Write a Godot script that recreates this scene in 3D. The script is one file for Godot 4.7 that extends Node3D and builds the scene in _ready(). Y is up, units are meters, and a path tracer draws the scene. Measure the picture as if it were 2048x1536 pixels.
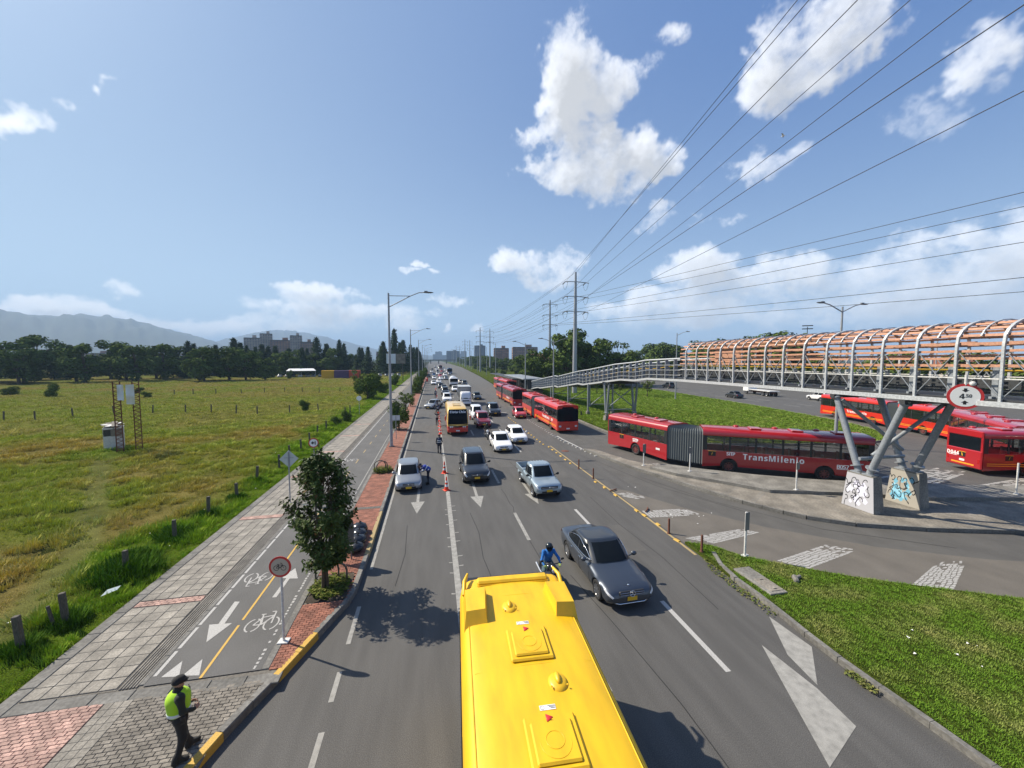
extends Node3D
# ---------------------------------------------------------------- helpers
var names := {}
var mats := {}
var texs := {}
var rng := RandomNumberGenerator.new()
const UP := Vector3.UP

class MB:
	var v := PackedVector3Array()
	var n := PackedVector3Array()
	var c := PackedColorArray()
	var uv := PackedVector2Array()
	var ix := PackedInt32Array()
	var t := Transform3D()
	var col := Color(1, 1, 1)
	var use_uv := false
	func tri(a: Vector3, b: Vector3, d: Vector3) -> void:
		a = t * a; b = t * b; d = t * d
		var nn := (d - a).cross(b - a).normalized()
		var i := v.size()
		v.append(a); v.append(b); v.append(d)
		n.append(nn); n.append(nn); n.append(nn)
		c.append(col); c.append(col); c.append(col)
		uv.append(Vector2.ZERO); uv.append(Vector2.ZERO); uv.append(Vector2.ZERO)
		ix.append(i); ix.append(i + 1); ix.append(i + 2)
	func quad(a: Vector3, b: Vector3, d: Vector3, e: Vector3) -> void:
		a = t * a; b = t * b; d = t * d; e = t * e
		var nn := (d - a).cross(b - e).normalized()
		var q := (d - a).cross(b - a)
		if q.length_squared() > 1e-14 and nn.dot(q) < 0.0:
			nn = -nn
		var i := v.size()
		for p in [a, b, d, e]:
			v.append(p); n.append(nn); c.append(col)
		uv.append(Vector2(0, 1)); uv.append(Vector2(0, 0)); uv.append(Vector2(1, 0)); uv.append(Vector2(1, 1))
		for k in [0, 1, 2, 0, 2, 3]:
			ix.append(i + k)
	func box(p: Vector3, s: Vector3) -> void:
		var h := s * 0.5
		var o := []
		for k in 8:
			o.append(p + Vector3(h.x if k & 1 else -h.x, h.y if k & 2 else -h.y, h.z if k & 4 else -h.z))
		for f in [[4, 6, 7, 5], [1, 3, 2, 0], [5, 7, 3, 1], [0, 2, 6, 4], [6, 2, 3, 7], [0, 4, 5, 1]]:
			quad(o[f[0]], o[f[1]], o[f[2]], o[f[3]])
	func rbox(p: Vector3, s: Vector3, b: float) -> void:
		var h := s * 0.5
		b = minf(b, minf(h.x, minf(h.y, h.z)) * 0.98)
		var X := []; var Y := []; var Z := []
		for k in 8:
			var g := Vector3(1.0 if k & 1 else -1.0, 1.0 if k & 2 else -1.0, 1.0 if k & 4 else -1.0)
			X.append(p + Vector3(g.x * h.x, g.y * (h.y - b), g.z * (h.z - b)))
			Y.append(p + Vector3(g.x * (h.x - b), g.y * h.y, g.z * (h.z - b)))
			Z.append(p + Vector3(g.x * (h.x - b), g.y * (h.y - b), g.z * h.z))
		fq(p, Z[4], Z[6], Z[7], Z[5]); fq(p, Z[1], Z[3], Z[2], Z[0])
		fq(p, X[5], X[7], X[3], X[1]); fq(p, X[0], X[2], X[6], X[4])
		fq(p, Y[6], Y[2], Y[3], Y[7]); fq(p, Y[0], Y[4], Y[5], Y[1])
		for e in [[0, 1], [2, 3], [4, 5], [6, 7]]:
			fq(p, Y[e[0]], Y[e[1]], Z[e[1]], Z[e[0]])
		for e in [[0, 2], [1, 3], [4, 6], [5, 7]]:
			fq(p, X[e[0]], X[e[1]], Z[e[1]], Z[e[0]])
		for e in [[0, 4], [1, 5], [2, 6], [3, 7]]:
			fq(p, X[e[0]], X[e[1]], Y[e[1]], Y[e[0]])
		for k in 8:
			var nn: Vector3 = (Z[k] - X[k]).cross(Y[k] - X[k])
			if nn.dot(X[k] - p) > 0: tri(X[k], Y[k], Z[k])
			else: tri(X[k], Z[k], Y[k])
	func fq(ctr: Vector3, a: Vector3, b: Vector3, d: Vector3, e: Vector3) -> void:
		if (d - a).cross(b - a).dot((a + d) * 0.5 - ctr) >= 0.0: quad(a, b, d, e)
		else: quad(e, d, b, a)
	func grid(rows: Array, close_u := false, close_v := false, cols = null) -> void:
		# rows: array of PackedVector3Array of equal length; smooth normals
		var nr := rows.size()
		var nc: int = rows[0].size()
		var base := v.size()
		var acc := PackedVector3Array(); acc.resize(nr * nc)
		var pts := PackedVector3Array(); pts.resize(nr * nc)
		for r in nr:
			for k in nc:
				pts[r * nc + k] = t * rows[r][k]
		var er := nr if close_v else nr - 1
		var ec := nc if close_u else nc - 1
		for r in er:
			var r2 := (r + 1) % nr
			for k in ec:
				var k2 := (k + 1) % nc
				var a := r * nc + k
				var b := r2 * nc + k
				var d := r2 * nc + k2
				var e := r * nc + k2
				var nn := (pts[d] - pts[a]).cross(pts[b] - pts[e])
				var l := nn.length()
				if l > 1e-12:
					nn /= sqrt(l)
					acc[a] += nn; acc[b] += nn; acc[d] += nn; acc[e] += nn
				for q in [a, b, d, a, d, e]:
					ix.append(base + q)
		for i in nr * nc:
			v.append(pts[i])
			n.append(acc[i].normalized() if acc[i].length_squared() > 1e-20 else Vector3.UP)
			c.append(col if cols == null else cols[i])
			uv.append(Vector2(float(i % nc) / maxf(1, nc - 1), float(i / nc) / maxf(1, nr - 1)))
	func tube(path: PackedVector3Array, radii, sides := 8, caps := true) -> void:
		var rows := []
		var side := Vector3.ZERO
		for i in path.size():
			var d: Vector3 = (path[mini(i + 1, path.size() - 1)] - path[maxi(i - 1, 0)]).normalized()
			if side == Vector3.ZERO:
				side = d.cross(Vector3.UP if absf(d.y) < 0.9 else Vector3.RIGHT).normalized()
			side = (side - d * side.dot(d)).normalized()
			var w := d.cross(side)
			var r: float = radii if radii is float or radii is int else radii[i]
			var row := PackedVector3Array()
			for k in sides:
				var a := TAU * k / sides
				row.append(path[i] + (side * cos(a) + w * sin(a)) * r)
			rows.append(row)
		grid(rows, true)
		if caps:
			for e in [0, path.size() - 1]:
				for k in sides:
					var a: Vector3 = rows[e][k]
					var b: Vector3 = rows[e][(k + 1) % sides]
					if e == 0: tri(path[e], a, b)
					else: tri(path[e], b, a)
	func rod(a: Vector3, b: Vector3, r: float, sides := 8) -> void:
		tube(PackedVector3Array([a, b]), r, sides)
	func bar(a: Vector3, b: Vector3, w: float, h: float) -> void:
		# box between two points: w sideways, h upwards
		var d := (b - a).normalized()
		var s := d.cross(Vector3.UP if absf(d.y) < 0.95 else Vector3.BACK).normalized() * w * 0.5
		var u := s.cross(d).normalized() * h * 0.5
		var o := [a - s - u, a + s - u, a + s + u, a - s + u, b - s - u, b + s - u, b + s + u, b - s + u]
		var m := (a + b) * 0.5
		for f in [[0, 1, 2, 3], [4, 5, 6, 7], [0, 1, 5, 4], [3, 2, 6, 7], [0, 3, 7, 4], [1, 2, 6, 5]]:
			fq(m, o[f[0]], o[f[1]], o[f[2]], o[f[3]])
	func lathe(prof: PackedVector2Array, sides := 16, ctr := Vector3.ZERO) -> void:
		var rows := []
		for p in prof:
			var row := PackedVector3Array()
			for k in sides:
				var a := TAU * k / sides
				row.append(ctr + Vector3(cos(a) * p.x, p.y, sin(a) * p.x))
			rows.append(row)
		grid(rows, true)
	func prism(poly: PackedVector2Array, y0: float, y1: float, bottom := true) -> void:
		# poly in x,z; extruded in y
		var tr := Geometry2D.triangulate_polygon(poly)
		var sgn := 0.0
		for i in poly.size():
			var p := poly[i]; var q := poly[(i + 1) % poly.size()]
			sgn += p.x * q.y - q.x * p.y
		for i in range(0, tr.size(), 3):
			var a := poly[tr[i]]; var b := poly[tr[i + 1]]; var d := poly[tr[i + 2]]
			if (b - a).cross(d - a) > 0: var sw := b; b = d; d = sw
			tri(Vector3(a.x, y1, a.y), Vector3(d.x, y1, d.y), Vector3(b.x, y1, b.y))
			if bottom: tri(Vector3(a.x, y0, a.y), Vector3(b.x, y0, b.y), Vector3(d.x, y0, d.y))
		for i in poly.size():
			var p := poly[i]; var q := poly[(i + 1) % poly.size()]
			if sgn > 0: quad(Vector3(q.x, y0, q.y), Vector3(q.x, y1, q.y), Vector3(p.x, y1, p.y), Vector3(p.x, y0, p.y))
			else: quad(Vector3(p.x, y0, p.y), Vector3(p.x, y1, p.y), Vector3(q.x, y1, q.y), Vector3(q.x, y0, q.y))
	func sheet(poly: PackedVector2Array, y: float) -> void:
		var tr := Geometry2D.triangulate_polygon(poly)
		for i in range(0, tr.size(), 3):
			var a := poly[tr[i]]; var b := poly[tr[i + 1]]; var d := poly[tr[i + 2]]
			if (b - a).cross(d - a) > 0: var sw := b; b = d; d = sw
			tri(Vector3(a.x, y, a.y), Vector3(d.x, y, d.y), Vector3(b.x, y, b.y))
	func blob(p: Vector3, r: Vector3, sides := 10, rings := 6) -> void:
		var rows := []
		for i in rings + 1:
			var f := PI * i / rings
			var row := PackedVector3Array()
			for k in sides:
				var a := TAU * k / sides
				row.append(p + Vector3(cos(a) * sin(f) * r.x, -cos(f) * r.y, sin(a) * sin(f) * r.z))
			rows.append(row)
		grid(rows, true)
	func mesh() -> ArrayMesh:
		var arr := []
		arr.resize(Mesh.ARRAY_MAX)
		arr[Mesh.ARRAY_VERTEX] = v; arr[Mesh.ARRAY_NORMAL] = n; arr[Mesh.ARRAY_COLOR] = c; arr[Mesh.ARRAY_INDEX] = ix
		if use_uv: arr[Mesh.ARRAY_TEX_UV] = uv
		var m := ArrayMesh.new()
		if v.size() > 0: m.add_surface_from_arrays(Mesh.PRIMITIVE_TRIANGLES, arr)
		return m

func V(x, y, z) -> Vector3: return Vector3(x, y, z)
func pv(a: Array) -> PackedVector2Array:
	var o := PackedVector2Array()
	for i in range(0, a.size(), 2): o.append(Vector2(a[i], a[i + 1]))
	return o
func p3(a: Array) -> PackedVector3Array:
	var o := PackedVector3Array()
	for i in range(0, a.size(), 3): o.append(Vector3(a[i], a[i + 1], a[i + 2]))
	return o
func numbered(called: String) -> String:
	var k: int = names.get(called, -1) + 1
	names[called] = k
	return called if k == 0 else "%s_%03d" % [called, k]
func tag(o: Node, label := "", category := "", group := "", kind := "") -> Node:
	if label: o.set_meta("label", label)
	if category: o.set_meta("category", category)
	if group: o.set_meta("group", group)
	if kind: o.set_meta("kind", kind)
	return o
func thing(called: String, label: String, category: String, at := Vector3.ZERO, turn := 0.0, group := "") -> Node3D:
	var o := Node3D.new()
	o.name = numbered(called)
	add_child(o, true)
	o.position = at
	o.rotation.y = turn
	tag(o, label, category, group)
	return o
func inst(called: String, me: Mesh, m: Material, parent: Node = null) -> MeshInstance3D:
	var o := MeshInstance3D.new()
	o.mesh = me
	o.name = numbered(called) if parent == null else called
	if m: o.material_override = m
	(self if parent == null else parent).add_child(o, true)
	return o
func part(called: String, mb: MB, m: Material, parent: Node = null) -> MeshInstance3D:
	return inst(called, mb.mesh(), m, parent)
func struct(called: String, mb: MB, m: Material) -> MeshInstance3D:
	var o := part(called, mb, m)
	o.set_meta("kind", "structure")
	return o
func bxm(p: Vector3, s: Vector3, b := 0.0) -> MB:
	var m := MB.new()
	if b > 0: m.rbox(p, s, b)
	else: m.box(p, s)
	return m

# ---------------------------------------------------------------- materials (colours are linear base colours)
func lin(r: float, g: float, b: float) -> Color: return Color(r, g, b).linear_to_srgb()
func ntex(key: String, freq: float, lo: float, hi: float, octaves := 4, size := 512, mid := 0.5, seed_ := 1, kind := FastNoiseLite.TYPE_SIMPLEX_SMOOTH) -> NoiseTexture2D:
	if texs.has(key): return texs[key]
	var f := FastNoiseLite.new()
	f.seed = seed_
	f.noise_type = kind
	f.frequency = freq
	f.fractal_octaves = octaves
	var t := NoiseTexture2D.new()
	t.width = size; t.height = size; t.seamless = true; t.noise = f
	var g := Gradient.new()
	g.set_color(0, Color(lo, lo, lo)); g.set_color(1, Color(hi, hi, hi))
	g.add_point(mid, Color((lo + hi) / 2, (lo + hi) / 2, (lo + hi) / 2))
	t.color_ramp = g
	texs[key] = t
	return t
func mat(key: String, col: Color, rough := 0.6, metal := 0.0) -> StandardMaterial3D:
	if mats.has(key): return mats[key]
	var m := StandardMaterial3D.new()
	m.albedo_color = col
	m.roughness = rough
	m.metallic = metal
	m.resource_name = key
	mats[key] = m
	return m
func textured(m: StandardMaterial3D, t1: Texture2D, s1: Vector3, t2: Texture2D = null, s2 := Vector3.ONE) -> StandardMaterial3D:
	m.albedo_texture = t1
	m.uv1_triplanar = true; m.uv1_world_triplanar = true; m.uv1_scale = s1
	if t2:
		m.detail_enabled = true
		m.detail_albedo = t2
		m.detail_blend_mode = BaseMaterial3D.BLEND_MODE_MUL
		m.detail_uv_layer = BaseMaterial3D.DETAIL_UV_2
		m.uv2_triplanar = true; m.uv2_world_triplanar = true; m.uv2_scale = s2
	return m
func bumped(m: StandardMaterial3D, t: Texture2D, cm: float) -> StandardMaterial3D:
	m.heightmap_enabled = true
	m.heightmap_texture = t
	m.heightmap_scale = cm
	return m
func vcol(m: StandardMaterial3D) -> StandardMaterial3D:
	m.vertex_color_use_as_albedo = true
	return m
func paint(key: String, col: Color, metal := 0.0) -> StandardMaterial3D:
	var m := mat("paint_" + key, col, 0.38, metal)
	m.clearcoat_enabled = true; m.clearcoat = 0.8; m.clearcoat_roughness = 0.06
	return m
func steel(key: String, col: Color, rough := 0.5) -> StandardMaterial3D:
	var m := mat(key, col, rough, 0.25)
	textured(m, ntex("weather", 0.02, 0.78, 1.0, 5), Vector3(0.7, 0.7, 0.7))
	return m

func _ready() -> void:
	rng.seed = 7
	setup_camera_and_light()
	make_materials()
	ground_and_roads()
	markings()
	pavements()
	print("ground ", Time.get_ticks_msec())
	footbridge()
	poles_and_wires()
	signs_and_furniture()
	print("structures ", Time.get_ticks_msec())
	traffic()
	print("traffic ", Time.get_ticks_msec())
	people()
	print("people ", Time.get_ticks_msec())
	far_background()
	vegetation()
	print("done ", Time.get_ticks_msec())

func setup_camera_and_light() -> void:
	var cam := Camera3D.new()
	cam.name = "camera"
	add_child(cam)
	cam.position = Vector3(0, 8.5, 0)
	cam.rotation_degrees = Vector3(-3.691, -11.5, 0)
	cam.fov = 89.48
	cam.near = 0.1
	cam.far = 20000
	cam.current = true
	var sun := DirectionalLight3D.new()
	sun.name = "sun"
	add_child(sun)
	sun.light_energy = 1.6
	sun.light_angular_distance = 0.5
	sun.light_color = Color(1.0, 0.955, 0.88)
	sun.shadow_enabled = true
	var toward := Vector3(0.855 * cos(deg_to_rad(44)), -sin(deg_to_rad(44)), 0.519 * cos(deg_to_rad(44)))
	sun.look_at_from_position(Vector3.ZERO, toward, UP)
	var env := Environment.new()
	env.background_mode = Environment.BG_SKY
	env.tonemap_mode = Environment.TONE_MAPPER_LINEAR
	env.tonemap_exposure = 1.62
	env.sdfgi_enabled = true; env.ssao_enabled = true; env.ssil_enabled = true
	env.fog_enabled = true
	env.fog_density = 0.00022
	env.fog_light_color = Color(0.73, 0.86, 1.0)
	var sky := Sky.new()
	var sm := PanoramaSkyMaterial.new()
	sm.panorama = ImageTexture.create_from_image(sky_image())
	sky.sky_material = sm
	env.sky = sky
	var we := WorldEnvironment.new()
	we.name = "world"
	we.environment = env
	add_child(we)

# azimuth, elevation, two radii (degrees), turn, thickness of each cloud lobe
var lobes: Array = [20.28,36.32,3.07,3.59,-0.23,1.0,21.03,32.19,3.62,3.82,-0.09,1.0,16.53,30.23,3.49,1.5,0.33,0.85,26.4,33.06,2.38,1.62,0.51,0.8,31.44,34.96,2.16,1.29,0.27,0.75,23.87,26.08,7.06,3.69,-0.1,1.05,29.85,24.9,2.94,2.43,-0.14,0.95,17.63,25.09,2.88,2.37,-0.05,1.0,22.44,29.61,3.29,2.78,-0.1,1.0,48.45,32.65,4.0,3.35,0.07,0.9,44.89,30.2,2.27,3.3,0.74,0.85,42.99,28.33,1.51,1.36,-0.28,0.6,51.79,32.54,3.0,2.19,-0.43,0.85,61.17,25.7,1.98,2.84,0.13,0.75,59.41,25.41,1.58,1.35,-0.44,0.6,63.15,26.78,1.93,2.03,-0.52,0.75,55.32,23.83,2.89,1.34,-0.37,0.45,41.68,22.51,3.58,1.4,-0.0,0.65,47.11,23.35,1.2,0.83,0.12,0.4,31.62,18.15,2.55,1.31,-0.11,0.7,37.4,17.72,1.57,0.75,-0.15,0.55,40.53,16.98,1.28,0.51,-0.16,0.5,14.11,13.03,5.09,2.3,-0.18,1.0,11.21,14.05,2.68,1.74,0.0,1.0,20.21,14.76,2.6,1.05,-0.04,0.7,-39.24,21.06,1.38,1.67,-0.39,0.85,-40.01,19.63,1.41,1.16,0.4,0.7,-33.93,25.22,0.76,0.63,0.41,0.6,-31.59,25.87,1.03,0.37,0.39,0.5,-33.99,7.01,1.65,0.65,0.12,0.95,-1.3,11.93,1.56,0.53,0.05,0.95,2.3,8.36,2.33,0.84,0.02,0.95,0.72,6.29,1.97,0.42,0.02,0.6,6.96,4.59,0.87,0.58,0.01,0.9,2.47,4.19,0.57,0.43,0.01,0.7,-38.51,4.96,3.03,0.65,0.1,0.95,-40.52,4.97,1.67,0.44,0.11,0.9,-34.99,4.32,4.18,0.65,0.08,0.9,-30.12,3.82,3.49,0.71,0.06,0.85,-25.77,3.67,3.03,0.69,0.05,0.8,-14.55,9.08,4.34,0.76,-0.02,0.9,-16.34,7.25,6.51,1.08,0.01,0.85,-10.99,6.45,6.54,1.32,0.05,0.8,-19.19,4.89,6.5,1.12,0.05,0.85,-7.18,4.71,5.92,1.64,0.03,0.6,-23.88,3.16,3.42,0.83,0.04,0.8,37.0,11.81,4.07,1.73,-0.1,0.95,48.58,10.75,4.58,1.88,-0.14,0.95,56.37,10.3,3.09,1.63,-0.18,1.0,31.52,8.69,3.5,1.59,-0.06,0.95,41.63,8.93,5.84,1.97,0.07,0.95,52.22,7.57,7.09,2.26,-0.11,0.95,61.1,8.31,3.06,2.98,-0.17,0.95,63.61,9.59,1.65,2.58,-0.21,1.0,37.15,6.42,8.86,1.68,-0.05,0.75,47.86,5.17,9.46,1.63,-0.07,0.7,58.03,4.91,6.91,2.24,-0.09,0.8,30.95,5.36,9.08,1.36,-0.03,0.6,26.23,7.58,3.73,0.96,-0.03,0.8,65.67,5.02,3.76,3.38,-0.12,0.9]

func sky_image() -> Image:
	var W := 3072
	var Hh := 1536
	var top := 790
	var data := PackedFloat32Array()
	data.resize(W * Hh * 3)
	var sun_dir := Vector3(-0.855 * cos(deg_to_rad(44)), sin(deg_to_rad(44)), -0.519 * cos(deg_to_rad(44)))
	var r2 := RandomNumberGenerator.new()
	r2.seed = 5
	var L: Array = lobes.duplicate()
	# the same sort of fair-weather clouds carries on round the rest of the sky
	for k in 40:
		var az := r2.randf_range(72, 310)
		var el := r2.randf_range(3.0, 13.0) if k < 42 else r2.randf_range(15, 60)
		var s := r2.randf_range(3.0, 8.0)
		for q in 3:
			L.append_array([wrapf(az + r2.randf_range(-s, s), -180, 180), maxf(2.5, el + r2.randf_range(-1, 1.2) * s * 0.25), s * r2.randf_range(0.6, 1.1), s * r2.randf_range(0.22, 0.45), 0.0, 0.9])
	# density field of the clouds
	var dens := PackedFloat32Array()
	dens.resize(W * top)
	for i in range(0, L.size(), 6):
		var az: float = L[i]; var el: float = L[i + 1]
		var ru: float = L[i + 2] * 1.48; var rv: float = L[i + 3] * 1.48
		var ca := cos(L[i + 4] as float); var sa := sin(L[i + 4] as float)
		var wt: float = L[i + 5]
		var ce := cos(deg_to_rad(el))
		var R := maxf(ru, rv) * 1.0
		var x0 := int(floor((az - R / ce) / 360.0 * W)); var x1 := int(ceil((az + R / ce) / 360.0 * W))
		var y0 := maxi(0, int((90 - el - R) / 180.0 * Hh)); var y1 := mini(top - 1, int((90 - el + R) / 180.0 * Hh))
		for y in range(y0, y1 + 1):
			var e := 90.0 - (y + 0.5) / Hh * 180.0
			var dy := e - el
			for x in range(x0, x1 + 1):
				var dx := ((x + 0.5) / W * 360.0 - az) * ce
				var u := (dx * ca + dy * sa) / ru
				var w := (-dx * sa + dy * ca) / rv
				var d := 1.0 - u * u - w * w
				if d > 0.0:
					var k := y * W + posmod(x, W)
					dens[k] = dens[k] + d * wt * (1.0 - dens[k] * 0.45)
	var f := FastNoiseLite.new(); f.seed = 11; f.frequency = 4.5; f.fractal_octaves = 8; f.fractal_gain = 0.66
	f.domain_warp_enabled = true; f.domain_warp_amplitude = 0.06; f.domain_warp_frequency = 6.0; f.domain_warp_fractal_octaves = 3
	var alpha := PackedFloat32Array(); alpha.resize(W * top)
	var fw := FastNoiseLite.new(); fw.seed = 23; fw.frequency = 7.0; fw.fractal_octaves = 5; fw.fractal_gain = 0.6
	for y in top:
		var th := (y + 0.5) / Hh * PI
		var sy := cos(th); var sr := sin(th)
		for x in W:
			var k := y * W + x
			# skip clear air: nothing within reach
			if dens[k] <= 0.0 and dens[maxi(0, y - 14) * W + x] <= 0.0 and dens[mini(top - 1, y + 14) * W + x] <= 0.0 and dens[y * W + posmod(x - 18, W)] <= 0.0 and dens[y * W + posmod(x + 18, W)] <= 0.0: continue
			var ph := (x + 0.5) / W * TAU
			var nx := sin(ph) * sr; var nz := -cos(ph) * sr
			var wx := fw.get_noise_3d(nx, sy, nz); var wy := fw.get_noise_3d(nx + 5.0, sy, nz)
			var amp := 14.0 + 46.0 * sy
			var d := dens[clampi(y + int(wy * amp), 0, top - 1) * W + posmod(x + int(wx * amp * 1.3), W)]
			if d > 0.005:
				var q := f.get_noise_3d(nx, sy * 1.3, nz)
				alpha[k] = clampf(d * 1.25 + q * 1.9 * minf(1.0, 0.3 + d) - 0.30, 0.0, 1.7)
	for y in top:
		var th := (y + 0.5) / Hh * PI
		var sy := cos(th); var sr := sin(th)
		var h := clampf(sy, 0.0, 1.0)
		var hz := pow(1.0 - h, 2.9)
		for x in W:
			var k := y * W + x
			var ph := (x + 0.5) / W * TAU
			var nx := sin(ph) * sr; var nz := -cos(ph) * sr
			var cs := nx * sun_dir.x + sy * sun_dir.y + nz * sun_dir.z
			var gl := pow(clampf(cs * 0.5 + 0.5, 0, 1), 4.0)
			var g2 := pow(clampf(cs, 0, 1), 24.0)
			var r := lerpf(0.016, 0.36, hz) + gl * 0.21 + g2 * 0.4
			var g := lerpf(0.080, 0.50, hz) + gl * 0.235 + g2 * 0.4
			var b := lerpf(0.275, 0.635, hz) + gl * 0.20 + g2 * 0.36
			var a := alpha[k]
			if a > 0.0:
				# thinner towards the sun: brighter rim; thick undersides greyer
				var up := alpha[maxi(0, y - 10) * W + posmod(x - 9, W)]
				var up2 := alpha[maxi(0, y - 26) * W + posmod(x - 20, W)]
				var sh := clampf((up * 0.45 + up2 * 0.45 + a * 0.15) * 0.78, 0.0, 1.0)
				var lit := lerpf(0.80, 0.43, sh) * (1.0 + 0.22 * hz)
				var cov := (1.0 - exp(-1.5 * pow(a, 1.35))) * 0.98
				r = lerpf(r, lit * 0.97 + gl * 0.06, cov)
				g = lerpf(g, lit * 0.985 + gl * 0.06, cov)
				b = lerpf(b, lit * 1.02 + gl * 0.04, cov)
			var o := k * 3
			data[o] = r; data[o + 1] = g; data[o + 2] = b
	for y in range(top, Hh):
		for x in W:
			var o := (y * W + x) * 3
			data[o] = 0.26; data[o + 1] = 0.31; data[o + 2] = 0.35
	return Image.create_from_data(W, Hh, false, Image.FORMAT_RGBF, data.to_byte_array())

# ---------------------------------------------------------------- materials of the place
func make_materials() -> void:
	var fine := ntex("fine", 0.18, 0.55, 1.0, 3, 512, 0.5, 3)
	var mid := ntex("mid", 0.03, 0.72, 1.0, 5, 512, 0.5, 8)
	var coarse := ntex("coarse", 0.012, 0.70, 1.0, 5, 512, 0.5, 21)
	var streak := ntex("streak", 0.02, 0.86, 1.0, 5, 512, 0.45, 15)
	for a in [["asphalt", 0.152, 0.148, 0.141], ["asphalt_slip", 0.168, 0.162, 0.151], ["asphalt_dusty", 0.235, 0.212, 0.182], ["cycle_asphalt", 0.185, 0.182, 0.177]]:
		var m := mat(a[0], lin(a[1], a[2], a[3]), 0.82)
		textured(m, fine, Vector3(0.4, 0.4, 0.4), streak, Vector3(0.16, 0.1, 0.022) if a[0] == "asphalt" else Vector3(0.07, 0.07, 0.05))
		bumped(m, fine, 0.25)
	textured(mat("white_paint", lin(0.80, 0.79, 0.76), 0.75), ntex("worn", 0.05, 0.74, 1.0, 5, 512, 0.3, 31), Vector3(0.8, 0.8, 0.8), fine, Vector3(2, 2, 2))
	textured(mat("old_paint", lin(0.56, 0.55, 0.51), 0.8), ntex("worn2", 0.02, 0.80, 1.0, 5, 512, 0.35, 37), Vector3(0.35, 0.35, 0.35), fine, Vector3(1.1, 1.1, 1.1))
	textured(mat("yellow_paint", lin(0.62, 0.38, 0.06), 0.7), texs["worn"], Vector3(0.9, 0.9, 0.9))
	textured(mat("old_yellow", lin(0.40, 0.30, 0.14), 0.8), texs["worn2"], Vector3(0.9, 0.9, 0.9))
	for a in [["concrete", 0.36, 0.345, 0.31], ["kerb_concrete", 0.30, 0.29, 0.265], ["dark_concrete", 0.2, 0.19, 0.17], ["slab_concrete", 0.38, 0.345, 0.29]]:
		bumped(textured(mat(a[0], lin(a[1], a[2], a[3]), 0.88), mid, Vector3(0.5, 0.5, 0.5), coarse, Vector3(0.11, 0.11, 0.11)), fine, 0.15)
	for k in 4:
		var j := 1.0 + (k - 1.5) * 0.085
		bumped(textured(mat("tile%d" % k, lin(0.44 * (0.4 + 0.6 * j), 0.405 * (0.4 + 0.6 * j), 0.345 * (0.4 + 0.6 * j)), 0.85), mid, Vector3(0.9, 0.9, 0.9), coarse, Vector3(0.2, 0.2, 0.2)), fine, 0.1)
		bumped(textured(mat("paver%d" % k, lin(0.34 * j, 0.305 * j, 0.255 * j), 0.85), mid, Vector3(1.1, 1.1, 1.1), coarse, Vector3(0.25, 0.25, 0.25)), fine, 0.1)
		bumped(textured(mat("pink%d" % k, lin(0.74 * j, 0.47 * j, 0.385 * j), 0.85), mid, Vector3(1.1, 1.1, 1.1), coarse, Vector3(0.25, 0.25, 0.25)), fine, 0.1)
		bumped(textured(mat("brick%d" % k, lin(0.46 * j, 0.185 * j, 0.12 * j), 0.85), mid, Vector3(1.1, 1.1, 1.1), coarse, Vector3(0.25, 0.25, 0.25)), fine, 0.1)
	textured(mat("joint", lin(0.19, 0.175, 0.15), 0.95), mid, Vector3(0.6, 0.6, 0.6))
	bumped(textured(mat("soil", lin(0.10, 0.075, 0.05), 0.95), mid, Vector3(0.7, 0.7, 0.7), coarse, Vector3(0.2, 0.2, 0.2)), mid, 3.0)
	var tm := vcol(mat("turf", Color(1, 1, 1), 0.95))
	bumped(textured(tm, ntex("turf_fine", 0.09, 0.45, 1.0, 5, 512, 0.5, 41), Vector3(0.35, 0.35, 0.35), ntex("turf_patch", 0.015, 0.7, 1.0, 4, 512, 0.5, 44), Vector3(0.06, 0.06, 0.06)), texs["turf_fine"], 6.0)
	tm.metallic_specular = 0.08
	var bl := vcol(mat("blade", Color(1, 1, 1), 0.9)); bl.backlight_enabled = true; bl.backlight = Color(0.42, 0.46, 0.16); bl.metallic_specular = 0.12
	var lf := vcol(mat("leaf", Color(1, 1, 1), 0.95)); lf.backlight_enabled = true; lf.backlight = Color(0.14, 0.19, 0.05); lf.metallic_specular = 0.08
	var lg := vcol(mat("glossy_leaf", Color(1, 1, 1), 0.55)); lg.backlight_enabled = true; lg.backlight = Color(0.10, 0.14, 0.03); lg.metallic_specular = 0.25
	bumped(textured(mat("bark", lin(0.11, 0.085, 0.06), 0.95), mid, Vector3(2, 0.6, 2)), mid, 1.5)
	bumped(textured(mat("weathered_wood", lin(0.17, 0.15, 0.12), 0.9), ntex("wood", 0.03, 0.5, 1.0, 4, 512, 0.5, 51), Vector3(3, 0.4, 3)), texs["wood"], 0.6)
	steel("galvanised", lin(0.42, 0.44, 0.46), 0.45)
	steel("grey_steel", lin(0.33, 0.36, 0.39), 0.5)
	steel("dark_steel", lin(0.06, 0.065, 0.07), 0.55)
	steel("pale_steel", lin(0.58, 0.61, 0.63), 0.5)
	steel("orange_slat", lin(0.58, 0.30, 0.19), 0.7).metallic = 0.0
	steel("rust", lin(0.16, 0.06, 0.035), 0.85).metallic = 0.0
	steel("yellow_rail", lin(0.72, 0.43, 0.03), 0.5).metallic = 0.0
	steel("white_steel", lin(0.72, 0.72, 0.70), 0.5).metallic = 0.0
	mat("tyre", lin(0.016, 0.016, 0.017), 0.85)
	mat("black", lin(0.012, 0.012, 0.014), 0.5)
	mat("trim", lin(0.02, 0.02, 0.022), 0.45)
	mat("chrome", lin(0.75, 0.76, 0.78), 0.12, 1.0)
	mat("alloy", lin(0.5, 0.51, 0.53), 0.28, 0.9)
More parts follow.
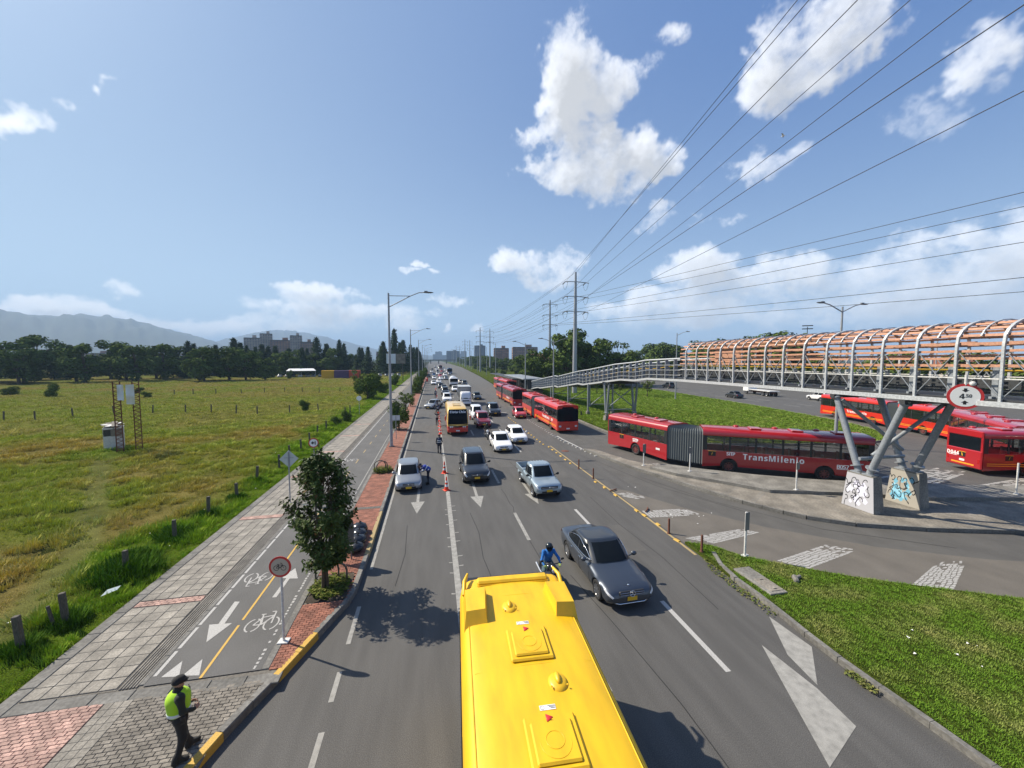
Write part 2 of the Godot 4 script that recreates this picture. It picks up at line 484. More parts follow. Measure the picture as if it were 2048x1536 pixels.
	mat("car_glass", lin(0.008, 0.011, 0.015), 0.05).metallic_specular = 0.18
	mat("lamp_glass", lin(0.62, 0.63, 0.65), 0.12, 0.2)
	mat("red_lens", lin(0.35, 0.01, 0.01), 0.2)
	mat("amber_lens", lin(0.7, 0.2, 0.01), 0.2)
	mat("plate_yellow", lin(0.72, 0.42, 0.02), 0.5)
	mat("plate_white", lin(0.7, 0.7, 0.7), 0.5)
	mat("sign_white", lin(0.78, 0.78, 0.76), 0.45)
	mat("sign_back", lin(0.15, 0.16, 0.165), 0.5, 0.2)
	mat("sign_red", lin(0.50, 0.03, 0.03), 0.45)
	mat("white_text", lin(0.82, 0.82, 0.82), 0.5)
	var pg := mat("bus_pane", lin(0.03, 0.045, 0.05), 0.03)
	pg.transparency = BaseMaterial3D.TRANSPARENCY_ALPHA
	pg.albedo_color.a = 0.14

# ---------------------------------------------------------------- ground and roads
var turf_noise := FastNoiseLite.new()
func field_y(x: float, z: float) -> float:
	var edge := clampf((-10.35 - x) / 2.0, 0, 1)
	var h := turf_noise.get_noise_2d(x * 3.0, z * 3.0) * 0.16 + turf_noise.get_noise_2d(x * 0.7 + 50, z * 0.7) * 0.35 + maxf(0, turf_noise.get_noise_2d(x * 9.0, z * 9.0)) * 0.16
	var bank := exp(-pow((x + 12.6) / 1.4, 2)) * 0.12
	return 0.15 + edge * (h + bank)
func track_d(x: float, z: float) -> float:
	var pts := [Vector2(-29, -42), Vector2(-26.3, -36.6), Vector2(-20.1, -27.5), Vector2(-16.2, -21.4), Vector2(-13.8, -16.8), Vector2(-12.6, -13.4)]
	var best := 99.0
	for i in pts.size() - 1:
		best = minf(best, Geometry2D.get_closest_point_to_segment(Vector2(x, z), pts[i], pts[i + 1]).distance_to(Vector2(x, z)))
	return best
func field_col(x: float, z: float) -> Color:
	var dry := Color(0.37, 0.305, 0.095)
	var green := Color(0.285, 0.325, 0.058)
	var lush := Color(0.165, 0.285, 0.020)
	var k := clampf(0.5 + turf_noise.get_noise_2d(x * 0.55 + 9, z * 0.8 - 70) * 1.9 + turf_noise.get_noise_2d(x * 2.4, z * 2.4 + 33) * 0.6, 0, 1)
	var c := green.lerp(dry, k)
	var band := clampf((z + 47.0) / -14.0, 0, 1) * clampf((z + 120) / 30.0, 0, 1)
	c = c.lerp(green, band * 0.55)
	var v := clampf((x + 15.2 + turf_noise.get_noise_2d(z * 1.5, 7) * 3.0) / 2.4, 0, 1)
	c = c.lerp(lush, v * 0.9)
	if x > -32 and z > -46:
		c = c.lerp(Color(0.30, 0.32, 0.10), 0.75 * (1.0 - smoothstep(0.3, 0.9, track_d(x, z))))
		c = c.lerp(lush, 0.7 * (1.0 - smoothstep(1.5, 4.5, Vector2(x + 29, z + 41).length())))
	return c
func ground_and_roads() -> void:
	turf_noise.seed = 3; turf_noise.frequency = 0.06; turf_noise.fractal_octaves = 4
	var m := MB.new()
	m.col = Color(0.085, 0.105, 0.030)
	m.quad(V(-7000, -0.16, -9000), V(7000, -0.16, -9000), V(7000, -0.16, 700), V(-7000, -0.16, 700))
	struct("ground", m, mats["turf"])
	# the pasture: one sheet, fine near the path and coarser away from it
	var xs := PackedFloat32Array(); var zs := PackedFloat32Array()
	var x := -10.32
	var st := 0.34
	while x > -330.0:
		xs.append(x)
		if x < -34: st *= 1.07
		x -= st
	var z := 8.0
	st = 0.4
	while z > -330.0:
		zs.append(z)
		if z < -46: st *= 1.06
		z -= st
	m = MB.new()
	var rows := []; var cols := PackedColorArray()
	for zz in zs:
		var row := PackedVector3Array()
		for xx in xs:
			row.append(V(xx, field_y(xx, zz), zz)); cols.append(field_col(xx, zz))
		rows.append(row)
	m.grid(rows, false, false, cols)
	tag(struct("pasture", m, mats["turf"]), "", "", "", "structure")
	# asphalt
	m = MB.new()
	m.quad(V(-9, 0, -1500), V(13.0, 0, -1500), V(13.0, 0, 40), V(-9, 0, 40))
	road = struct("road", m, mats["asphalt"])
	m = MB.new()
	m.sheet(pv([13.0, 40, 13.0, -1500, 31, -1500, 29, -400, 22.5, -190, 19.5, -125, 18.2, -100, 60, -100, 61, -420, 96, -420, 96, -100, 99, -30, 99, 40]), -0.002)
	slip = struct("bus_road", m, mats["asphalt_slip"])
	# dusty hatched wedge between the yellow line and the bus lane
	m = MB.new()
	m.sheet(pv([11.3, -23.2, 12.2, -22.6, 13.9, -19.4, 16.4, -16.2, 19.6, -13.4, 23, -11.6, 30, -9.2, 30, -5, 20.2, -9.0, 15.6, -11.4, 12.7, -13.5, 11.3, -15.2]), 0.004)
	part("dusty_strip", m, mats["asphalt_dusty"], slip)
	# lawn between the bus road and the far carriageway
	var lawn := curve_poly(pv([19.8, -100, 19.8, -41.5, 20.6, -37.6, 23.5, -34.6, 28, -33.1, 35, -31.6, 43, -30.9, 47.5, -31.6, 50.5, -34.5, 54, -41.6, 57.4, -61, 60.2, -100]), 1)
	raised(lawn, "lawn", 0.13, Color(0.165, 0.235, 0.032), 0.25)
	# long verge further down the avenue
	raised(pv([19.3, -100.4, 60.2, -100.4, 61.5, -420, 61, -1400, 31.5, -1400, 29.4, -400, 23.0, -190, 20.0, -128]), "verge", 0.12, Color(0.165, 0.225, 0.036), 0.25)
	# near grass island
	raised(pv([11.25, -15.4, 12.16, -14.87, 12.9, -13.7, 14.4, -12.5, 15.7, -11.6, 17.3, -10.7, 18.9, -9.9, 20.2, -9.24, 24, -7.6, 30, -5.4, 42, -2, 42, 12, 11.4, 12, 11.2, -13.9]), "grass_island", 0.12, Color(0.150, 0.200, 0.036), 0.0)
	# concrete island below the bridge, in two levels
	m = MB.new()
	m.prism(pv([13.75, -33.6, 13.95, -32.7, 15.05, -27.5, 16.9, -21.8, 18.0, -18.9, 19.2, -16.85, 20.9, -15.5, 23.9, -14.3, 28.2, -13.1, 36, -11.4, 52, -9.4, 52, -14.5, 36, -17.4, 29.5, -19.2, 25.2, -20.9, 22.2, -22.6, 19.6, -24.5, 17.3, -26.6, 15.7, -29.2, 14.6, -33.2]), -0.05, 0.16)
	var isl := struct("concrete_island", m, mats["slab_concrete"])
	m = MB.new()
	m.prism(pv([16.0, -26.2, 16.9, -24.35, 18.8, -22.2, 20.5, -20.0, 24.6, -18.7, 28.6, -17.0, 34, -15.9, 52, -13.3, 52, -14.9, 36, -17.7, 29.6, -19.5, 25.3, -21.2, 22.3, -22.9, 19.7, -24.8, 17.5, -26.8]), 0.1, 0.36)
	part("upper_slab", m, mats["concrete"], isl)
	# joint strips of the slab
	for q in [[17.0, -21.9, 19.0, -22.1], [18.2, -18.9, 20.2, -20.2], [17.5, -20.4, 19.5, -21.5], [19.8, -16.4, 21.2, -19.6], [21.3, -15.4, 22.4, -18.9], [22.9, -14.75, 23.3, -16.2], [24.6, -14.2, 25.4, -18.2], [26.6, -13.6, 27.5, -17.2], [28.6, -13.1, 29.6, -16.6], [30.8, -12.6, 31.6, -16.2]]:
		m = MB.new()
		var a := V(q[0], 0.166, q[1]); var b := V(q[2], 0.166, q[3])
		var s := (b - a).cross(UP).normalized()
		for o in [-0.09, 0.09]:
			m.quad(a + s * (o - 0.025), b + s * (o - 0.025), b + s * (o + 0.025), a + s * (o + 0.025))
		part("slab_joint", m, mats["concrete"], isl)
	kerb_line("concrete_kerb", "concrete kerb along the island below the footbridge", pv([13.8, -33.6, 13.95, -32.7, 15.05, -27.5, 16.9, -21.8, 18.0, -18.9, 19.2, -16.85, 20.9, -15.5, 23.9, -14.3, 28.2, -13.1, 36, -11.4, 52, -9.4]), 0.2, 0.185, "kerb_concrete", 1.0, 300)
	kerb_line("grass_kerb", "weathered concrete kerb round the tip of the near grass island", pv([11.9, -14.2, 11.42, -13.1, 11.33, -12.2, 11.35, -11, 11.2, -9.5, 11.15, -8, 11.25, -6.5, 11.3, -5.4, 11.3, -1, 11.4, 10]), 0.17, 0.17, "kerb_concrete", 1.0, 300)
	kerb_line("lawn_kerb", "low concrete kerb round the lawn with the ramp legs", pv([19.75, -100, 19.75, -41.5, 20.5, -37.6, 23.4, -34.5, 28, -33.0, 35, -31.5, 43, -30.8, 47.6, -31.5, 50.6, -34.5, 54.1, -41.6, 57.5, -61, 60.3, -100]), 0.16, 0.15, "concrete", 2.0, 300)
var road: Node3D
var slip: Node3D

func curve_poly(p: PackedVector2Array, times: int) -> PackedVector2Array:
	for k in times:
		var o := PackedVector2Array()
		o.append(p[0])
		for i in p.size() - 1:
			o.append(p[i].lerp(p[i + 1], 0.25)); o.append(p[i].lerp(p[i + 1], 0.75))
		o.append(p[p.size() - 1])
		p = o
	return p
func raised(poly: PackedVector2Array, called: String, h: float, c: Color, _v: float) -> void:
	var m := MB.new()
	m.col = c
	m.prism(poly, -0.05, h)
	struct(called, m, mats["turf"])
	lawns[called] = poly
var lawns := {}

func resample(p: PackedVector2Array, step: float) -> PackedVector2Array:
	var o := PackedVector2Array([p[0]])
	var left := step
	for i in p.size() - 1:
		var a := p[i]; var d := p[i + 1] - a; var l := d.length(); d /= l
		var at := 0.0
		while l - at >= left:
			at += left; o.append(a + d * at); left = step
		left -= l - at
	o.append(p[p.size() - 1])
	return o
func kerb_line(called: String, label: String, p: PackedVector2Array, h: float, w: float, mk: String, step: float, most: int, painted := {}) -> Node3D:
	var root := thing(called, label, "kerb")
	var r := resample(p, step)
	for i in mini(r.size() - 1, most):
		var a := r[i]; var b := r[i + 1]
		var d := (b - a).normalized()
		var s := Vector2(-d.y, d.x)
		a += d * 0.006; b -= d * 0.006
		var e := 0.02
		var m := MB.new()
		var dy := rng.randf_range(-0.006, 0.006)
		var q := []
		for o in [[0.0, 0.0], [0.0, h - e], [e * signf(w), h], [w, h], [w, 0.0]]:
			q.append([V(a.x + s.x * o[0], o[1] + dy, a.y + s.y * o[0]), V(b.x + s.x * o[0], o[1] + dy, b.y + s.y * o[0])])
		var ctr: Vector3 = (q[0][0] + q[0][1] + q[3][0] + q[3][1]) * 0.25
		for k in 4:
			m.fq(ctr, q[k][0], q[k][1], q[k + 1][1], q[k + 1][0])
		for k in 2:
			m.fq(ctr, q[0][k], q[1][k], q[3][k], q[4][k])
			m.tri(q[1][k], q[2][k], q[3][k])
		part("kerb_stone", m, mats[painted.get(i, mk)], root)
	return root

# ---------------------------------------------------------------- markings
func stripe(parent: Node, called: String, x0: float, x1: float, z0: float, z1: float, mk: String, y := 0.005) -> void:
	var m := MB.new()
	m.quad(V(x0, y, z0), V(x1, y, z0), V(x1, y, z1), V(x0, y, z1))
	part(called, m, mats[mk], parent)
func shape(parent: Node, called: String, pts: Array, mk: String, y := 0.005) -> void:
	var m := MB.new()
	m.sheet(pv(pts), y)
	part(called, m, mats[mk], parent)
func flakes(parent: Node, q: Array, nu: int, nv: int, keep: float, mk: String) -> void:
	# cracked thick paint: separate flakes with gaps
	var m := MB.new()
	var a := Vector2(q[0], q[1]); var b := Vector2(q[2], q[3]); var c := Vector2(q[4], q[5]); var d := Vector2(q[6], q[7])
	var P := []
	for i in nu + 1:
		var row := []
		for j in nv + 1:
			var u := (i + (rng.randf_range(-0.36, 0.36) if i > 0 and i < nu else 0.0)) / nu
			var w := (j + (rng.randf_range(-0.36, 0.36) if j > 0 and j < nv else 0.0)) / nv
			row.append(a.lerp(b, u).lerp(d.lerp(c, u), w))
		P.append(row)
	for i in nu:
		for j in nv:
			var far := float(i) / nu
			if rng.randf() > keep - (maxf(0, far - 0.6) * 1.3): continue
			var k := [P[i][j], P[i + 1][j], P[i + 1][j + 1], P[i][j + 1]]
			var ctr: Vector2 = (k[0] + k[1] + k[2] + k[3]) * 0.25
			var o := []
			for e in 4:
				var p: Vector2 = ctr + (k[e] - ctr) * rng.randf_range(0.66, 0.86)
				var n: Vector2 = ctr + ((k[e] + k[(e + 1) % 4]) * 0.5 - ctr) * rng.randf_range(0.74, 0.96)
				o.append(p); o.append(n)
			for e in 8:
				var s: Vector2 = o[e]; var t: Vector2 = o[(e + 1) % 8]
				if (s - ctr).cross(t - ctr) > 0: m.tri(V(ctr.x, 0.009, ctr.y), V(t.x, 0.009, t.y), V(s.x, 0.009, s.y))
				else: m.tri(V(ctr.x, 0.009, ctr.y), V(s.x, 0.009, s.y), V(t.x, 0.009, t.y))
	tag(part("hatch_mark", m, mats[mk], parent), "", "", "", "stuff")
func markings() -> void:
	for k in range(-1, 34):
		var z := -12.0 - 8.5 * k
		stripe(road, "lane_dash", 4.24, 4.40, z, z + 3.3, "old_paint")
		stripe(road, "lane_dash", 7.70, 7.86, z + 0.2, z + 3.35, "white_paint" if k < 6 else "old_paint")
	# long white line that splits the kerb lane, with worn cross ticks
	stripe(road, "lane_line", 0.70, 0.93, -34.0, 6.0, "old_paint")
	stripe(road, "lane_line", 0.74, 0.88, -150.0, -34.2, "old_paint")
	for z in [-14.2, -15.6, -16.4, -17.8, -18.7, -20.2, -21.5, -22.2]:
		shape(road, "line_tick", [0.94, z, 1.12 + rng.randf() * 0.08, z - 0.02, 1.12, z + 0.05, 0.94, z + 0.06], "old_paint")
		shape(road, "line_tick", [0.69, z + 0.5, 0.55, z + 0.47, 0.55, z + 0.54, 0.69, z + 0.56], "old_paint")
	stripe(road, "edge_line", -2.62, -2.50, -120.0, -16.0, "old_paint", 0.005)
	for z in [[-13.6, -11.8], [-10.75, -9.8], [-9.0, -8.2], [-7.2, -6.2]]:
		stripe(road, "edge_dash", -2.66, -2.53, z[0], z[1], "old_paint")
	# lane arrows pointing at the bridge
	for a in [[-1.0, -23.25, 0.40, 1.8], [2.56, -23.5, 0.41, 1.85], [5.95, -23.3, 0.4, 1.8]]:
		shape(road, "lane_arrow", [a[0] - 0.085, a[1] - 3.0, a[0] + 0.085, a[1] - 3.0, a[0] + 0.085, a[1], a[0] + a[2], a[1], a[0] + 0.02, a[1] + a[3], a[0] - a[2], a[1], a[0] - 0.085, a[1]], "old_paint")
	# merge arrow beside the near grass island
	shape(road, "merge_arrow", [9.48, -9.31, 9.62, -7.72, 9.50, -6.69, 7.99, -6.07], "old_paint", 0.006)
	shape(road, "merge_arrow", [10.78, -10.35, 10.87, -8.95, 9.72, -7.80, 9.89, -8.83], "old_paint", 0.006)
	# yellow edge line and the worn hatching
	shape(road, "yellow_line", [11.02, -14.4, 11.14, -14.4, 11.22, -19.5, 11.22, -36.0, 11.10, -36.0, 11.10, -19.5], "old_yellow", 0.007)
	flakes(slip, [11.0, -22.2, 12.0, -22.3, 12.9, -21.1, 11.9, -21.1], 8, 5, 0.8, "white_paint")
	flakes(slip, [11.35, -19.35, 13.9, -19.15, 14.35, -18.15, 11.3, -18.4], 17, 6, 0.96, "white_paint")
	flakes(slip, [11.6, -15.9, 15.0, -16.25, 15.6, -15.7, 12.6, -15.15], 20, 6, 0.95, "white_paint")
	flakes(slip, [14.1, -13.3, 17.5, -14.05, 18.5, -13.35, 14.85, -12.5], 20, 7, 0.97, "white_paint")
	flakes(slip, [17.4, -10.75, 20.6, -11.85, 22.0, -11.7, 18.4, -10.1], 18, 8, 0.98, "white_paint")
	flakes(slip, [22.6, -8.4, 26.0, -9.4, 27.3, -9.1, 23.8, -7.8], 18, 8, 0.9, "white_paint")
	# worn white lines of the bus lane
	shape(slip, "bus_lane_line", [13.25, -40.6, 13.42, -40.6, 13.45, -38.9, 13.9, -33.2, 13.7, -33.2, 13.28, -38.9], "white_paint")
	flakes(slip, [14.1, -31.9, 15.3, -31.6, 15.9, -30.4, 14.9, -30.6], 8, 5, 0.8, "white_paint")
	flakes(slip, [16.6, -28.1, 17.9, -28.2, 18.9, -26.8, 17.5, -26.9], 10, 5, 0.75, "white_paint")
	flakes(slip, [20.2, -25.6, 21.9, -24.8, 22.2, -24.2, 20.6, -24.9], 9, 4, 0.7, "white_paint")
	flakes(slip, [23.4, -22.9, 25.4, -22.1, 25.8, -21.6, 23.9, -22.3], 9, 4, 0.7, "white_paint")
	flakes(slip, [31.0, -21.6, 38.5, -22.6, 39.5, -21.2, 33.6, -19.6], 20, 8, 0.8, "white_paint")
	flakes(slip, [36.0, -18.9, 43.0, -19.6, 44.0, -18.0, 38.0, -17.6], 18, 6, 0.7, "white_paint")
	for q in [[17.0, -34.2, 19.6, -33.6], [17.6, -36.4, 19.6, -36.0]]:
		shape(slip, "bus_lane_line", [q[0], q[1], q[2], q[3], q[2], q[3] + 0.14, q[0], q[1] + 0.14], "old_paint", 0.004)
	for k in 22:
		for xx in [64.0, 67.4, 74.5, 82.0]:
			var z = -36.0 - k * 9.0 - xx * 0.1
			stripe(slip, "lane_dash", xx - 0.1, xx + 0.1, z, z + 3.4, "old_paint", 0.004)
	shape(road, "bus_arrow", [9.6, -62.5, 9.8, -62.5, 10.6, -60.5, 11.4, -60.3, 11.3, -60.0, 10.4, -60.1], "white_paint")
	# tar seams and cracks
	for q in [[4.26, -24.46, 4.34, -23.56, 4.33, -21.95, 4.42, -21.35, 4.30, -20.6], [4.33, -17.2, 4.38, -15.4, 4.45, -14.6], [5.2, -14, 5.6, -11, 5.9, -8, 5.95, -5], [1.9, -21, 2.1, -18.5, 2.0, -16, 2.25, -13], [9.4, -22, 9.3, -18, 9.55, -14.5, 9.4, -11], [-1.4, -20, -1.3, -17, -1.5, -14.6], [6.1, -31, 6.3, -29, 6.1, -27.2], [3.2, -33, 3.1, -31, 3.4, -29.5], [14.6, -25, 16.2, -20, 19, -15.4, 23, -12.6], [13.2, -30, 14.6, -23, 17, -18]]:
		var pth := PackedVector3Array()
		for i in range(0, q.size(), 2):
			pth.append(V(q[i], 0.004, q[i + 1]))
		var m := MB.new()
		for i in pth.size() - 1:
			var s := (pth[i + 1] - pth[i]).cross(UP).normalized() * 0.014
			m.quad(pth[i] - s, pth[i + 1] - s, pth[i + 1] + s, pth[i] + s)
		part("tar_seam", m, mats["tyre"], road)
	# patched asphalt
	for q in [[5.0, -33.0, 6.6, -29.5, "asphalt_slip"], [-1.9, -33.5, -0.6, -30.0, "asphalt_slip"], [8.3, -30.0, 9.7, -26.0, "asphalt_slip"], [1.3, -64.0, 3.4, -58.0, "asphalt_slip"], [8.2, -18.0, 9.3, -15.2, "asphalt_slip"]]:
		shape(road, "asphalt_patch", [q[0], q[1], q[2], q[1] + 0.1, q[2] - 0.06, q[3], q[0] + 0.04, q[3] - 0.05], q[4], 0.003)
	# round access cover
	var mc := MB.new()
	mc.lathe(PackedVector2Array([Vector2(0.36, 0.0), Vector2(0.36, 0.012), Vector2(0.0, 0.012)]), 20, V(11.87, 0, -33.7))
	part("access_cover", mc, mats["rust"], slip)

# ---------------------------------------------------------------- pavements of the near side
var kerb_pts := pv([-7.6, 4, -6.6, -3.4, -5.75, -6.3, -4.9, -8.5, -4.58, -9.5, -4.05, -10.74, -3.56, -12.08, -3.14, -13.28, -2.93, -13.75, -2.82, -14.4, -2.78, -17.5, -2.80, -20.8, -2.82, -60, -2.9, -260])
func kerb_x(z: float) -> float:
	for i in kerb_pts.size() - 1:
		if z <= kerb_pts[i].y and z >= kerb_pts[i + 1].y:
			return lerpf(kerb_pts[i].x, kerb_pts[i + 1].x, (kerb_pts[i].y - z) / (kerb_pts[i].y - kerb_pts[i + 1].y))
	return -2.9
var pits := [Rect2(-4.42, -15.5, 1.4, 1.75), Rect2(-4.42, -30.2, 1.35, 1.3), Rect2(-4.42, -48.3, 1.4, 1.6), Rect2(-4.42, -59, 1.4, 1.6), Rect2(-4.42, -71, 1.4, 1.6)]
func pave(root: Node, called: String, x0: float, x1: float, z0: float, z1: float, sx: float, sz: float, bond: float, prefix: String, most: int, top: float, cut_kerb := false, gap := 0.008) -> void:
	# z0 is the near end (larger z); courses run away from the camera
	var me := []
	for k in 3:
		var b := MB.new()
		b.rbox(V(0, -0.02, 0), V(sx - gap - 0.002 * k, 0.04, sz - gap), 0.006)
		me.append(b.mesh())
	var rest := [MB.new(), MB.new(), MB.new(), MB.new()]
	var spots := []
	var row := 0
	var z := z0 - sz * 0.5
	while z > z1:
		var x := x0 + sx * 0.5 - (fmod(row * bond, 1.0)) * sx
		while x < x1:
			var lo := maxf(x - sx * 0.5, x0); var hi := minf(x + sx * 0.5, x1)
			if cut_kerb:
				hi = minf(hi, minf(kerb_x(z - sz * 0.5), kerb_x(z + sz * 0.5)) - 0.12)
			var skip := false
			for p in pits:
				if p.has_point(Vector2(x, z)): skip = true
			if hi - lo > 0.03 and not skip: spots.append([lo, hi, z])
			x += sx
		z -= sz
		row += 1
	for i in spots.size():
		var s = spots[i]
		var y := top + rng.randf_range(-0.004, 0.003)
		var k := rng.randi() % 4
		var full: bool = s[1] - s[0] > sx * 0.98
		if i < most:
			var o := inst(called, me[rng.randi() % 3], mats["%s%d" % [prefix, k]], root)
			o.position = V((s[0] + s[1]) * 0.5, y, s[2])
			o.rotation = V(rng.randf_range(-0.012, 0.012), rng.randf_range(-0.012, 0.012), rng.randf_range(-0.01, 0.01))
			if not full: o.scale.x = (s[1] - s[0]) / sx
		else:
			rest[k].box(V((s[0] + s[1]) * 0.5, y - 0.02, s[2]), V(s[1] - s[0] - gap, 0.04, sz - gap))
	for k in 4:
		if rest[k].v.size() > 0:
			tag(part(called + "_field", rest[k], mats["%s%d" % [prefix, k]], root), "", "", "", "stuff")
func pavements() -> void:
	# base below all paving
	var poly := PackedVector2Array()
	for p in kerb_pts: poly.append(p + Vector2(-0.17, 0))
	poly.append(Vector2(-10.35, -260)); poly.append(Vector2(-10.35, 4))
	var m := MB.new()
	m.prism(poly, -0.1, 0.182)
	var base := struct("pavement", m, mats["joint"])
	var painted := {}
	var kp := resample(kerb_pts, 0.8)
	for i in kp.size() - 1:
		var zc := (kp[i].y + kp[i + 1].y) * 0.5
		if (zc > -9.25 and zc < -8.2) or (zc < -10.9 and zc > -12.5): painted[i] = "yellow_paint"
		elif zc < -17.0 and zc > -21.5: painted[i] = "old_yellow"
	var rev := kerb_line("street_kerb", "tall grey street kerb with yellow painted stones beside the red brick strip", kerb_pts, 0.215, -0.18, "kerb_concrete", 0.8, 260, painted)
	rev.set_meta("category", "kerb")
	# concrete band across the near end of the cycle path
	for k in 7:
		var xa := -9.95 + k * 0.85
		m = bxm(V(xa + 0.42, 0.185, -10.83 + 0.03 * k), V(0.835, 0.05, 0.36), 0.012)
		part("band_slab", m, mats["kerb_concrete"], base)
	# grey pavers in front of the cycle path, pale red pavers left of them
	var gp := struct("paver_crossing", bxm(V(-6.0, 0.178, -3.3), V(2.4, 0.02, 14.2)), mats["joint"])
	near_pavers(gp, "paver", -7.25, -3.4, "paver")
	var pk := struct("pale_red_paving", bxm(V(-9.0, 0.178, -3.3), V(2.0, 0.02, 14.2)), mats["joint"])
	near_pavers(pk, "paver", -9.98, -7.88, "pink")
	m = MB.new()
	for k in 40:
		for j in 3:
			m.rbox(V(-7.78 + j * 0.2 + 0.03, 0.19, -10.5 + k * 0.2), V(0.196, 0.05, 0.196), 0.006)
	part("tactile_strip", m, mats["tile0"], base)
	# footway of square slabs
	var fw := struct("footway", bxm(V(-8.95, 0.178, -85), V(2.1, 0.02, 148)), mats["joint"])
	var red := [[-14.70, -15.05], [-21.9, -22.3], [-29.2, -29.6], [-36.6, -37.0], [-44, -44.4], [-51.5, -51.9]]
	var z0 := -11.05
	for q in red + [[-150.0, -150.0]]:
		pave(fw, "slab", -9.93, -7.92, z0, q[0], 0.402, 0.4, 0.0, "tile", [270, 90, 0][0 if z0 > -12 else 1 if z0 > -30 else 2], 0.212, false, 0.014)
		if q[0] > -100:
			pave(fw, "red_paver", -9.93, -7.92, q[0] - 0.01, q[1] + 0.02, 0.2, 0.1, 0.5, "pink", 40 if q[0] > -16 else 0, 0.212)
		z0 = q[1]
	# ribbed guide strip, plain edging both sides
	m = MB.new()
	for j in 6:
		m.rbox(V(-7.87 + j * 0.072 + 0.036, 0.195, -60), V(0.05, 0.04, 98), 0.01)
	part("guide_ribs", m, mats["tile1"], fw)
	var ed := thing("edging", "pale concrete edging between the footway slabs and the cycle path", "kerb")
	for k in 90:
		m = bxm(V(-7.385, 0.185, -11.55 - k * 1.0), V(0.13, 0.055, 0.985), 0.01)
		part("kerb_stone", m, mats["kerb_concrete"], ed)
	var ed2 := thing("edging", "pale concrete edging between the footway slabs and the grass", "kerb")
	for k in 110:
		m = bxm(V(-10.14, 0.165, -1.0 - k * 1.0), V(0.36, 0.085, 0.985), 0.015)
		part("kerb_stone", m, mats["kerb_concrete"], ed2)
	# cycle path
	m = MB.new()
	m.quad(V(-7.33, 0.206, -140), V(-4.62, 0.206, -140), V(-4.62, 0.206, -11.0), V(-7.33, 0.206, -11.0))
	var cp := struct("cycle_path", m, mats["cycle_asphalt"])
	m = MB.new()
	for k in 70:
		var zz := -11.3 - k * 1.0
		m.quad(V(-7.29, 0.211, zz - 0.9), V(-7.20, 0.211, zz - 0.9), V(-7.20, 0.211, zz), V(-7.29, 0.211, zz))
	part("edge_line", m, mats["white_paint"], cp)
	m = MB.new()
	for k in 90:
		var zz := -10.95 - k * 0.16
		if rng.randf() < 0.85:
			m.box(V(-4.80 + rng.randf_range(-0.01, 0.01), 0.206, zz), V(rng.randf_range(0.05, 0.085), 0.012, rng.randf_range(0.07, 0.13)))
	part("dotted_line", m, mats["white_paint"], cp)
	stripe(cp, "edge_line", -4.84, -4.77, -70, -25.6, "old_paint", 0.211)
	for q in [[-13.05, -11.0], [-15.9, -13.3], [-19.0, -16.6]]:
		stripe(cp, "centre_dash", -6.08, -6.01, q[0], q[1], "yellow_paint", 0.211)
	for k in 14:
		stripe(cp, "centre_dash", -6.18, -6.10, -23.0 - k * 3.5, -21.8 - k * 3.5, "old_yellow", 0.211)
	shape(cp, "give_way_tooth", [-7.06, -11.23, -6.86, -11.75, -6.62, -11.17], "white_paint", 0.212)
	shape(cp, "give_way_tooth", [-6.55, -11.18, -6.36, -11.72, -6.12, -11.1], "white_paint", 0.212)
	shape(cp, "path_arrow", [-6.76, -14.4, -6.59, -14.36, -6.52, -13.22, -6.30, -13.2, -6.62, -12.42, -6.96, -13.26, -6.70, -13.24], "white_paint", 0.212)
	shape(cp, "path_arrow", [-5.60, -14.4, -5.46, -14.38, -5.42, -15.55, -5.12, -15.5, -5.46, -16.3, -5.78, -15.66, -5.55, -15.6], "white_paint", 0.212)
	bike_mark(cp, V(-5.35, 0.212, -12.95), 1.0)
	bike_mark(cp, V(-6.6, 0.212, -15.9), -1.0)
	bike_mark(cp, V(-6.7, 0.212, -33.5), -1.0)
	# brick strip with its trees
	var bs := struct("brick_strip", bxm(V(-3.75, 0.178, -87), V(1.2, 0.02, 143)), mats["joint"])
	pave(bs, "brick", -4.42, -2.7, -10.95, -40.0, 0.2, 0.1, 0.5, "brick", 300, 0.212, true)
	m = MB.new()
	m.quad(V(-4.42, 0.2, -255), V(-3.0, 0.2, -255), V(-3.0, 0.2, -40), V(-4.42, 0.2, -40))
	part("brick_field", m, mats["brick1"], bs)
	m = bxm(V(-4.52, 0.185, -75), V(0.19, 0.06, 128), 0.01)
	part("strip_edging", m, mats["kerb_concrete"], bs)
	part("drain_band", bxm(V(-3.7, 0.196, -22.3), V(1.4, 0.05, 0.32), 0.01), mats["dark_concrete"], bs)
	for p in pits:
		m = MB.new()
		m.grid(bumpy(p.position.x + 0.05, p.position.x + p.size.x - 0.05, p.position.y + 0.05, p.position.y + p.size.y - 0.05, 0.21, 0.05))
		part("tree_pit", m, mats["soil"], bs)
func bumpy(x0: float, x1: float, z0: float, z1: float, y: float, amp: float) -> Array:
	var rows := []
	for j in 9:
		var row := PackedVector3Array()
		for i in 9:
			row.append(V(lerpf(x0, x1, i / 8.0), y + rng.randf_range(-amp, amp), lerpf(z0, z1, j / 8.0)))
		rows.append(row)
	return rows
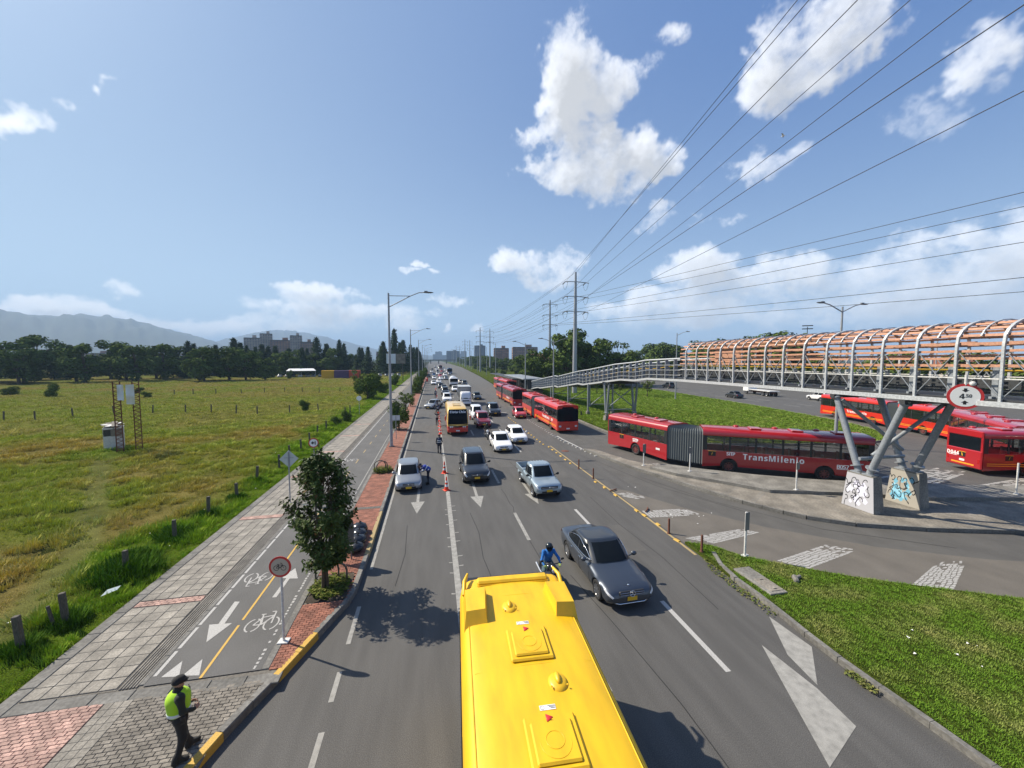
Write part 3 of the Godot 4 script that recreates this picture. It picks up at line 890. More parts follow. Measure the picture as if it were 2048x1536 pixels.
func near_pavers(root: Node, called: String, x0: float, x1: float, prefix: String) -> void:
	# courses from the band towards the bridge; the far ones show largest, so they are the parts
	var me := []
	for k in 3:
		var b := MB.new()
		b.rbox(V(0, -0.02, 0), V(0.192 - 0.002 * k, 0.04, 0.092), 0.007)
		me.append(b.mesh())
	var rest := [MB.new(), MB.new(), MB.new(), MB.new()]
	var n := 0
	for row in 80:
		var z := -10.58 + row * 0.1
		var x := x0 + (0.0 if row % 2 else 0.1)
		while x < x1:
			var hi := minf(x + 0.1, minf(x1, kerb_x(z - 0.05) - 0.10))
			var lo := maxf(x - 0.1, x0)
			if hi - lo > 0.03:
				var k := rng.randi() % 4
				var y := 0.212 + rng.randf_range(-0.004, 0.003)
				if n < 300 and z < -7.4:
					var o := inst(called, me[rng.randi() % 3], mats["%s%d" % [prefix, k]], root)
					o.position = V((lo + hi) * 0.5, y, z)
					o.rotation = V(rng.randf_range(-0.015, 0.015), rng.randf_range(-0.015, 0.015), rng.randf_range(-0.012, 0.012))
					if hi - lo < 0.195: o.scale.x = (hi - lo) / 0.2
					n += 1
				else:
					rest[k].box(V((lo + hi) * 0.5, y - 0.02, z), V(hi - lo - 0.008, 0.04, 0.092))
			x += 0.2
	for k in 4:
		if rest[k].v.size() > 0:
			tag(part(called + "_field", rest[k], mats["%s%d" % [prefix, k]], root), "", "", "", "stuff")
func bike_mark(cp: Node, at: Vector3, flip: float) -> void:
	var m := MB.new()
	m.t = Transform3D(Basis(UP, 0.0 if flip > 0 else PI), at)
	var w := 0.045
	var lift := 0.001
	for cx in [-0.26, 0.26]:
		for k in 14:
			if k % 7 == 3: continue
			var a := TAU * k / 14; var b := TAU * (k + 1) / 14
			var p := V(cx + cos(a) * 0.2, 0, sin(a) * 0.30); var q := V(cx + cos(b) * 0.2, 0, sin(b) * 0.30)
			var s := (q - p).cross(UP).normalized() * w * 0.5
			m.quad(p - s, q - s, q + s, p + s)
	for e in [[-0.26, 0, -0.1, -0.35], [-0.1, -0.35, 0.22, -0.4], [-0.02, 0.02, 0.22, -0.4], [-0.26, 0, -0.02, 0.02], [-0.02, 0.02, -0.14, -0.48], [0.26, 0, 0.2, -0.6], [0.2, -0.6, 0.08, -0.6], [-0.2, -0.5, -0.06, -0.5]]:
		lift += 0.0007
		var p := V(e[0], lift, e[1]); var q := V(e[2], lift, e[3])
		var s := (q - p).cross(UP).normalized() * w * 0.5
		m.quad(p - s, q - s, q + s, p + s)
	part("cycle_symbol", m, mats["white_paint"], cp)

# ---------------------------------------------------------------- footbridge
const BX0 := 23.3
const BX1 := 26.7
func bridge_y(z: float) -> float:
	# height of the lower edge
	var t := [[10.0, 6.62], [-11.1, 6.49], [-33.2, 6.34], [-39.1, 6.2], [-42, 5.86], [-45.4, 5.78], [-57.9, 4.34], [-60.1, 4.36], [-70.6, 3.05], [-72.4, 3.12], [-83.0, 1.95], [-84.9, 1.96], [-92, 1.1]]
	for i in t.size() - 1:
		if z <= t[i][0] and z >= t[i + 1][0]:
			return lerpf(t[i][1], t[i + 1][1], (z - t[i][0]) / (t[i + 1][0] - t[i][0]))
	return 1.1
func along(m: MB, x: float, dy: float, z0: float, z1: float, w: float, h: float, brk: Array = [-33.2, -39.1, -42.0, -45.4, -57.9, -60.1, -70.6, -72.4, -83.0, -84.9]) -> void:
	var zz := [z0]
	for b in brk:
		if b < z0 and b > z1: zz.append(b)
	zz.append(z1)
	for i in zz.size() - 1:
		m.bar(V(x, bridge_y(zz[i]) + dy, zz[i]), V(x, bridge_y(zz[i + 1]) + dy, zz[i + 1] - 0.01), w, h)
func rib_profile(bulge := 0.0) -> PackedVector3Array:
	# from the near lower edge over the roof to the far lower edge, z = 0
	var o := PackedVector3Array()
	var cx := (BX0 + BX1) * 0.5
	o.append(V(BX0, 0.12, 0)); o.append(V(BX0 - 0.02, 2.55, 0))
	for k in range(1, 12):
		var a := PI - PI * k / 12.0
		o.append(V(cx + cos(a) * (1.72 + bulge), 2.75 + sin(a) * (1.02 + bulge), 0))
	o.append(V(BX1 + 0.02, 2.55, 0)); o.append(V(BX1, 0.12, 0))
	return o
func footbridge() -> void:
	var fb := thing("footbridge", "grey steel footbridge with orange slatted cage and a long open ramp", "footbridge")
	var m: MB
	var zc := -33.3
	var zn := 5.0
	var ze := -91.0
	# lower edge beams, deck
	for x in [BX0, BX1]:
		m = MB.new()
		along(m, x, 0.11, zn, ze, 0.16, 0.22)
		part("edge_beam", m, mats["pale_steel"], fb)
	m = MB.new()
	for i in 97:
		var z := zn - i
		m.bar(V((BX0 + BX1) * 0.5, bridge_y(z) + 0.27, z), V((BX0 + BX1) * 0.5, bridge_y(z - 1) + 0.27, z - 0.99), BX1 - BX0 - 0.2, 0.06)
	part("deck", m, mats["dark_steel"], fb)
	# cross beams below the deck
	var beam := bxm(V((BX0 + BX1) * 0.5, 0.12, 0), V(BX1 - BX0 - 0.2, 0.2, 0.14)).mesh()
	var post := MB.new()
	post.box(V(0, 1.15, 0), V(0.07, 2.1, 0.10)); post.box(V(0.16, 1.15, 0), V(0.30, 2.1, 0.035)); post.box(V(0.31, 0.85, 0), V(0.06, 1.5, 0.12))
	var post_m := post.mesh()
	var prof := rib_profile()
	var ribm := MB.new()
	for i in prof.size() - 1:
		ribm.bar(prof[i], prof[i + 1] + (prof[i + 1] - prof[i]).normalized() * 0.02, 0.105, 0.09)
	var rib_mesh := ribm.mesh()
	var inner := MB.new()
	inner.box(V(BX0 + 0.34, 1.0, 0), V(0.05, 1.5, 0.2)); inner.box(V(BX0 + 0.34, 0.36, 0.0), V(0.5, 0.1, 0.1))
	inner.box(V(BX1 - 0.34, 1.0, 0), V(0.05, 1.5, 0.2))
	var inner_mesh := inner.mesh()
	var z := zn - 0.5
	var n := 0
	var br := MB.new()
	var step := 1.48
	br.rod(V(BX0 + 0.02, 0.3, 0), V(BX0 + 0.02, 2.4, -step), 0.022, 6)
	br.rod(V(BX0 + 0.045, 2.4, 0), V(BX0 + 0.045, 0.3, -step), 0.022, 6)
	var brace_mesh := br.mesh()
	while z > zc - 0.3:
		var y := bridge_y(z)
		var o := inst("rib", rib_mesh, mats["pale_steel"], fb); o.position = V(0, y, z)
		o = inst("inner_post", inner_mesh, mats["grey_steel"], fb); o.position = V(0, y, z - 0.35)
		o = inst("cross_beam", beam, mats["dark_steel"], fb); o.position = V(0, y, z)
		if z - step > zc - 0.3:
			o = inst("cross_brace", brace_mesh, mats["grey_steel"], fb); o.position = V(0, y, z)
			o = inst("cross_brace", brace_mesh, mats["grey_steel"], fb); o.position = V(BX1 - BX0 - 0.07, y, z)
			# light half rib in the roof between two ribs
			var lr := MB.new()
			for i in range(2, 12):
				lr.bar(prof[i] + V(0, y, z - step * 0.5), prof[i + 1] + V(0, y, z - step * 0.5), 0.05, 0.05)
			part("roof_rib", lr, mats["pale_steel"], fb)
		z -= step
		n += 1
	# orange slats run the length of the cage: five on each side, the rest bent over the roof
	var rows := [[BX0 + 0.08, 1.72], [BX0 + 0.08, 2.05], [BX0 + 0.08, 2.37], [BX0 + 0.07, 2.70], [BX1 - 0.08, 1.72], [BX1 - 0.08, 2.21], [BX1 - 0.07, 2.70]]
	var cx := (BX0 + BX1) * 0.5
	for k in range(1, 9):
		var a := PI - PI * k / 9.0
		rows.append([cx + cos(a) * 1.64, 2.75 + sin(a) * 0.95])
	for r in rows.size():
		m = MB.new()
		var zz := zn
		var top: bool = r >= 7
		var ang := atan2(rows[r][1] - 2.75, rows[r][0] - cx)
		var pr := []
		while zz > zc - 0.6:
			# sun-bent timber-plastic boards: they sag and twist a little from rib to rib
			var sag := (rng.randf_range(-0.03, 0.02)) * (1.0 if top else 0.35)
			var c := V(rows[r][0], bridge_y(zz) + rows[r][1] + sag, zz)
			var nrm := V(cos(ang), sin(ang), 0) if top else V(-1 if rows[r][0] < cx else 1, 0, 0)
			var tan := V(-nrm.y, nrm.x, 0)
			var hw := 0.055
			pr.append([c + tan * hw + nrm * 0.018, c - tan * hw + nrm * 0.018, c - tan * hw - nrm * 0.018, c + tan * hw - nrm * 0.018])
			zz -= step * 0.5
		var lines := []
		for s in pr:
			lines.append(PackedVector3Array(s))
		for i in lines.size() - 1:
			var ctr: Vector3 = (lines[i][0] + lines[i][2] + lines[i + 1][0] + lines[i + 1][2]) * 0.25
			for e in 4:
				m.fq(ctr, lines[i][e], lines[i][(e + 1) % 4], lines[i + 1][(e + 1) % 4], lines[i + 1][e])
		var se = lines[lines.size() - 1]
		m.quad(se[0], se[1], se[2], se[3])
		part("slat", m, mats["orange_slat"], fb)
	# loose boards that came off the far side
	for k in 3:
		m = MB.new()
		m.t = Transform3D(Basis(UP, 0.1 * k).rotated(Vector3.BACK, 0.12), V(BX1 - 0.3, 9.2 + 0.06 * k, -16.5 + k * 0.4))
		m.rbox(Vector3.ZERO, V(0.14, 0.05, 2.6), 0.015)
		part("loose_slat", m, mats["orange_slat"], fb)
	# closed orange wall at the far end of the cage
	for k in 9:
		part("end_board", bxm(V(BX1 - 0.06, 8.25 + k * 0.17, -31.2), V(0.04, 0.15, 3.2), 0.01), mats["orange_slat"], fb)
	# rails
	for x in [BX0 + 0.03, BX1 - 0.03]:
		m = MB.new()
		along(m, x, 1.18, zn, zc, 0.05, 0.05)
		part("outer_rail", m, mats["white_steel"], fb)
	for x in [BX0 + 0.55, BX1 - 0.55]:
		for h in [1.5]:
			m = MB.new()
			along(m, x, h, zn, -62.0, 0.05, 0.05)
			part("handrail", m, mats["yellow_rail"], fb)
		for h in [0.55, 0.8, 1.0]:
			m = MB.new()
			along(m, x + 0.05, h, zn, -62.0, 0.03, 0.12)
			part("guard_rail", m, mats["dark_steel"], fb)
	# ramp: white top rail, plate posts
	for x in [BX0, BX1]:
		m = MB.new()
		var tops := [[-33.3, 2.2], [-39.5, 2.2], [-41.5, 2.22], [-47, 2.2], [-55.2, 2.26], [-60.3, 2.12], [-70.6, 2.14], [-72.4, 2.1], [-84, 1.98], [-91, 1.85]]
		for i in tops.size() - 1:
			m.tube(PackedVector3Array([V(x, bridge_y(tops[i][0]) + tops[i][1], tops[i][0]), V(x, bridge_y(tops[i + 1][0]) + tops[i + 1][1], tops[i + 1][0])]), 0.085, 8)
		part("top_rail", m, mats["pale_steel"], fb)
		z = zc - 1.0
		while z > ze:
			var o := inst("rail_post", post_m, mats["grey_steel"], fb)
			o.position = V(x, bridge_y(z), z)
			if x > 25: o.rotation.y = PI
			z -= step
		for h in [0.6, 1.1, 1.6]:
			m = MB.new()
			along(m, x, h, zc, ze, 0.03, 0.04)
			part("guard_rail", m, mats["pale_steel"], fb)
	# piers: V legs on concrete blocks
	pier(fb, -16.85, true)
	pier(fb, -48.9, false)
	pier(fb, 12.0, false)
	for q in [[-55.1, 4.2], [-64, 3.7], [-74, 2.8]]:
		for x in [BX0 - 0.3, BX1 + 0.3]:
			m = MB.new()
			m.rod(V(x, 0.55, q[0]), V(x, bridge_y(q[0]) + 0.05, q[0]), 0.13, 10)
			part("leg", m, mats["grey_steel"], fb)
			part("footing", bxm(V(x, 0.3, q[0]), V(0.5, 0.6, 0.5), 0.04), mats["concrete"], fb)
		m = MB.new()
		m.rod(V(BX0 - 0.3, 1.2, q[0]), V(BX1 + 0.3, bridge_y(q[0]) - 0.4, q[0]), 0.07, 8)
		m.rod(V(BX0 - 0.3, 1.6, q[0]), V(BX1 + 0.3, 1.6, q[0]), 0.06, 8)
		part("leg_brace", m, mats["grey_steel"], fb)
	# station at the foot of the ramp
	var stn := thing("bus_station", "long dark bus station with flat roofs at the foot of the ramp", "station", V(0, 0, 0))
	part("hall", bxm(V(24.4, 2.0, -104), V(3.6, 2.9, 24), 0.05), mats["dark_steel"], stn)
	part("roof", bxm(V(24.0, 3.62, -104), V(5.4, 0.28, 26), 0.05), mats["grey_steel"], stn)
	part("roof", bxm(V(21.6, 3.35, -118), V(3.2, 0.25, 40), 0.05), mats["dark_steel"], stn)
	part("platform", bxm(V(23.6, 0.55, -112), V(4.6, 0.9, 44), 0.03), mats["concrete"], stn)
	for k in 9:
		part("door_bay", bxm(V(22.55, 2.0, -94 - k * 2.6), V(0.08, 2.4, 2.2)), mats["car_glass"], stn)
func pier(fb: Node3D, z: float, big: bool) -> void:
	var yt := bridge_y(z)
	var by := 2.15 if big else 0.8
	var g := 0.16 if big else 0.12
	var sp := 1.75 if big else 0.75
	var lr := 0.17 if big else 0.15
	for s in 2:
		var x := BX0 + 0.1 if s == 0 else BX1 - 0.1
		if not big: x = BX0 - 0.2 if s == 0 else BX1 + 0.5
		var w := 0.36 if big else 0.32
		var lz := 0.85 if big else 0.42
		var m := MB.new()
		var a := [V(x - w, g - 0.1, z - lz), V(x + w, g - 0.1, z - lz), V(x + w, g - 0.1, z + lz), V(x - w, g - 0.1, z + lz)]
		var k := 0.78
		var b := [V(x - w * k, by, z - lz * k), V(x + w * k, by, z - lz * k), V(x + w * k, by, z + lz * k), V(x - w * k, by, z + lz * k)]
		var ctr := V(x, 1, z)
		for e in 4:
			m.fq(ctr, a[e], a[(e + 1) % 4], b[(e + 1) % 4], b[e])
		m.fq(ctr, b[0], b[1], b[2], b[3])
		var blk := part("pier_block", m, mats["concrete"], fb)
		if big:
			# spray-painted face towards the bus lane: abstract letters
			var gm := MB.new(); gm.use_uv = true
			var off := V(-0.004, 0, 0)
			var q := [a[3], a[0], b[0], b[3]]
			var lo := 0.06; var hi := 0.97
			var P := [q[0].lerp(q[3], lo), q[1].lerp(q[2], lo), q[1].lerp(q[2], hi), q[0].lerp(q[3], hi)]
			gm.quad(P[1] + off, P[2] + off, P[3] + off, P[0] + off)
			part("spray_painting", gm, graffiti_mat(s), blk)
			for pz in [-0.3, 0.3]:
				part("base_plate", bxm(V(x, by + 0.03, z + pz), V(0.5, 0.06, 0.5)), mats["grey_steel"], fb)
		for d in [-1.0, 1.0]:
			m = MB.new()
			var foot := V(x, by + 0.05, z + d * 0.28 * (1.0 if big else 0.5))
			var head := V(x, yt - 0.05, z + d * sp)
			m.rod(foot, head, lr, 14)
			part("leg", m, mats["grey_steel"], fb)
			m = MB.new()
			m.rod(foot.lerp(head, 0.07), foot.lerp(head, 0.085), lr + 0.13, 14)
			m.rod(foot.lerp(head, 0.955), foot.lerp(head, 0.97), lr + 0.11, 14)
			part("leg_flange", m, mats["grey_steel"], fb)
	var xa := BX0 + 0.1 if big else BX0 - 0.2
	var xb := BX1 - 0.1 if big else BX1 + 0.5
	var m2 := MB.new()
	m2.rod(V(xa, by + 0.75, z - 0.3), V(xb, by + 0.75, z - 0.3), 0.1 if big else 0.07, 10)
	part("tie_tube", m2, mats["grey_steel"], fb)
	m2 = MB.new()
	m2.rod(V(xa, by + 1.1, z + 0.35), V(xb, yt - 0.3, z + sp * 0.8), 0.1 if big else 0.07, 10)
	part("tie_tube", m2, mats["grey_steel"], fb)
	m2 = MB.new()
	m2.rod(V(xb, by + 1.1, z - 0.35), V(xa, yt - 0.3, z - sp * 0.8), 0.1 if big else 0.07, 10)
	part("tie_tube", m2, mats["grey_steel"], fb)
	for d in [-1.0, 1.0]:
		part("head_beam", bxm(V((xa + xb) * 0.5, yt - 0.12, z + d * sp), V(xb - xa + 0.6, 0.22, 0.24)), mats["dark_steel"], fb)
func graffiti_mat(which: int) -> StandardMaterial3D:
	var key := "graffiti%d" % which
	if mats.has(key): return mats[key]
	var im := Image.create(256, 256, false, Image.FORMAT_RGB8)
	im.fill(Color(0.66, 0.66, 0.68) if which == 0 else Color(0.62, 0.60, 0.56))
	var r := RandomNumberGenerator.new(); r.seed = 40 + which
	if which == 1:
		for k in 26:
			var c := Vector2(r.randf_range(50, 205), r.randf_range(50, 215))
			blot(im, c, r.randf_range(14, 34), Color(0.42, 0.66, 0.76) if k % 3 else Color(0.55, 0.76, 0.84))
	else:
		for k in 20:
			blot(im, Vector2(r.randf_range(30, 226), r.randf_range(50, 225)), r.randf_range(14, 30), Color(0.80, 0.80, 0.87))
	# letter-like loops and hooks in black outline
	for k in 11:
		var c := Vector2(40 + (k % 4) * 55 + r.randf_range(-16, 16), 65 + (k / 4) * 62 + r.randf_range(-14, 14))
		var a0 := r.randf() * TAU
		var p := c
		var sweep := r.randf_range(2.0, 5.5) * (1 if r.randf() < 0.5 else -1)
		var rad := r.randf_range(14, 28)
		var last := c + Vector2(cos(a0), sin(a0)) * rad
		for i in range(1, 15):
			p = c + Vector2(cos(a0 + sweep * i / 14.0), sin(a0 + sweep * i / 14.0) * 1.2) * rad * (1.0 - 0.25 * i / 14.0)
			stroke(im, last, p, 2.6)
			last = p
		var q := last
		for i in 3:
			var q2 := q + Vector2(r.randf_range(-38, 38), r.randf_range(-38, 38))
			stroke(im, q, q2, 2.6)
			q = q2
	var m := mat(key, Color(1, 1, 1), 0.7)
	m.albedo_texture = ImageTexture.create_from_image(im)
	return m
func blot(im: Image, c: Vector2, rad: float, col: Color) -> void:
	for y in range(int(c.y - rad), int(c.y + rad)):
		for x in range(int(c.x - rad), int(c.x + rad)):
			if x >= 0 and y >= 0 and x < im.get_width() and y < im.get_height() and absf(x - c.x) + absf(y - c.y) * 0.8 < rad:
				im.set_pixel(x, y, col)
func stroke(im: Image, a: Vector2, b: Vector2, w: float) -> void:
	var n := int(a.distance_to(b)) + 1
	for i in n + 1:
		var p := a.lerp(b, float(i) / n)
		im.fill_rect(Rect2i(int(p.x - w), int(p.y - w), int(w * 2), int(w * 2)), Color(0.06, 0.06, 0.08))

# ---------------------------------------------------------------- poles, pylons, wires
func lamp(label: String, at: Vector3, h: float, kind: String, turn := 0.0, group := "") -> void:
	var t := thing("street_lamp", label, "street lamp", at, turn, group)
	var m := MB.new()
	m.tube(PackedVector3Array([V(0, 0, 0), V(0, h * 0.5, 0), V(0, h, 0)]), [0.15, 0.115, 0.08], 10)
	part("pole", m, mats["galvanised"], t)
	part("base_plate", bxm(V(0, 0.03, 0), V(0.46, 0.06, 0.46)), mats["dark_steel"], t)
	var sides := [1.0]
	if kind == "double": sides = [1.0, -1.0]
	for s in sides:
		m = MB.new()
		if kind == "truss":
			m.tube(PackedVector3Array([V(0, h - 1.3, 0), V(s * 2.0, h - 0.2, 0), V(s * 2.75, h + 0.12, 0), V(s * 3.3, h + 0.16, 0)]), 0.045, 6)
			m.rod(V(0, h - 0.25, 0), V(s * 1.95, h - 0.22, 0), 0.035, 6)
		else:
			m.tube(PackedVector3Array([V(0, h - 0.5, 0), V(s * 1.5, h + 0.15, 0), V(s * 2.2, h + 0.3, 0)]), 0.05, 6)
		part("arm", m, mats["galvanised"], t)
		var ex: float = s * (3.35 if kind == "truss" else 2.3)
		var ey: float = h + (0.17 if kind == "truss" else 0.32)
		var hd := MB.new()
		hd.t = Transform3D(Basis(), V(ex + s * 0.25, ey, 0))
		hd.blob(Vector3.ZERO, V(0.52, 0.08, 0.17), 10, 5)
		hd.box(V(-s * 0.2, 0.08, 0), V(0.3, 0.1, 0.14))
		part("lamp_head", hd, mats["sign_back"], t)
func pylon(label: String, at: Vector3, h: float, arms: Array, reach: float, r: float, turn: float) -> void:
	var t := thing("power_pylon", label, "pylon", at, turn, "steel pole pylons along the avenue")
	var m := MB.new()
	m.tube(PackedVector3Array([V(0, 0, 0), V(0, h * 0.55, 0), V(0, h, 0)]), [r, r * 0.72, r * 0.4], 12)
	part("pole", m, mats["galvanised"], t)
	for a in arms:
		m = MB.new()
		for s in [-1.0, 1.0]:
			m.bar(V(0, a, 0), V(s * reach, a - 0.12, 0), 0.14, 0.16)
		part("cross_arm", m, mats["grey_steel"], t)
		for s in [-1.0, 1.0]:
			m = MB.new()
			for d in [-1.0, 1.0]:
				m.rod(V(s * reach, a - 0.12, 0), V(s * reach, a - 0.5, d * 1.5), 0.1, 6)
			part("insulator", m, mats["dark_steel"], t)
			m = MB.new()
			var jp := PackedVector3Array()
			for k in 9:
				var u := k / 8.0 * 2 - 1
				jp.append(V(s * reach, a - 0.5 - 1.5 * (1 - u * u), u * 1.5))
			m.tube(jp, 0.03, 5, false)
			part("jumper_wire", m, mats["dark_steel"], t)
func wire(label: String, a: Vector3, b: Vector3, sag: float, r: float, group: String) -> void:
	var p := PackedVector3Array()
	for k in 25:
		var u := k / 24.0
		p.append(a.lerp(b, u) - V(0, sag * 4 * u * (1 - u), 0))
	var m := MB.new()
	m.tube(p, r, 5, false)
	tag(part("power_wire", m, mats["dark_steel"]), label, "wire", group)
func poles_and_wires() -> void:
	lamp("tall grey street lamp rising from the red brick strip beside the rack with weeds", V(-3.97, 0.2, -37.9), 14.4, "truss")
	for k in 7:
		lamp("grey street lamp in the row further along the red brick strip", V(-4.5, 0.2, -83.0 - 45.0 * k), 14.4, "truss", 0.0, "street lamps along the brick strip")
	lamp("double armed street lamp on the lawn beside the ramp and the red bus", V(25.0 - 2.6, 0.12, -70.6), 11.9, "double")
	lamp("street lamp beside the bus station with its single arm over the bus road", V(20.6, 0.1, -86.0), 12.0, "single", PI)
	for q in [[24.0, -150.0], [27.0, -198.0], [27.5, -245.0], [28.0, -290.0], [28.5, -340.0], [29.0, -392.0], [30, -450.0], [30.5, -510.0]]:
		lamp("street lamp in the long row on the grass verge past the station", V(q[0], 0.1, q[1]), 14.5, "single", PI, "street lamps on the verge")
	lamp("double armed street lamp rising behind the orange cage from the tip of the lawn", V(38.7, 0.12, -30.6), 13.4, "double")
	lamp("single armed street lamp on the far edge of the lawn behind the ramp", V(49.8, 0.1, -72.6), 13.8, "single")
	for q in [[100.0, -60.0], [98.0, -98.0], [96, -140]]:
		lamp("street lamp beyond the far carriageway behind the orange cage", V(q[0], 0, q[1]), 13.5, "single", PI, "street lamps beyond the far carriageway")
	var P1 := V(34.1, 0.1, -90.3); var P2 := V(41.3, 0.1, -134.7)
	pylon("tallest steel pole pylon with three cross arms behind the ramp", P1, 29.4, [27.1, 23.6, 20.0], 2.7, 0.62, 0.07)
	pylon("steel pole pylon with three short cross arms beside the dark green trees", P2, 29.4, [28.0, 24.2, 20.7], 2.4, 0.6, -0.1)
	var far := [[30.5, -255.0], [38.0, -262.0], [33, -410], [39, -420], [35, -600], [41, -610], [38, -800], [42, -815]]
	for q in far:
		pylon("slender steel pole pylon in the double row far along the avenue", V(q[0], 0, q[1]), 29, [27, 23.5, 20], 2.6, 0.6, 0.0)
	var g := "power wires over the bus road"
	var ends := [[0.0, 29.3, 21.4, 29.7, -20.5, "the tip"], [-2.7, 27.0, 20.3, 28.0, -18.7, "the road side upper arm"], [-2.7, 23.5, 20.3, 25.8, -16.1, "the road side middle arm"], [2.7, 27.0, 25.7, 28.0, -17.6, "the lawn side upper arm"], [2.7, 23.5, 25.7, 25.8, -15.0, "the lawn side middle arm"], [-2.7, 19.9, 20.3, 20.8, -10.4, "the road side lower arm"], [2.7, 19.9, 25.7, 20.3, -13.0, "the lawn side lower arm"]]
	for e in ends:
		var a := P1 + V(e[0], e[1], 1.0)
		var b := V(e[2], e[3], e[4])
		wire("dark power wire over the footbridge from %s of the tallest pylon" % e[5], a, a + (b - a) * 1.9, 0.0, 0.024, g)
		wire("power wire strung between the tallest pylon and the far pylons", P1 + V(e[0], e[1], -1.0), V(30.5 + e[0], e[1] - 0.2, -255), 2.5, 0.03, "power wires far along the avenue")
	for e in [[-2.4, 27.8, 64.5, 27.5, -32], [2.4, 27.8, 70.5, 27.5, -35], [-2.4, 24.0, 62, 23.7, -30.6], [2.4, 24.0, 71.5, 23.4, -35.3], [-2.4, 20.5, 66, 18.3, -32.3], [2.4, 20.5, 74, 17.6, -36.0]]:
		var a := P2 + V(e[0], e[1], 1.0)
		var b := V(e[2], e[3], e[4])
		wire("dark power wire running from the second pylon above the orange cage", a, a + (b - a) * 1.5, 0.6, 0.04, "power wires above the orange cage")
		wire("power wire strung between the second pylon and the far pylons", P2 + V(e[0], e[1], -1), V(38 + e[0], e[1] - 1, -262), 2.0, 0.03, "power wires far along the avenue")

# ---------------------------------------------------------------- signs and small furniture
func disc(mb: MB, c: Vector3, r: float, t: float, sides := 28) -> void:
	# a round plate facing +z
	var f := PackedVector3Array(); var b := PackedVector3Array()
	for k in sides:
		var a := TAU * k / sides
		f.append(c + V(cos(a) * r, sin(a) * r, t * 0.5)); b.append(c + V(cos(a) * r, sin(a) * r, -t * 0.5))
	for k in sides:
		var k2 := (k + 1) % sides
		mb.fq(c, f[k], f[k2], b[k2], b[k])
		mb.tri(c + V(0, 0, t * 0.5), f[k2], f[k])
		mb.tri(c - V(0, 0, t * 0.5), b[k], b[k2])
func ring(mb: MB, c: Vector3, r0: float, r1: float, sides := 28) -> void:
	for k in sides:
		var a := TAU * k / sides; var b := TAU * (k + 1) / sides
		mb.quad(c + V(cos(a) * r0, sin(a) * r0, 0), c + V(cos(a) * r1, sin(a) * r1, 0), c + V(cos(b) * r1, sin(b) * r1, 0), c + V(cos(b) * r0, sin(b) * r0, 0))
func strokes(mb: MB, segs: Array, w: float, z: float) -> void:
	for s in segs:
		z += 0.0006
		var a := V(s[0], s[1], z); var b := V(s[2], s[3], z)
		var d := (b - a).cross(Vector3.BACK).normalized() * w * 0.5
		mb.quad(a - d, b - d, b + d, a + d)
func text(parent: Node, s: String, at: Vector3, size: float, m: Material, turn := 0.0, called := "lettering", bold := 700, stretch := 100) -> MeshInstance3D:
	var tm := TextMesh.new()
	var f := SystemFont.new()
	f.font_names = PackedStringArray(["Droid Sans"])
	f.font_weight = bold
	f.font_stretch = stretch
	tm.font = f
	tm.text = s
	tm.font_size = 48
	tm.pixel_size = size / 48.0 * 1.35
	tm.depth = 0.006
	tm.curve_step = 3.0
	var o := inst(called, tm, m, parent)
	o.position = at
	o.rotation.y = turn
	return o
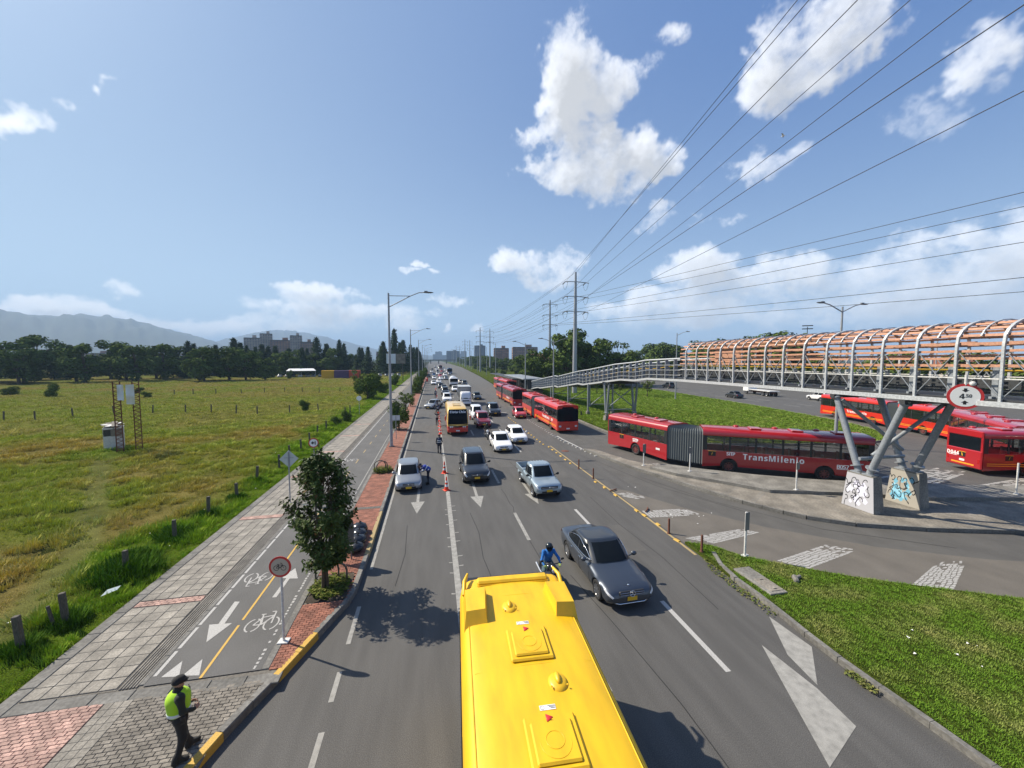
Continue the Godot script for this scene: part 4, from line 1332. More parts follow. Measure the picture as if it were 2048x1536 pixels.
func signs_and_furniture() -> void:
	var m: MB
	# no-cycling sign on the brick strip
	var t := thing("no_cycling_sign", "round no cycling sign on a white post at the corner of the brick strip", "sign", V(-4.40, 0.21, -12.0), -0.12)
	m = MB.new(); m.rod(Vector3.ZERO, V(0, 2.3, 0), 0.035, 8)
	part("post", m, mats["white_steel"], t)
	part("foot", bxm(V(0, 0.02, 0), V(0.3, 0.04, 0.24), 0.008), mats["white_steel"], t)
	m = MB.new(); disc(m, V(0, 2.3, 0.05), 0.31, 0.012)
	part("plate", m, mats["sign_red"], t)
	m = MB.new(); disc(m, V(0, 2.3, 0.058), 0.25, 0.008)
	part("face", m, mats["sign_pale"] if mats.has("sign_pale") else mat("sign_pale", lin(0.42, 0.37, 0.30), 0.5), t)
	m = MB.new()
	for cx in [-0.1, 0.1]: ring(m, V(cx, 2.27, 0.064), 0.062, 0.078)
	strokes(m, [[-0.1, 2.27, -0.04, 2.36], [-0.04, 2.36, 0.07, 2.36], [0.0, 2.27, 0.07, 2.36], [-0.1, 2.27, 0.0, 2.27], [0.0, 2.27, -0.05, 2.38], [0.1, 2.27, 0.06, 2.41], [0.06, 2.41, 0.01, 2.42], [-0.08, 2.385, -0.02, 2.385]], 0.016, 0.0645)
	part("cycle_symbol", m, mats["black"], t)
	# diamond sign seen from the back, round arrow sign, blank board
	t = thing("diamond_sign", "grey back of a diamond sign beside the footway", "sign", V(-8.22, 0.2, -24.1))
	m = MB.new(); m.rod(Vector3.ZERO, V(0, 3.0, 0), 0.035, 8)
	part("post", m, mats["galvanised"], t)
	m = MB.new(); m.t = Transform3D(Basis(Vector3.BACK, PI / 4), V(0, 2.55, -0.05)); m.box(Vector3.ZERO, V(0.72, 0.72, 0.01))
	part("plate", m, mats["sign_pale_grey"] if mats.has("sign_pale_grey") else mat("sign_pale_grey", lin(0.55, 0.60, 0.66), 0.35, 0.5), t)
	m = MB.new(); m.box(V(0, 2.62, -0.035), V(0.5, 0.03, 0.02))
	part("bracket", m, mats["galvanised"], t)
	t = thing("arrow_sign", "round white sign with black arrow and red rim beside the footway", "sign", V(-8.05, 0.2, -28.3))
	m = MB.new(); m.rod(Vector3.ZERO, V(0, 2.6, 0), 0.035, 8)
	part("post", m, mats["galvanised"], t)
	m = MB.new(); disc(m, V(0, 2.6, 0.04), 0.33, 0.012)
	part("plate", m, mats["sign_red"], t)
	m = MB.new(); disc(m, V(0, 2.6, 0.048), 0.26, 0.008)
	part("face", m, mats["sign_white"], t)
	m = MB.new()
	m.tri(V(-0.17, 2.6, 0.055), V(-0.02, 2.72, 0.055), V(-0.02, 2.48, 0.055)); m.quad(V(-0.02, 2.56, 0.055), V(-0.02, 2.64, 0.055), V(0.06, 2.64, 0.055), V(0.06, 2.56, 0.055))
	m.quad(V(0.08, 2.44, 0.055), V(0.08, 2.74, 0.055), V(0.14, 2.70, 0.055), V(0.14, 2.5, 0.055))
	part("arrow_symbol", m, mats["black"], t)
	t = thing("blank_board", "grey back of a small square sign beside the bushy street tree", "sign", V(-3.85, 0.2, -41.4))
	m = MB.new(); m.rod(Vector3.ZERO, V(0, 2.5, 0), 0.035, 8)
	part("post", m, mats["galvanised"], t)
	part("plate", bxm(V(0, 2.25, -0.05), V(0.8, 0.45, 0.012)), mats["sign_pale_grey"], t)
	part("plate", bxm(V(0, 1.98, -0.05), V(0.8, 0.06, 0.012)), mats["sign_pale_grey"], t)
	t = thing("round_sign", "pale round sign on the grass beside the far bend of the footway", "sign", V(-10.9, 0.25, -61.0))
	m = MB.new(); m.rod(Vector3.ZERO, V(0, 2.4, 0), 0.04, 6)
	part("post", m, mats["galvanised"], t)
	m = MB.new(); disc(m, V(0, 2.4, 0.04), 0.36, 0.012)
	part("plate", m, mats["sign_white"], t)
	# clearance sign hung on the footbridge
	t = thing("clearance_sign", "round red rimmed height limit sign hanging on the footbridge", "sign", V(23.02, 6.55, -12.72), -0.85)
	m = MB.new(); disc(m, V(0, 0.30, 0), 0.56, 0.016, 36)
	part("plate", m, mats["sign_red"], t)
	m = MB.new(); disc(m, V(0, 0.30, 0.009), 0.455, 0.01, 36)
	part("face", m, mats["sign_white"], t)
	text(t, "4", V(-0.10, 0.30, 0.016), 0.23, mats["black"], 0.0, "numeral")
	text(t, "50", V(0.11, 0.335, 0.016), 0.13, mats["black"], 0.0, "numeral")
	m = MB.new()
	strokes(m, [[0.0, 0.265, 0.2, 0.265]], 0.018, 0.016)
	for s in [1.0, -1.0]:
		m.quad(V(-0.05, 0.30 + s * 0.36, 0.016), V(0.05, 0.30 + s * 0.36, 0.016), V(0.05, 0.30 + s * 0.27, 0.016), V(-0.05, 0.30 + s * 0.27, 0.016))
		m.tri(V(-0.12, 0.30 + s * 0.28, 0.0166), V(0.12, 0.30 + s * 0.28, 0.0166), V(0, 0.30 + s * 0.18, 0.0166))
	part("arrow_symbol", m, mats["black"], t)
	m = MB.new(); m.rod(V(0, 0.8, -0.03), V(0.0, 1.25, -0.03), 0.05, 8); m.blob(V(0.2, 0.87, 0), V(0.11, 0.11, 0.08))
	part("hanger", m, mats["white_steel"], t)
	# delineator signs with grey plates on white posts
	for q in [["grey plate sign on a white post in the near grass tip", 12.95, -13.75, 0.12, 1.9, 0.28, 0.78], ["grey plate sign on a white post before the lettered side of the articulated bus", 22.1, -19.7, 0.36, 1.75, 0.34, 0.46], ["grey plate sign on a white post before the bus bellows", 18.2, -24.6, 0.36, 1.75, 0.3, 0.44], ["grey plate sign on a white post at the narrow end of the concrete island", 16.1, -27.3, 0.16, 1.7, 0.34, 0.7], ["thin white post on the shaded end of the concrete island", 34.4, -16.4, 0.36, 1.9, 0.1, 0.1]]:
		t = thing("plate_sign", q[0], "sign", V(q[1], q[3], q[2]), 0.25)
		m = MB.new(); m.rod(Vector3.ZERO, V(0, q[4], 0), 0.045, 8); m.box(V(0, 0.015, 0), V(0.3, 0.03, 0.18))
		part("post", m, mats["white_steel"], t)
		m = MB.new(); m.rbox(V(0, q[4] - q[6] * 0.5, 0.055), V(q[5], q[6], 0.02), 0.008)
		part("plate", m, mats["sign_back"], t)
	# red-brown flexible bollards
	for q in [[11.36, -14.4, 0.12], [11.16, -16.5, 0.0], [11.07, -25.4, 0.0], [10.95, -27.9, 0.0]]:
		t = thing("bollard", "slim rust red flexible bollard on the yellow edge line", "bollard", V(q[0], q[2], q[1]), rng.randf(), "rust red bollards")
		m = MB.new(); m.lathe(PackedVector2Array([Vector2(0.09, 0), Vector2(0.09, 0.03), Vector2(0.055, 0.06), Vector2(0.05, 0.72), Vector2(0.03, 0.76), Vector2(0, 0.765)]), 10)
		part("tube", m, mats["rust"], t)
	for q in [[11.0, -22.6, 0.5], [11.45, -19.1, 0.9]]:
		t = thing("bent_bollard", "flattened rust red bollard lying on the worn hatching", "bollard", V(q[0], 0.03, q[1]), q[2], "flattened bollards")
		m = MB.new(); m.tube(p3([0, 0.03, 0, 0.3, 0.05, 0.06, 0.65, 0.03, 0.02]), 0.04, 8)
		part("tube", m, mats["rust"], t)
	# yellow and white lane separators bolted to the asphalt
	var sm := MB.new()
	var sec := [V(-0.17, 0, -0.08), V(-0.14, 0.055, -0.05), V(0.14, 0.055, -0.05), V(0.17, 0, -0.08)]
	var sec2 := [V(-0.17, 0, 0.08), V(-0.14, 0.055, 0.05), V(0.14, 0.055, 0.05), V(0.17, 0, 0.08)]
	var ctr := V(0, 0.02, 0)
	sm.fq(ctr, sec[0], sec[1], sec[2], sec[3]); sm.fq(ctr, sec2[0], sec2[1], sec2[2], sec2[3])
	sm.fq(ctr, sec[1], sec[2], sec2[2], sec2[1]); sm.fq(ctr, sec[0], sec[1], sec2[1], sec2[0]); sm.fq(ctr, sec[2], sec[3], sec2[3], sec2[2])
	var sep := sm.mesh()
	var ys := [[11.72, -14.75], [11.1, -15.75], [11.22, -17.5], [11.15, -18.7], [11.08, -19.4], [11.06, -21.9], [11.0, -23.4], [10.9, -24.6]]
	for k in 22: ys.append([10.66 + (0.2 if k < 6 else 0.0), -29.5 - k * 1.2])
	for q in ys:
		var o := inst("lane_separator", sep, mats["yellow_paint"])
		tag(o, "small yellow lane separator bolted down along the yellow edge line", "lane separator", "yellow lane separators")
		o.position = V(q[0], 0.003, q[1]); o.rotation.y = PI / 2 + rng.randf_range(-0.25, 0.25)
	for k in 34:
		var o := inst("lane_separator", sep, mats["white_paint"])
		tag(o, "small worn white lane separator in the row beside the red buses", "lane separator", "white lane separators")
		var zz := -31.4 - k * 0.85
		o.position = V(13.0 + (0.0 if zz < -38 else (38 + zz) * 0.13) + 0.05, 0.003, zz); o.rotation.y = 0.5 + rng.randf_range(-0.4, 0.4)
	# bike racks: steel hoops at the tree pits
	for q in [[-3.98, -15.1, 0.0], [-3.62, -14.75, 0.35], [-3.95, -29.6, 0.1], [-3.75, -29.3, 0.5]]:
		t = thing("bike_hoop", "bent steel hoop guarding the leafy street tree" if q[1] > -20 else "bent steel hoop over the weedy empty tree pit", "bike rack", V(q[0], 0.2, q[1]), q[2], "hoops at the street tree" if q[1] > -20 else "hoops at the empty pit")
		m = MB.new()
		var hp := PackedVector3Array([V(-0.4, 0, 0), V(-0.4, 0.45, 0)])
		for k in range(1, 8): hp.append(V(-cos(PI * k / 8) * 0.4, 0.45 + sin(PI * k / 8) * 0.38, 0))
		hp.append(V(0.4, 0.45, 0)); hp.append(V(0.4, 0, 0))
		m.tube(hp, 0.035, 8)
		part("hoop", m, mats["weathered_steel"] if mats.has("weathered_steel") else steel("weathered_steel", lin(0.13, 0.12, 0.10), 0.6), t)
	# information stand behind the tree
	t = thing("info_stand", "grey double topped information stand half hidden behind the street tree", "sign", V(-3.72, 0.2, -16.55), 0.2)
	for s in [-0.3, 0.3]:
		m = MB.new(); m.rod(V(s, 0, 0), V(s, 0.8, 0), 0.03, 6)
		part("leg", m, mats["sign_back"], t)
	m = MB.new()
	var pl := [V(-0.42, 0.7, 0), V(0.42, 0.7, 0), V(0.42, 1.55, 0)]
	for k in range(1, 8): pl.append(V(0.21 + cos(PI * k / 8) * 0.2, 1.55 + sin(PI * k / 8) * 0.2, 0))
	pl.append(V(0.0, 1.52, 0))
	for k in range(1, 8): pl.append(V(-0.21 + cos(PI * k / 8) * 0.2, 1.55 + sin(PI * k / 8) * 0.2, 0))
	pl.append(V(-0.42, 1.55, 0))
	for i in pl.size():
		var a: Vector3 = pl[i]; var b: Vector3 = pl[(i + 1) % pl.size()]
		m.tri(V(0, 1.1, 0.03), b + V(0, 0, 0.03), a + V(0, 0, 0.03)); m.tri(V(0, 1.1, -0.03), a - V(0, 0, 0.03), b - V(0, 0, 0.03))
		m.quad(a + V(0, 0, 0.03), a - V(0, 0, 0.03), b - V(0, 0, 0.03), b + V(0, 0, 0.03))
	part("panel", m, mats["sign_back"], t)
	# garbage bags
	var bag_mat := mat("bag", lin(0.018, 0.02, 0.026), 0.22)
	for q in [[-3.36, -17.2, 0.34, "nearest the striped kerb stone"], [-3.40, -17.85, 0.37, ""], [-3.46, -18.5, 0.36, ""], [-3.55, -19.15, 0.38, ""]]:
		m = MB.new()
		var rows := []
		for i in 9:
			var f := PI * i / 8.0
			var row := PackedVector3Array()
			for k in 14:
				var a := TAU * k / 14
				var rr: float = q[2] * (1.0 + rng.randf_range(-0.10, 0.10)) * sin(f)
				row.append(V(cos(a) * rr, maxf(0.0, q[2] * 0.85 * (1 - cos(f)) * 0.75 + rng.randf_range(-0.02, 0.02)), sin(a) * rr))
			rows.append(row)
		m.grid(rows, true)
		m.tube(PackedVector3Array([V(0, q[2] * 1.2, 0), V(0.02, q[2] * 1.38, 0.02), V(0.05, q[2] * 1.5, 0.0)]), [0.03, 0.02, 0.06], 7)
		var o := part("garbage_bag", m, bag_mat)
		o.position = V(q[0], 0.21, q[1])
		tag(o, "shiny black garbage bag in the pile on the red brick strip", "garbage bag", "garbage bags on the brick strip")
	# concrete utility slab and a lump of concrete on the near grass island
	t = thing("utility_slab", "concrete utility cover set in the tip of the near grass island", "utility cover", V(11.98, 0.12, -12.0), 0.0)
	m = MB.new(); m.rbox(V(0, 0.015, 0), V(0.72, 0.1, 1.75), 0.015)
	part("slab", m, mats["concrete"], t)
	part("lid", bxm(V(0.06, 0.07, 0.35), V(0.52, 0.03, 0.8), 0.01), mats["slab_concrete"], t)
	for zz in [0.05, 0.65]:
		part("lift_slot", bxm(V(0.06, 0.087, zz), V(0.14, 0.012, 0.03)), mats["black"], t)
	t = thing("concrete_lump", "broken lump of concrete lying in the near grass island", "rubble", V(13.35, 0.12, -11.75), 0.6)
	m = MB.new(); m.t = Transform3D(Basis(V(0.3, 1, 0.2).normalized(), 0.5), V(0, 0.07, 0)); m.rbox(Vector3.ZERO, V(0.34, 0.17, 0.16), 0.04)
	part("stump", m, mats["concrete"], t)
	m = MB.new(); m.rod(V(0.1, 0.08, 0.02), V(0.3, 0.09, 0.1), 0.06, 8)
	part("pipe_end", m, mats["concrete"], t)
	# litter
	for k in 27:
		m = MB.new()
		var s := rng.randf_range(0.02, 0.05)
		m.quad(V(-s, 0.01, -s * 0.6), V(s, 0.03, -s * 0.5), V(s * 0.9, 0.012, s * 0.6), V(-s * 0.8, 0.035, s * 0.5))
		var o := part("litter", m, mats["sign_white"])
		var p := V(rng.randf_range(-14, -10.4), 0.36, rng.randf_range(-40, -9))
		if k % 3 == 0: p = V(rng.randf_range(11.8, 17), 0.14, rng.randf_range(-10.5, -5))
		elif k % 3 == 1: p = V(rng.randf_range(12, 15), 0.02, rng.randf_range(-24, -17))
		p.y = field_y(p.x, p.z) + 0.12 if p.x < -10.4 else p.y
		o.position = p; o.rotation.y = rng.randf() * TAU
		tag(o, ["scrap of white litter on the grass verge beside the footway", "scrap of white litter on the near grass island", "scrap of white litter on the bus lane asphalt"][[0, 1, 2][0 if p.x < 0 else 1 if k % 3 == 0 else 2]], "litter", ["litter on the verge", "litter on the grass island", "litter on the bus lane"][0 if p.x < 0 else 1 if k % 3 == 0 else 2])
	m = MB.new()
	m.quad(V(-0.28, 0.0, 0.07), V(-0.07, 0.09, -0.07), V(0.3, 0.04, -0.11), V(0.14, 0.02, 0.08))
	var o2 := part("plastic_sheet", m, mat("sheet", lin(0.55, 0.62, 0.6), 0.3))
	o2.position = V(-11.15, field_y(-11.15, -15.6) + 0.2, -15.6); o2.rotation.y = 0.9
	tag(o2, "torn pale plastic sheet lying in the bright green verge", "litter")

# ---------------------------------------------------------------- vehicles
var car_cache := {}
func lerp_list(p: Array, s: float) -> float:
	for i in p.size() - 1:
		if s <= p[i + 1][0]:
			var u: float = clampf((s - p[i][0]) / maxf(1e-6, p[i + 1][0] - p[i][0]), 0, 1)
			return lerpf(p[i][1], p[i + 1][1], u)
	return p[p.size() - 1][1]
var WIDE := [[0.0, 0.72], [0.008, 0.84], [0.025, 0.915], [0.06, 0.965], [0.13, 0.99], [0.25, 1.0], [0.8, 1.0], [0.9, 0.975], [0.96, 0.91], [0.985, 0.83], [1.0, 0.66]]
func kinds(k: String) -> Dictionary:
	match k:
		"executive": return {"L": 4.92, "W": 1.86, "H": 1.47, "wb": 2.94, "fo": 0.84, "yb": 0.20, "R": 0.345, "belt": 0.965, "top": [[0, 0.50], [0.008, 0.62], [0.025, 0.70], [0.06, 0.76], [0.14, 0.83], [0.24, 0.90], [0.30, 0.955], [0.80, 0.985], [0.88, 0.985], [0.965, 0.95], [0.988, 0.84], [1.0, 0.6]], "b": [0.275, 0.875], "r": [0.445, 0.69], "split": 0.12}
		"sedan": return {"L": 4.3, "W": 1.72, "H": 1.50, "wb": 2.48, "fo": 0.82, "yb": 0.21, "R": 0.31, "belt": 0.98, "top": [[0, 0.50], [0.012, 0.68], [0.04, 0.76], [0.12, 0.83], [0.22, 0.92], [0.26, 0.97], [0.82, 1.0], [0.955, 0.98], [0.985, 0.86], [1.0, 0.6]], "b": [0.235, 0.86], "r": [0.42, 0.69], "split": 0.05}
		"hatch": return {"L": 3.95, "W": 1.70, "H": 1.48, "wb": 2.47, "fo": 0.80, "yb": 0.21, "R": 0.31, "belt": 0.98, "top": [[0, 0.50], [0.012, 0.68], [0.05, 0.78], [0.14, 0.87], [0.23, 0.95], [0.27, 0.98], [0.9, 1.0], [0.97, 0.96], [0.99, 0.8], [1.0, 0.55]], "b": [0.225, 0.975], "r": [0.415, 0.86], "split": -0.02}
		"suv": return {"L": 4.6, "W": 1.86, "H": 1.76, "wb": 2.70, "fo": 0.88, "yb": 0.26, "R": 0.36, "belt": 1.12, "top": [[0, 0.62], [0.010, 0.80], [0.035, 0.92], [0.1, 1.0], [0.2, 1.06], [0.25, 1.11], [0.9, 1.14], [0.975, 1.1], [0.99, 0.9], [1.0, 0.6]], "b": [0.265, 0.975], "r": [0.44, 0.88], "split": 0.02}
		"van": return {"L": 4.2, "W": 1.76, "H": 1.84, "wb": 2.65, "fo": 0.78, "yb": 0.24, "R": 0.32, "belt": 1.08, "top": [[0, 0.55], [0.012, 0.75], [0.05, 0.88], [0.13, 0.98], [0.2, 1.06], [0.24, 1.08], [0.9, 1.1], [0.98, 1.08], [1.0, 0.6]], "b": [0.19, 0.985], "r": [0.36, 0.95], "split": 0.25}
		"pickup": return {"L": 5.0, "W": 1.78, "H": 1.70, "wb": 3.0, "fo": 0.82, "yb": 0.34, "R": 0.36, "belt": 1.10, "top": [[0, 0.66], [0.01, 0.86], [0.03, 0.95], [0.1, 1.0], [0.2, 1.05], [0.25, 1.09], [0.60, 1.10], [0.615, 0.74], [0.985, 0.74], [1.0, 0.62]], "b": [0.225, 0.615], "r": [0.36, 0.565], "split": 0.0}
	return {}
func body_section(k: Dictionary, s: float, wheels: Array) -> PackedVector3Array:
	var L: float = k.L
	var z := L * 0.5 - s * L
	var hw: float = k.W * 0.5 * lerp_list(WIDE, s)
	var yt := lerp_list(k.top, s)
	var yb: float = k.yb + 0.12 * (pow(clampf(1.0 - s / 0.05, 0, 1), 1.5) + pow(clampf((s - 0.95) / 0.05, 0, 1), 1.5))
	var crown := minf(0.085, (yt - yb) * 0.2)
	var ys := yt - crown
	var arch := -1.0
	for wz in wheels:
		var d := absf(z - wz)
		var R: float = k.R * 1.16
		if d < R: arch = maxf(arch, k.R + sqrt(R * R - d * d))
	var pts := [[0.0, yb], [0.80, yb], [0.93, yb + 0.05], [0.985, lerpf(yb, ys, 0.30)], [1.0, lerpf(yb, ys, 0.58)], [0.985, lerpf(yb, ys, 0.86)], [0.945, ys], [0.80, lerpf(ys, yt, 0.55)], [0.45, lerpf(ys, yt, 0.9)], [0.0, yt]]
	var half := []
	for p in pts:
		var y: float = p[1]
		var x: float = p[0] * hw
		if arch > 0 and y < arch:
			y = minf(arch, ys)
			if p[0] > 0.9: x = maxf(x, hw * 0.985)
		half.append(V(x, y, z))
	var o := PackedVector3Array()
	for i in range(half.size() - 1, -1, -1): o.append(half[i])
	for i in range(1, half.size()): o.append(V(-half[i].x, half[i].y, half[i].z))
	return o
func cab(k: Dictionary, xi: float, zeta: float, t: float, mode: int) -> Vector3:
	# mode 0: free (xi, zeta given as angle in xi); 1: side window (xi sign, zeta); 2: front (xi, +1); 3: rear
	var L: float = k.L
	var tt := t * 0.72 + t * t * 0.28
	var z0 := lerpf(L * 0.5 - k.b[0] * L, L * 0.5 - k.r[0] * L, tt)
	var z1 := lerpf(L * 0.5 - k.b[1] * L, L * 0.5 - k.r[1] * L, tt)
	var w := lerpf(k.W * 0.5 * 0.955, k.W * 0.5 * 0.775, tt)
	var y := lerpf(k.belt - 0.05, k.H - 0.03, t)
	var mid := (z0 + z1) * 0.5; var half := (z0 - z1) * 0.5
	var n := 4.2
	if mode == 0:
		var c := cos(xi); var s := sin(xi)
		return V(w * signf(c) * pow(absf(c), 2.0 / n), y, mid + half * signf(s) * pow(absf(s), 2.0 / n))
	if mode == 1:
		return V(xi * (w * pow(1.0 - pow(absf(zeta), n), 1.0 / n) + 0.007), y, mid + half * zeta)
	var zz := pow(1.0 - pow(absf(xi), n), 1.0 / n)
	return V(w * xi, y + 0.004, mid + half * (zz if mode == 2 else -zz) + (0.009 if mode == 2 else -0.009))
func car_parts(kind: String) -> Array:
	if car_cache.has(kind): return car_cache[kind]
	var k := kinds(kind)
	var L: float = k.L
	var zf: float = L * 0.5
	var wheels := [zf - k.fo, zf - k.fo - k.wb]
	var out := []
	var m := MB.new()
	var ss := []
	for s in [0.0, 0.004, 0.010, 0.018, 0.028, 0.042, 0.06, 0.085]: ss.append(s)
	for i in range(1, 58): ss.append(0.09 + i * 0.015)
	for s in [0.955, 0.965, 0.975, 0.983, 0.99, 0.995, 1.0]: ss.append(s)
	ss.sort()
	var rows := []
	for s in ss:
		if s >= 0.0: rows.append(body_section(k, s, wheels))
	m.grid(rows, true)
	for e in [0, rows.size() - 1]:
		var ring_: PackedVector3Array = rows[e]
		var c := Vector3.ZERO
		for p in ring_: c += p / ring_.size()
		for i in ring_.size():
			if e == 0: m.tri(c, ring_[i], ring_[(i + 1) % ring_.size()])
			else: m.tri(c, ring_[(i + 1) % ring_.size()], ring_[i])
	out.append(["body", m.mesh(), "PAINT"])
	# cabin shell and roof
	m = MB.new()
	rows = []
	for t in [0.0, 0.12, 0.28, 0.45, 0.62, 0.78, 0.9, 1.0]:
		var row := PackedVector3Array()
		for i in 48: row.append(cab(k, TAU * i / 48, 0, t, 0))
		rows.append(row)
	var topr: PackedVector3Array = rows[rows.size() - 1]
	var c := Vector3.ZERO
	for p in topr: c += p / topr.size()
	for q in [[0.95, 0.022], [0.8, 0.034], [0.5, 0.042], [0.0, 0.045]]:
		var row := PackedVector3Array()
		for p in topr: row.append(c + (p - c) * q[0] + V(0, q[1], 0))
		rows.append(row)
	m.grid(rows, true)
	out.append(["cabin", m.mesh(), "ROOF" if kind == "executive" else "PAINT"])
	for mode in [2, 3]:
		m = MB.new()
		rows = []
		for j in 6:
			var row := PackedVector3Array()
			for i in 9:
				row.append(cab(k, lerpf(-0.90, 0.90, i / 8.0), 0, lerpf(0.08, 0.93, j / 5.0), mode))
			rows.append(row)
		m.grid(rows)
		out.append(["windshield" if mode == 2 else "rear_window", m.mesh(), "car_glass"])
	for sx in [-1.0, 1.0]:
		var spans := [[0.80, k.split + 0.03], [k.split - 0.03, -0.80]]
		if kind == "pickup": spans = [[0.80, -0.02], [-0.1, -0.82]]
		if kind == "van": spans = [[0.82, 0.36], [0.30, -0.2], [-0.26, -0.84]]
		for sp in spans:
			m = MB.new()
			rows = []
			for j in 4:
				var row := PackedVector3Array()
				for i in 7:
					row.append(cab(k, sx, lerpf(sp[0], sp[1], i / 6.0), lerpf(0.16, 0.84, j / 3.0), 1))
				rows.append(row)
			m.grid(rows)
			out.append(["side_window", m.mesh(), "car_glass"])
		# mirror
		var mz: float = lerpf(zf - k.b[0] * L, zf - k.r[0] * L, 0.42)
		m = MB.new()
		m.blob(V(sx * (k.W * 0.5 + 0.10), k.belt + 0.07, mz), V(0.12, 0.085, 0.075), 10, 6)
		m.rod(V(sx * (k.W * 0.5 * 0.88), k.belt + 0.0, mz), V(sx * (k.W * 0.5 + 0.06), k.belt + 0.04, mz), 0.025, 6)
		out.append(["mirror", m.mesh(), "trim" if kind in ["suv", "pickup"] else "PAINT"])
		# lamps
		for e in [[0.003, 0.072 if kind != "pickup" else 0.03, 2.75, 4.35 if kind != "executive" else 4.05, "headlight", "lamp_glass"], [0.9965, 0.955, 2.9, 4.6, "tail_light", "red_lens"]]:
			m = MB.new()
			rows = []
			for j in 7:
				var row := PackedVector3Array()
				var sec := body_section(k, lerpf(e[0], e[1], j / 6.0), wheels)
				for i in 5:
					var fi := lerpf(e[2] + 0.35 * j / 6.0, e[3] - 0.5 * j / 6.0, i / 4.0)
					var p: Vector3 = sec[int(fi)].lerp(sec[int(fi) + 1], fi - int(fi))
					row.append(V(sx * (p.x + 0.012), p.y + 0.008, p.z + (0.014 if e[0] < 0.5 else -0.008)))
				rows.append(row)
			m.grid(rows)
			out.append([e[4], m.mesh(), e[5]])
		# door seams and handles
		var doors: Array = [0.30, 0.495, 0.665] if kind != "van" else [0.27, 0.5]
		if kind == "pickup": doors = [0.265, 0.44, 0.60]
		for s in doors:
			var sec := body_section(k, s, wheels)
			var line := PackedVector3Array()
			for i in range(3, 8):
				var p: Vector3 = sec[i]
				line.append(V(sx * (p.x + 0.001), p.y, p.z))
			m = MB.new()
			m.tube(line, 0.006, 4, false)
			out.append(["door_seam", m.mesh(), "black"])
		for s in doors.slice(1):
			var sec := body_section(k, s - 0.02, wheels)
			m = MB.new()
			m.rbox(V(sx * (sec[4].x + 0.018), sec[4].y + 0.02, sec[4].z), V(0.03, 0.03, 0.17), 0.01)
			out.append(["door_handle", m.mesh(), "chrome" if kind == "executive" else "PAINT"])
	# front end
	var gy: float = lerp_list(k.top, 0.02) - 0.16
	m = MB.new()
	if kind == "executive":
		m.rbox(V(0, 0.60, zf - 0.035), V(0.92, 0.17, 0.10), 0.03)
		out.append(["grille", m.mesh(), "trim"])
		for j in 2:
			out.append(["grille_bar", bxm(V(0, 0.565 + j * 0.07, zf + 0.014), V(0.88, 0.018, 0.012), 0.004).mesh(), "chrome"])
		m = MB.new()
		for i in 24:
			var a := TAU * i / 24; var b := TAU * (i + 1) / 24
			m.rod(V(cos(a) * 0.10, 0.60 + sin(a) * 0.10, zf + 0.028), V(cos(b) * 0.10, 0.60 + sin(b) * 0.10, zf + 0.028), 0.010, 5)
		for i in 3:
			var a := PI * 0.5 + TAU * i / 3
			m.rod(V(0, 0.60, zf + 0.03), V(cos(a) * 0.095, 0.60 + sin(a) * 0.095, zf + 0.028), 0.013, 5)
		out.append(["emblem", m.mesh(), "chrome"])
		m = MB.new(); m.blob(V(0, 0.757, zf - 0.25), V(0.035, 0.012, 0.035), 8, 4)
		out.append(["bonnet_badge", m.mesh(), "chrome"])
		m = MB.new(); m.tube(p3([-0.86, 0.36, zf - 0.30, -0.7, 0.30, zf - 0.10, -0.45, 0.27, zf - 0.005, 0.45, 0.27, zf - 0.005, 0.7, 0.30, zf - 0.10, 0.86, 0.36, zf - 0.30]), 0.022, 6)
		out.append(["bumper_trim", m.mesh(), "chrome"])
		for sx in [-1.0, 1.0]:
			m = MB.new(); m.rbox(V(sx * 0.60, 0.37, zf - 0.075), V(0.30, 0.10, 0.06), 0.02)
			out.append(["air_intake", m.mesh(), "black"])
			# chrome line round the side glass
			var cl := PackedVector3Array()
			for i in 17:
				var u := i / 16.0
				cl.append(cab(k, sx, lerpf(0.83, -0.83, u), 0.17 + 0.69 * pow(sin(PI * u), 0.45), 1) + V(sx * 0.004, 0, 0))
			m = MB.new(); m.tube(cl, 0.014, 5, false)
			out.append(["window_trim", m.mesh(), "chrome"])
			cl = PackedVector3Array()
			for i in 9: cl.append(cab(k, sx, lerpf(0.84, -0.84, i / 8.0), 0.12, 1) + V(sx * 0.006, 0, 0))
			m = MB.new(); m.tube(cl, 0.014, 5, false)
			out.append(["window_trim", m.mesh(), "chrome"])
	else:
		m.rbox(V(0, gy, zf - 0.03), V(k.W * (0.42 if kind != "pickup" else 0.6), 0.12 if kind == "sedan" else 0.15, 0.08), 0.02)
		out.append(["grille", m.mesh(), "trim"])
		out.append(["grille_bar", bxm(V(0, gy, zf + 0.012), V(k.W * (0.38 if kind != "pickup" else 0.55), 0.025, 0.012), 0.004).mesh(), "chrome"])
		m = MB.new(); m.blob(V(0, gy + 0.01, zf + 0.018), V(0.055, 0.05, 0.012), 8, 4)
		out.append(["emblem", m.mesh(), "chrome"])
		out.append(["air_intake", bxm(V(0, k.yb + 0.16, zf - 0.02), V(k.W * 0.55, 0.11, 0.06), 0.02).mesh(), "black"])
	out.append(["license_plate", bxm(V(0, (gy - 0.18) if kind != "executive" else 0.435, zf + 0.02), V(0.36, 0.14, 0.012), 0.004).mesh(), "PLATE"])
	out.append(["underbody", bxm(V(0, k.yb + 0.20, 0), V(k.W * 0.72, 0.34, L * 0.86)).mesh(), "black"])
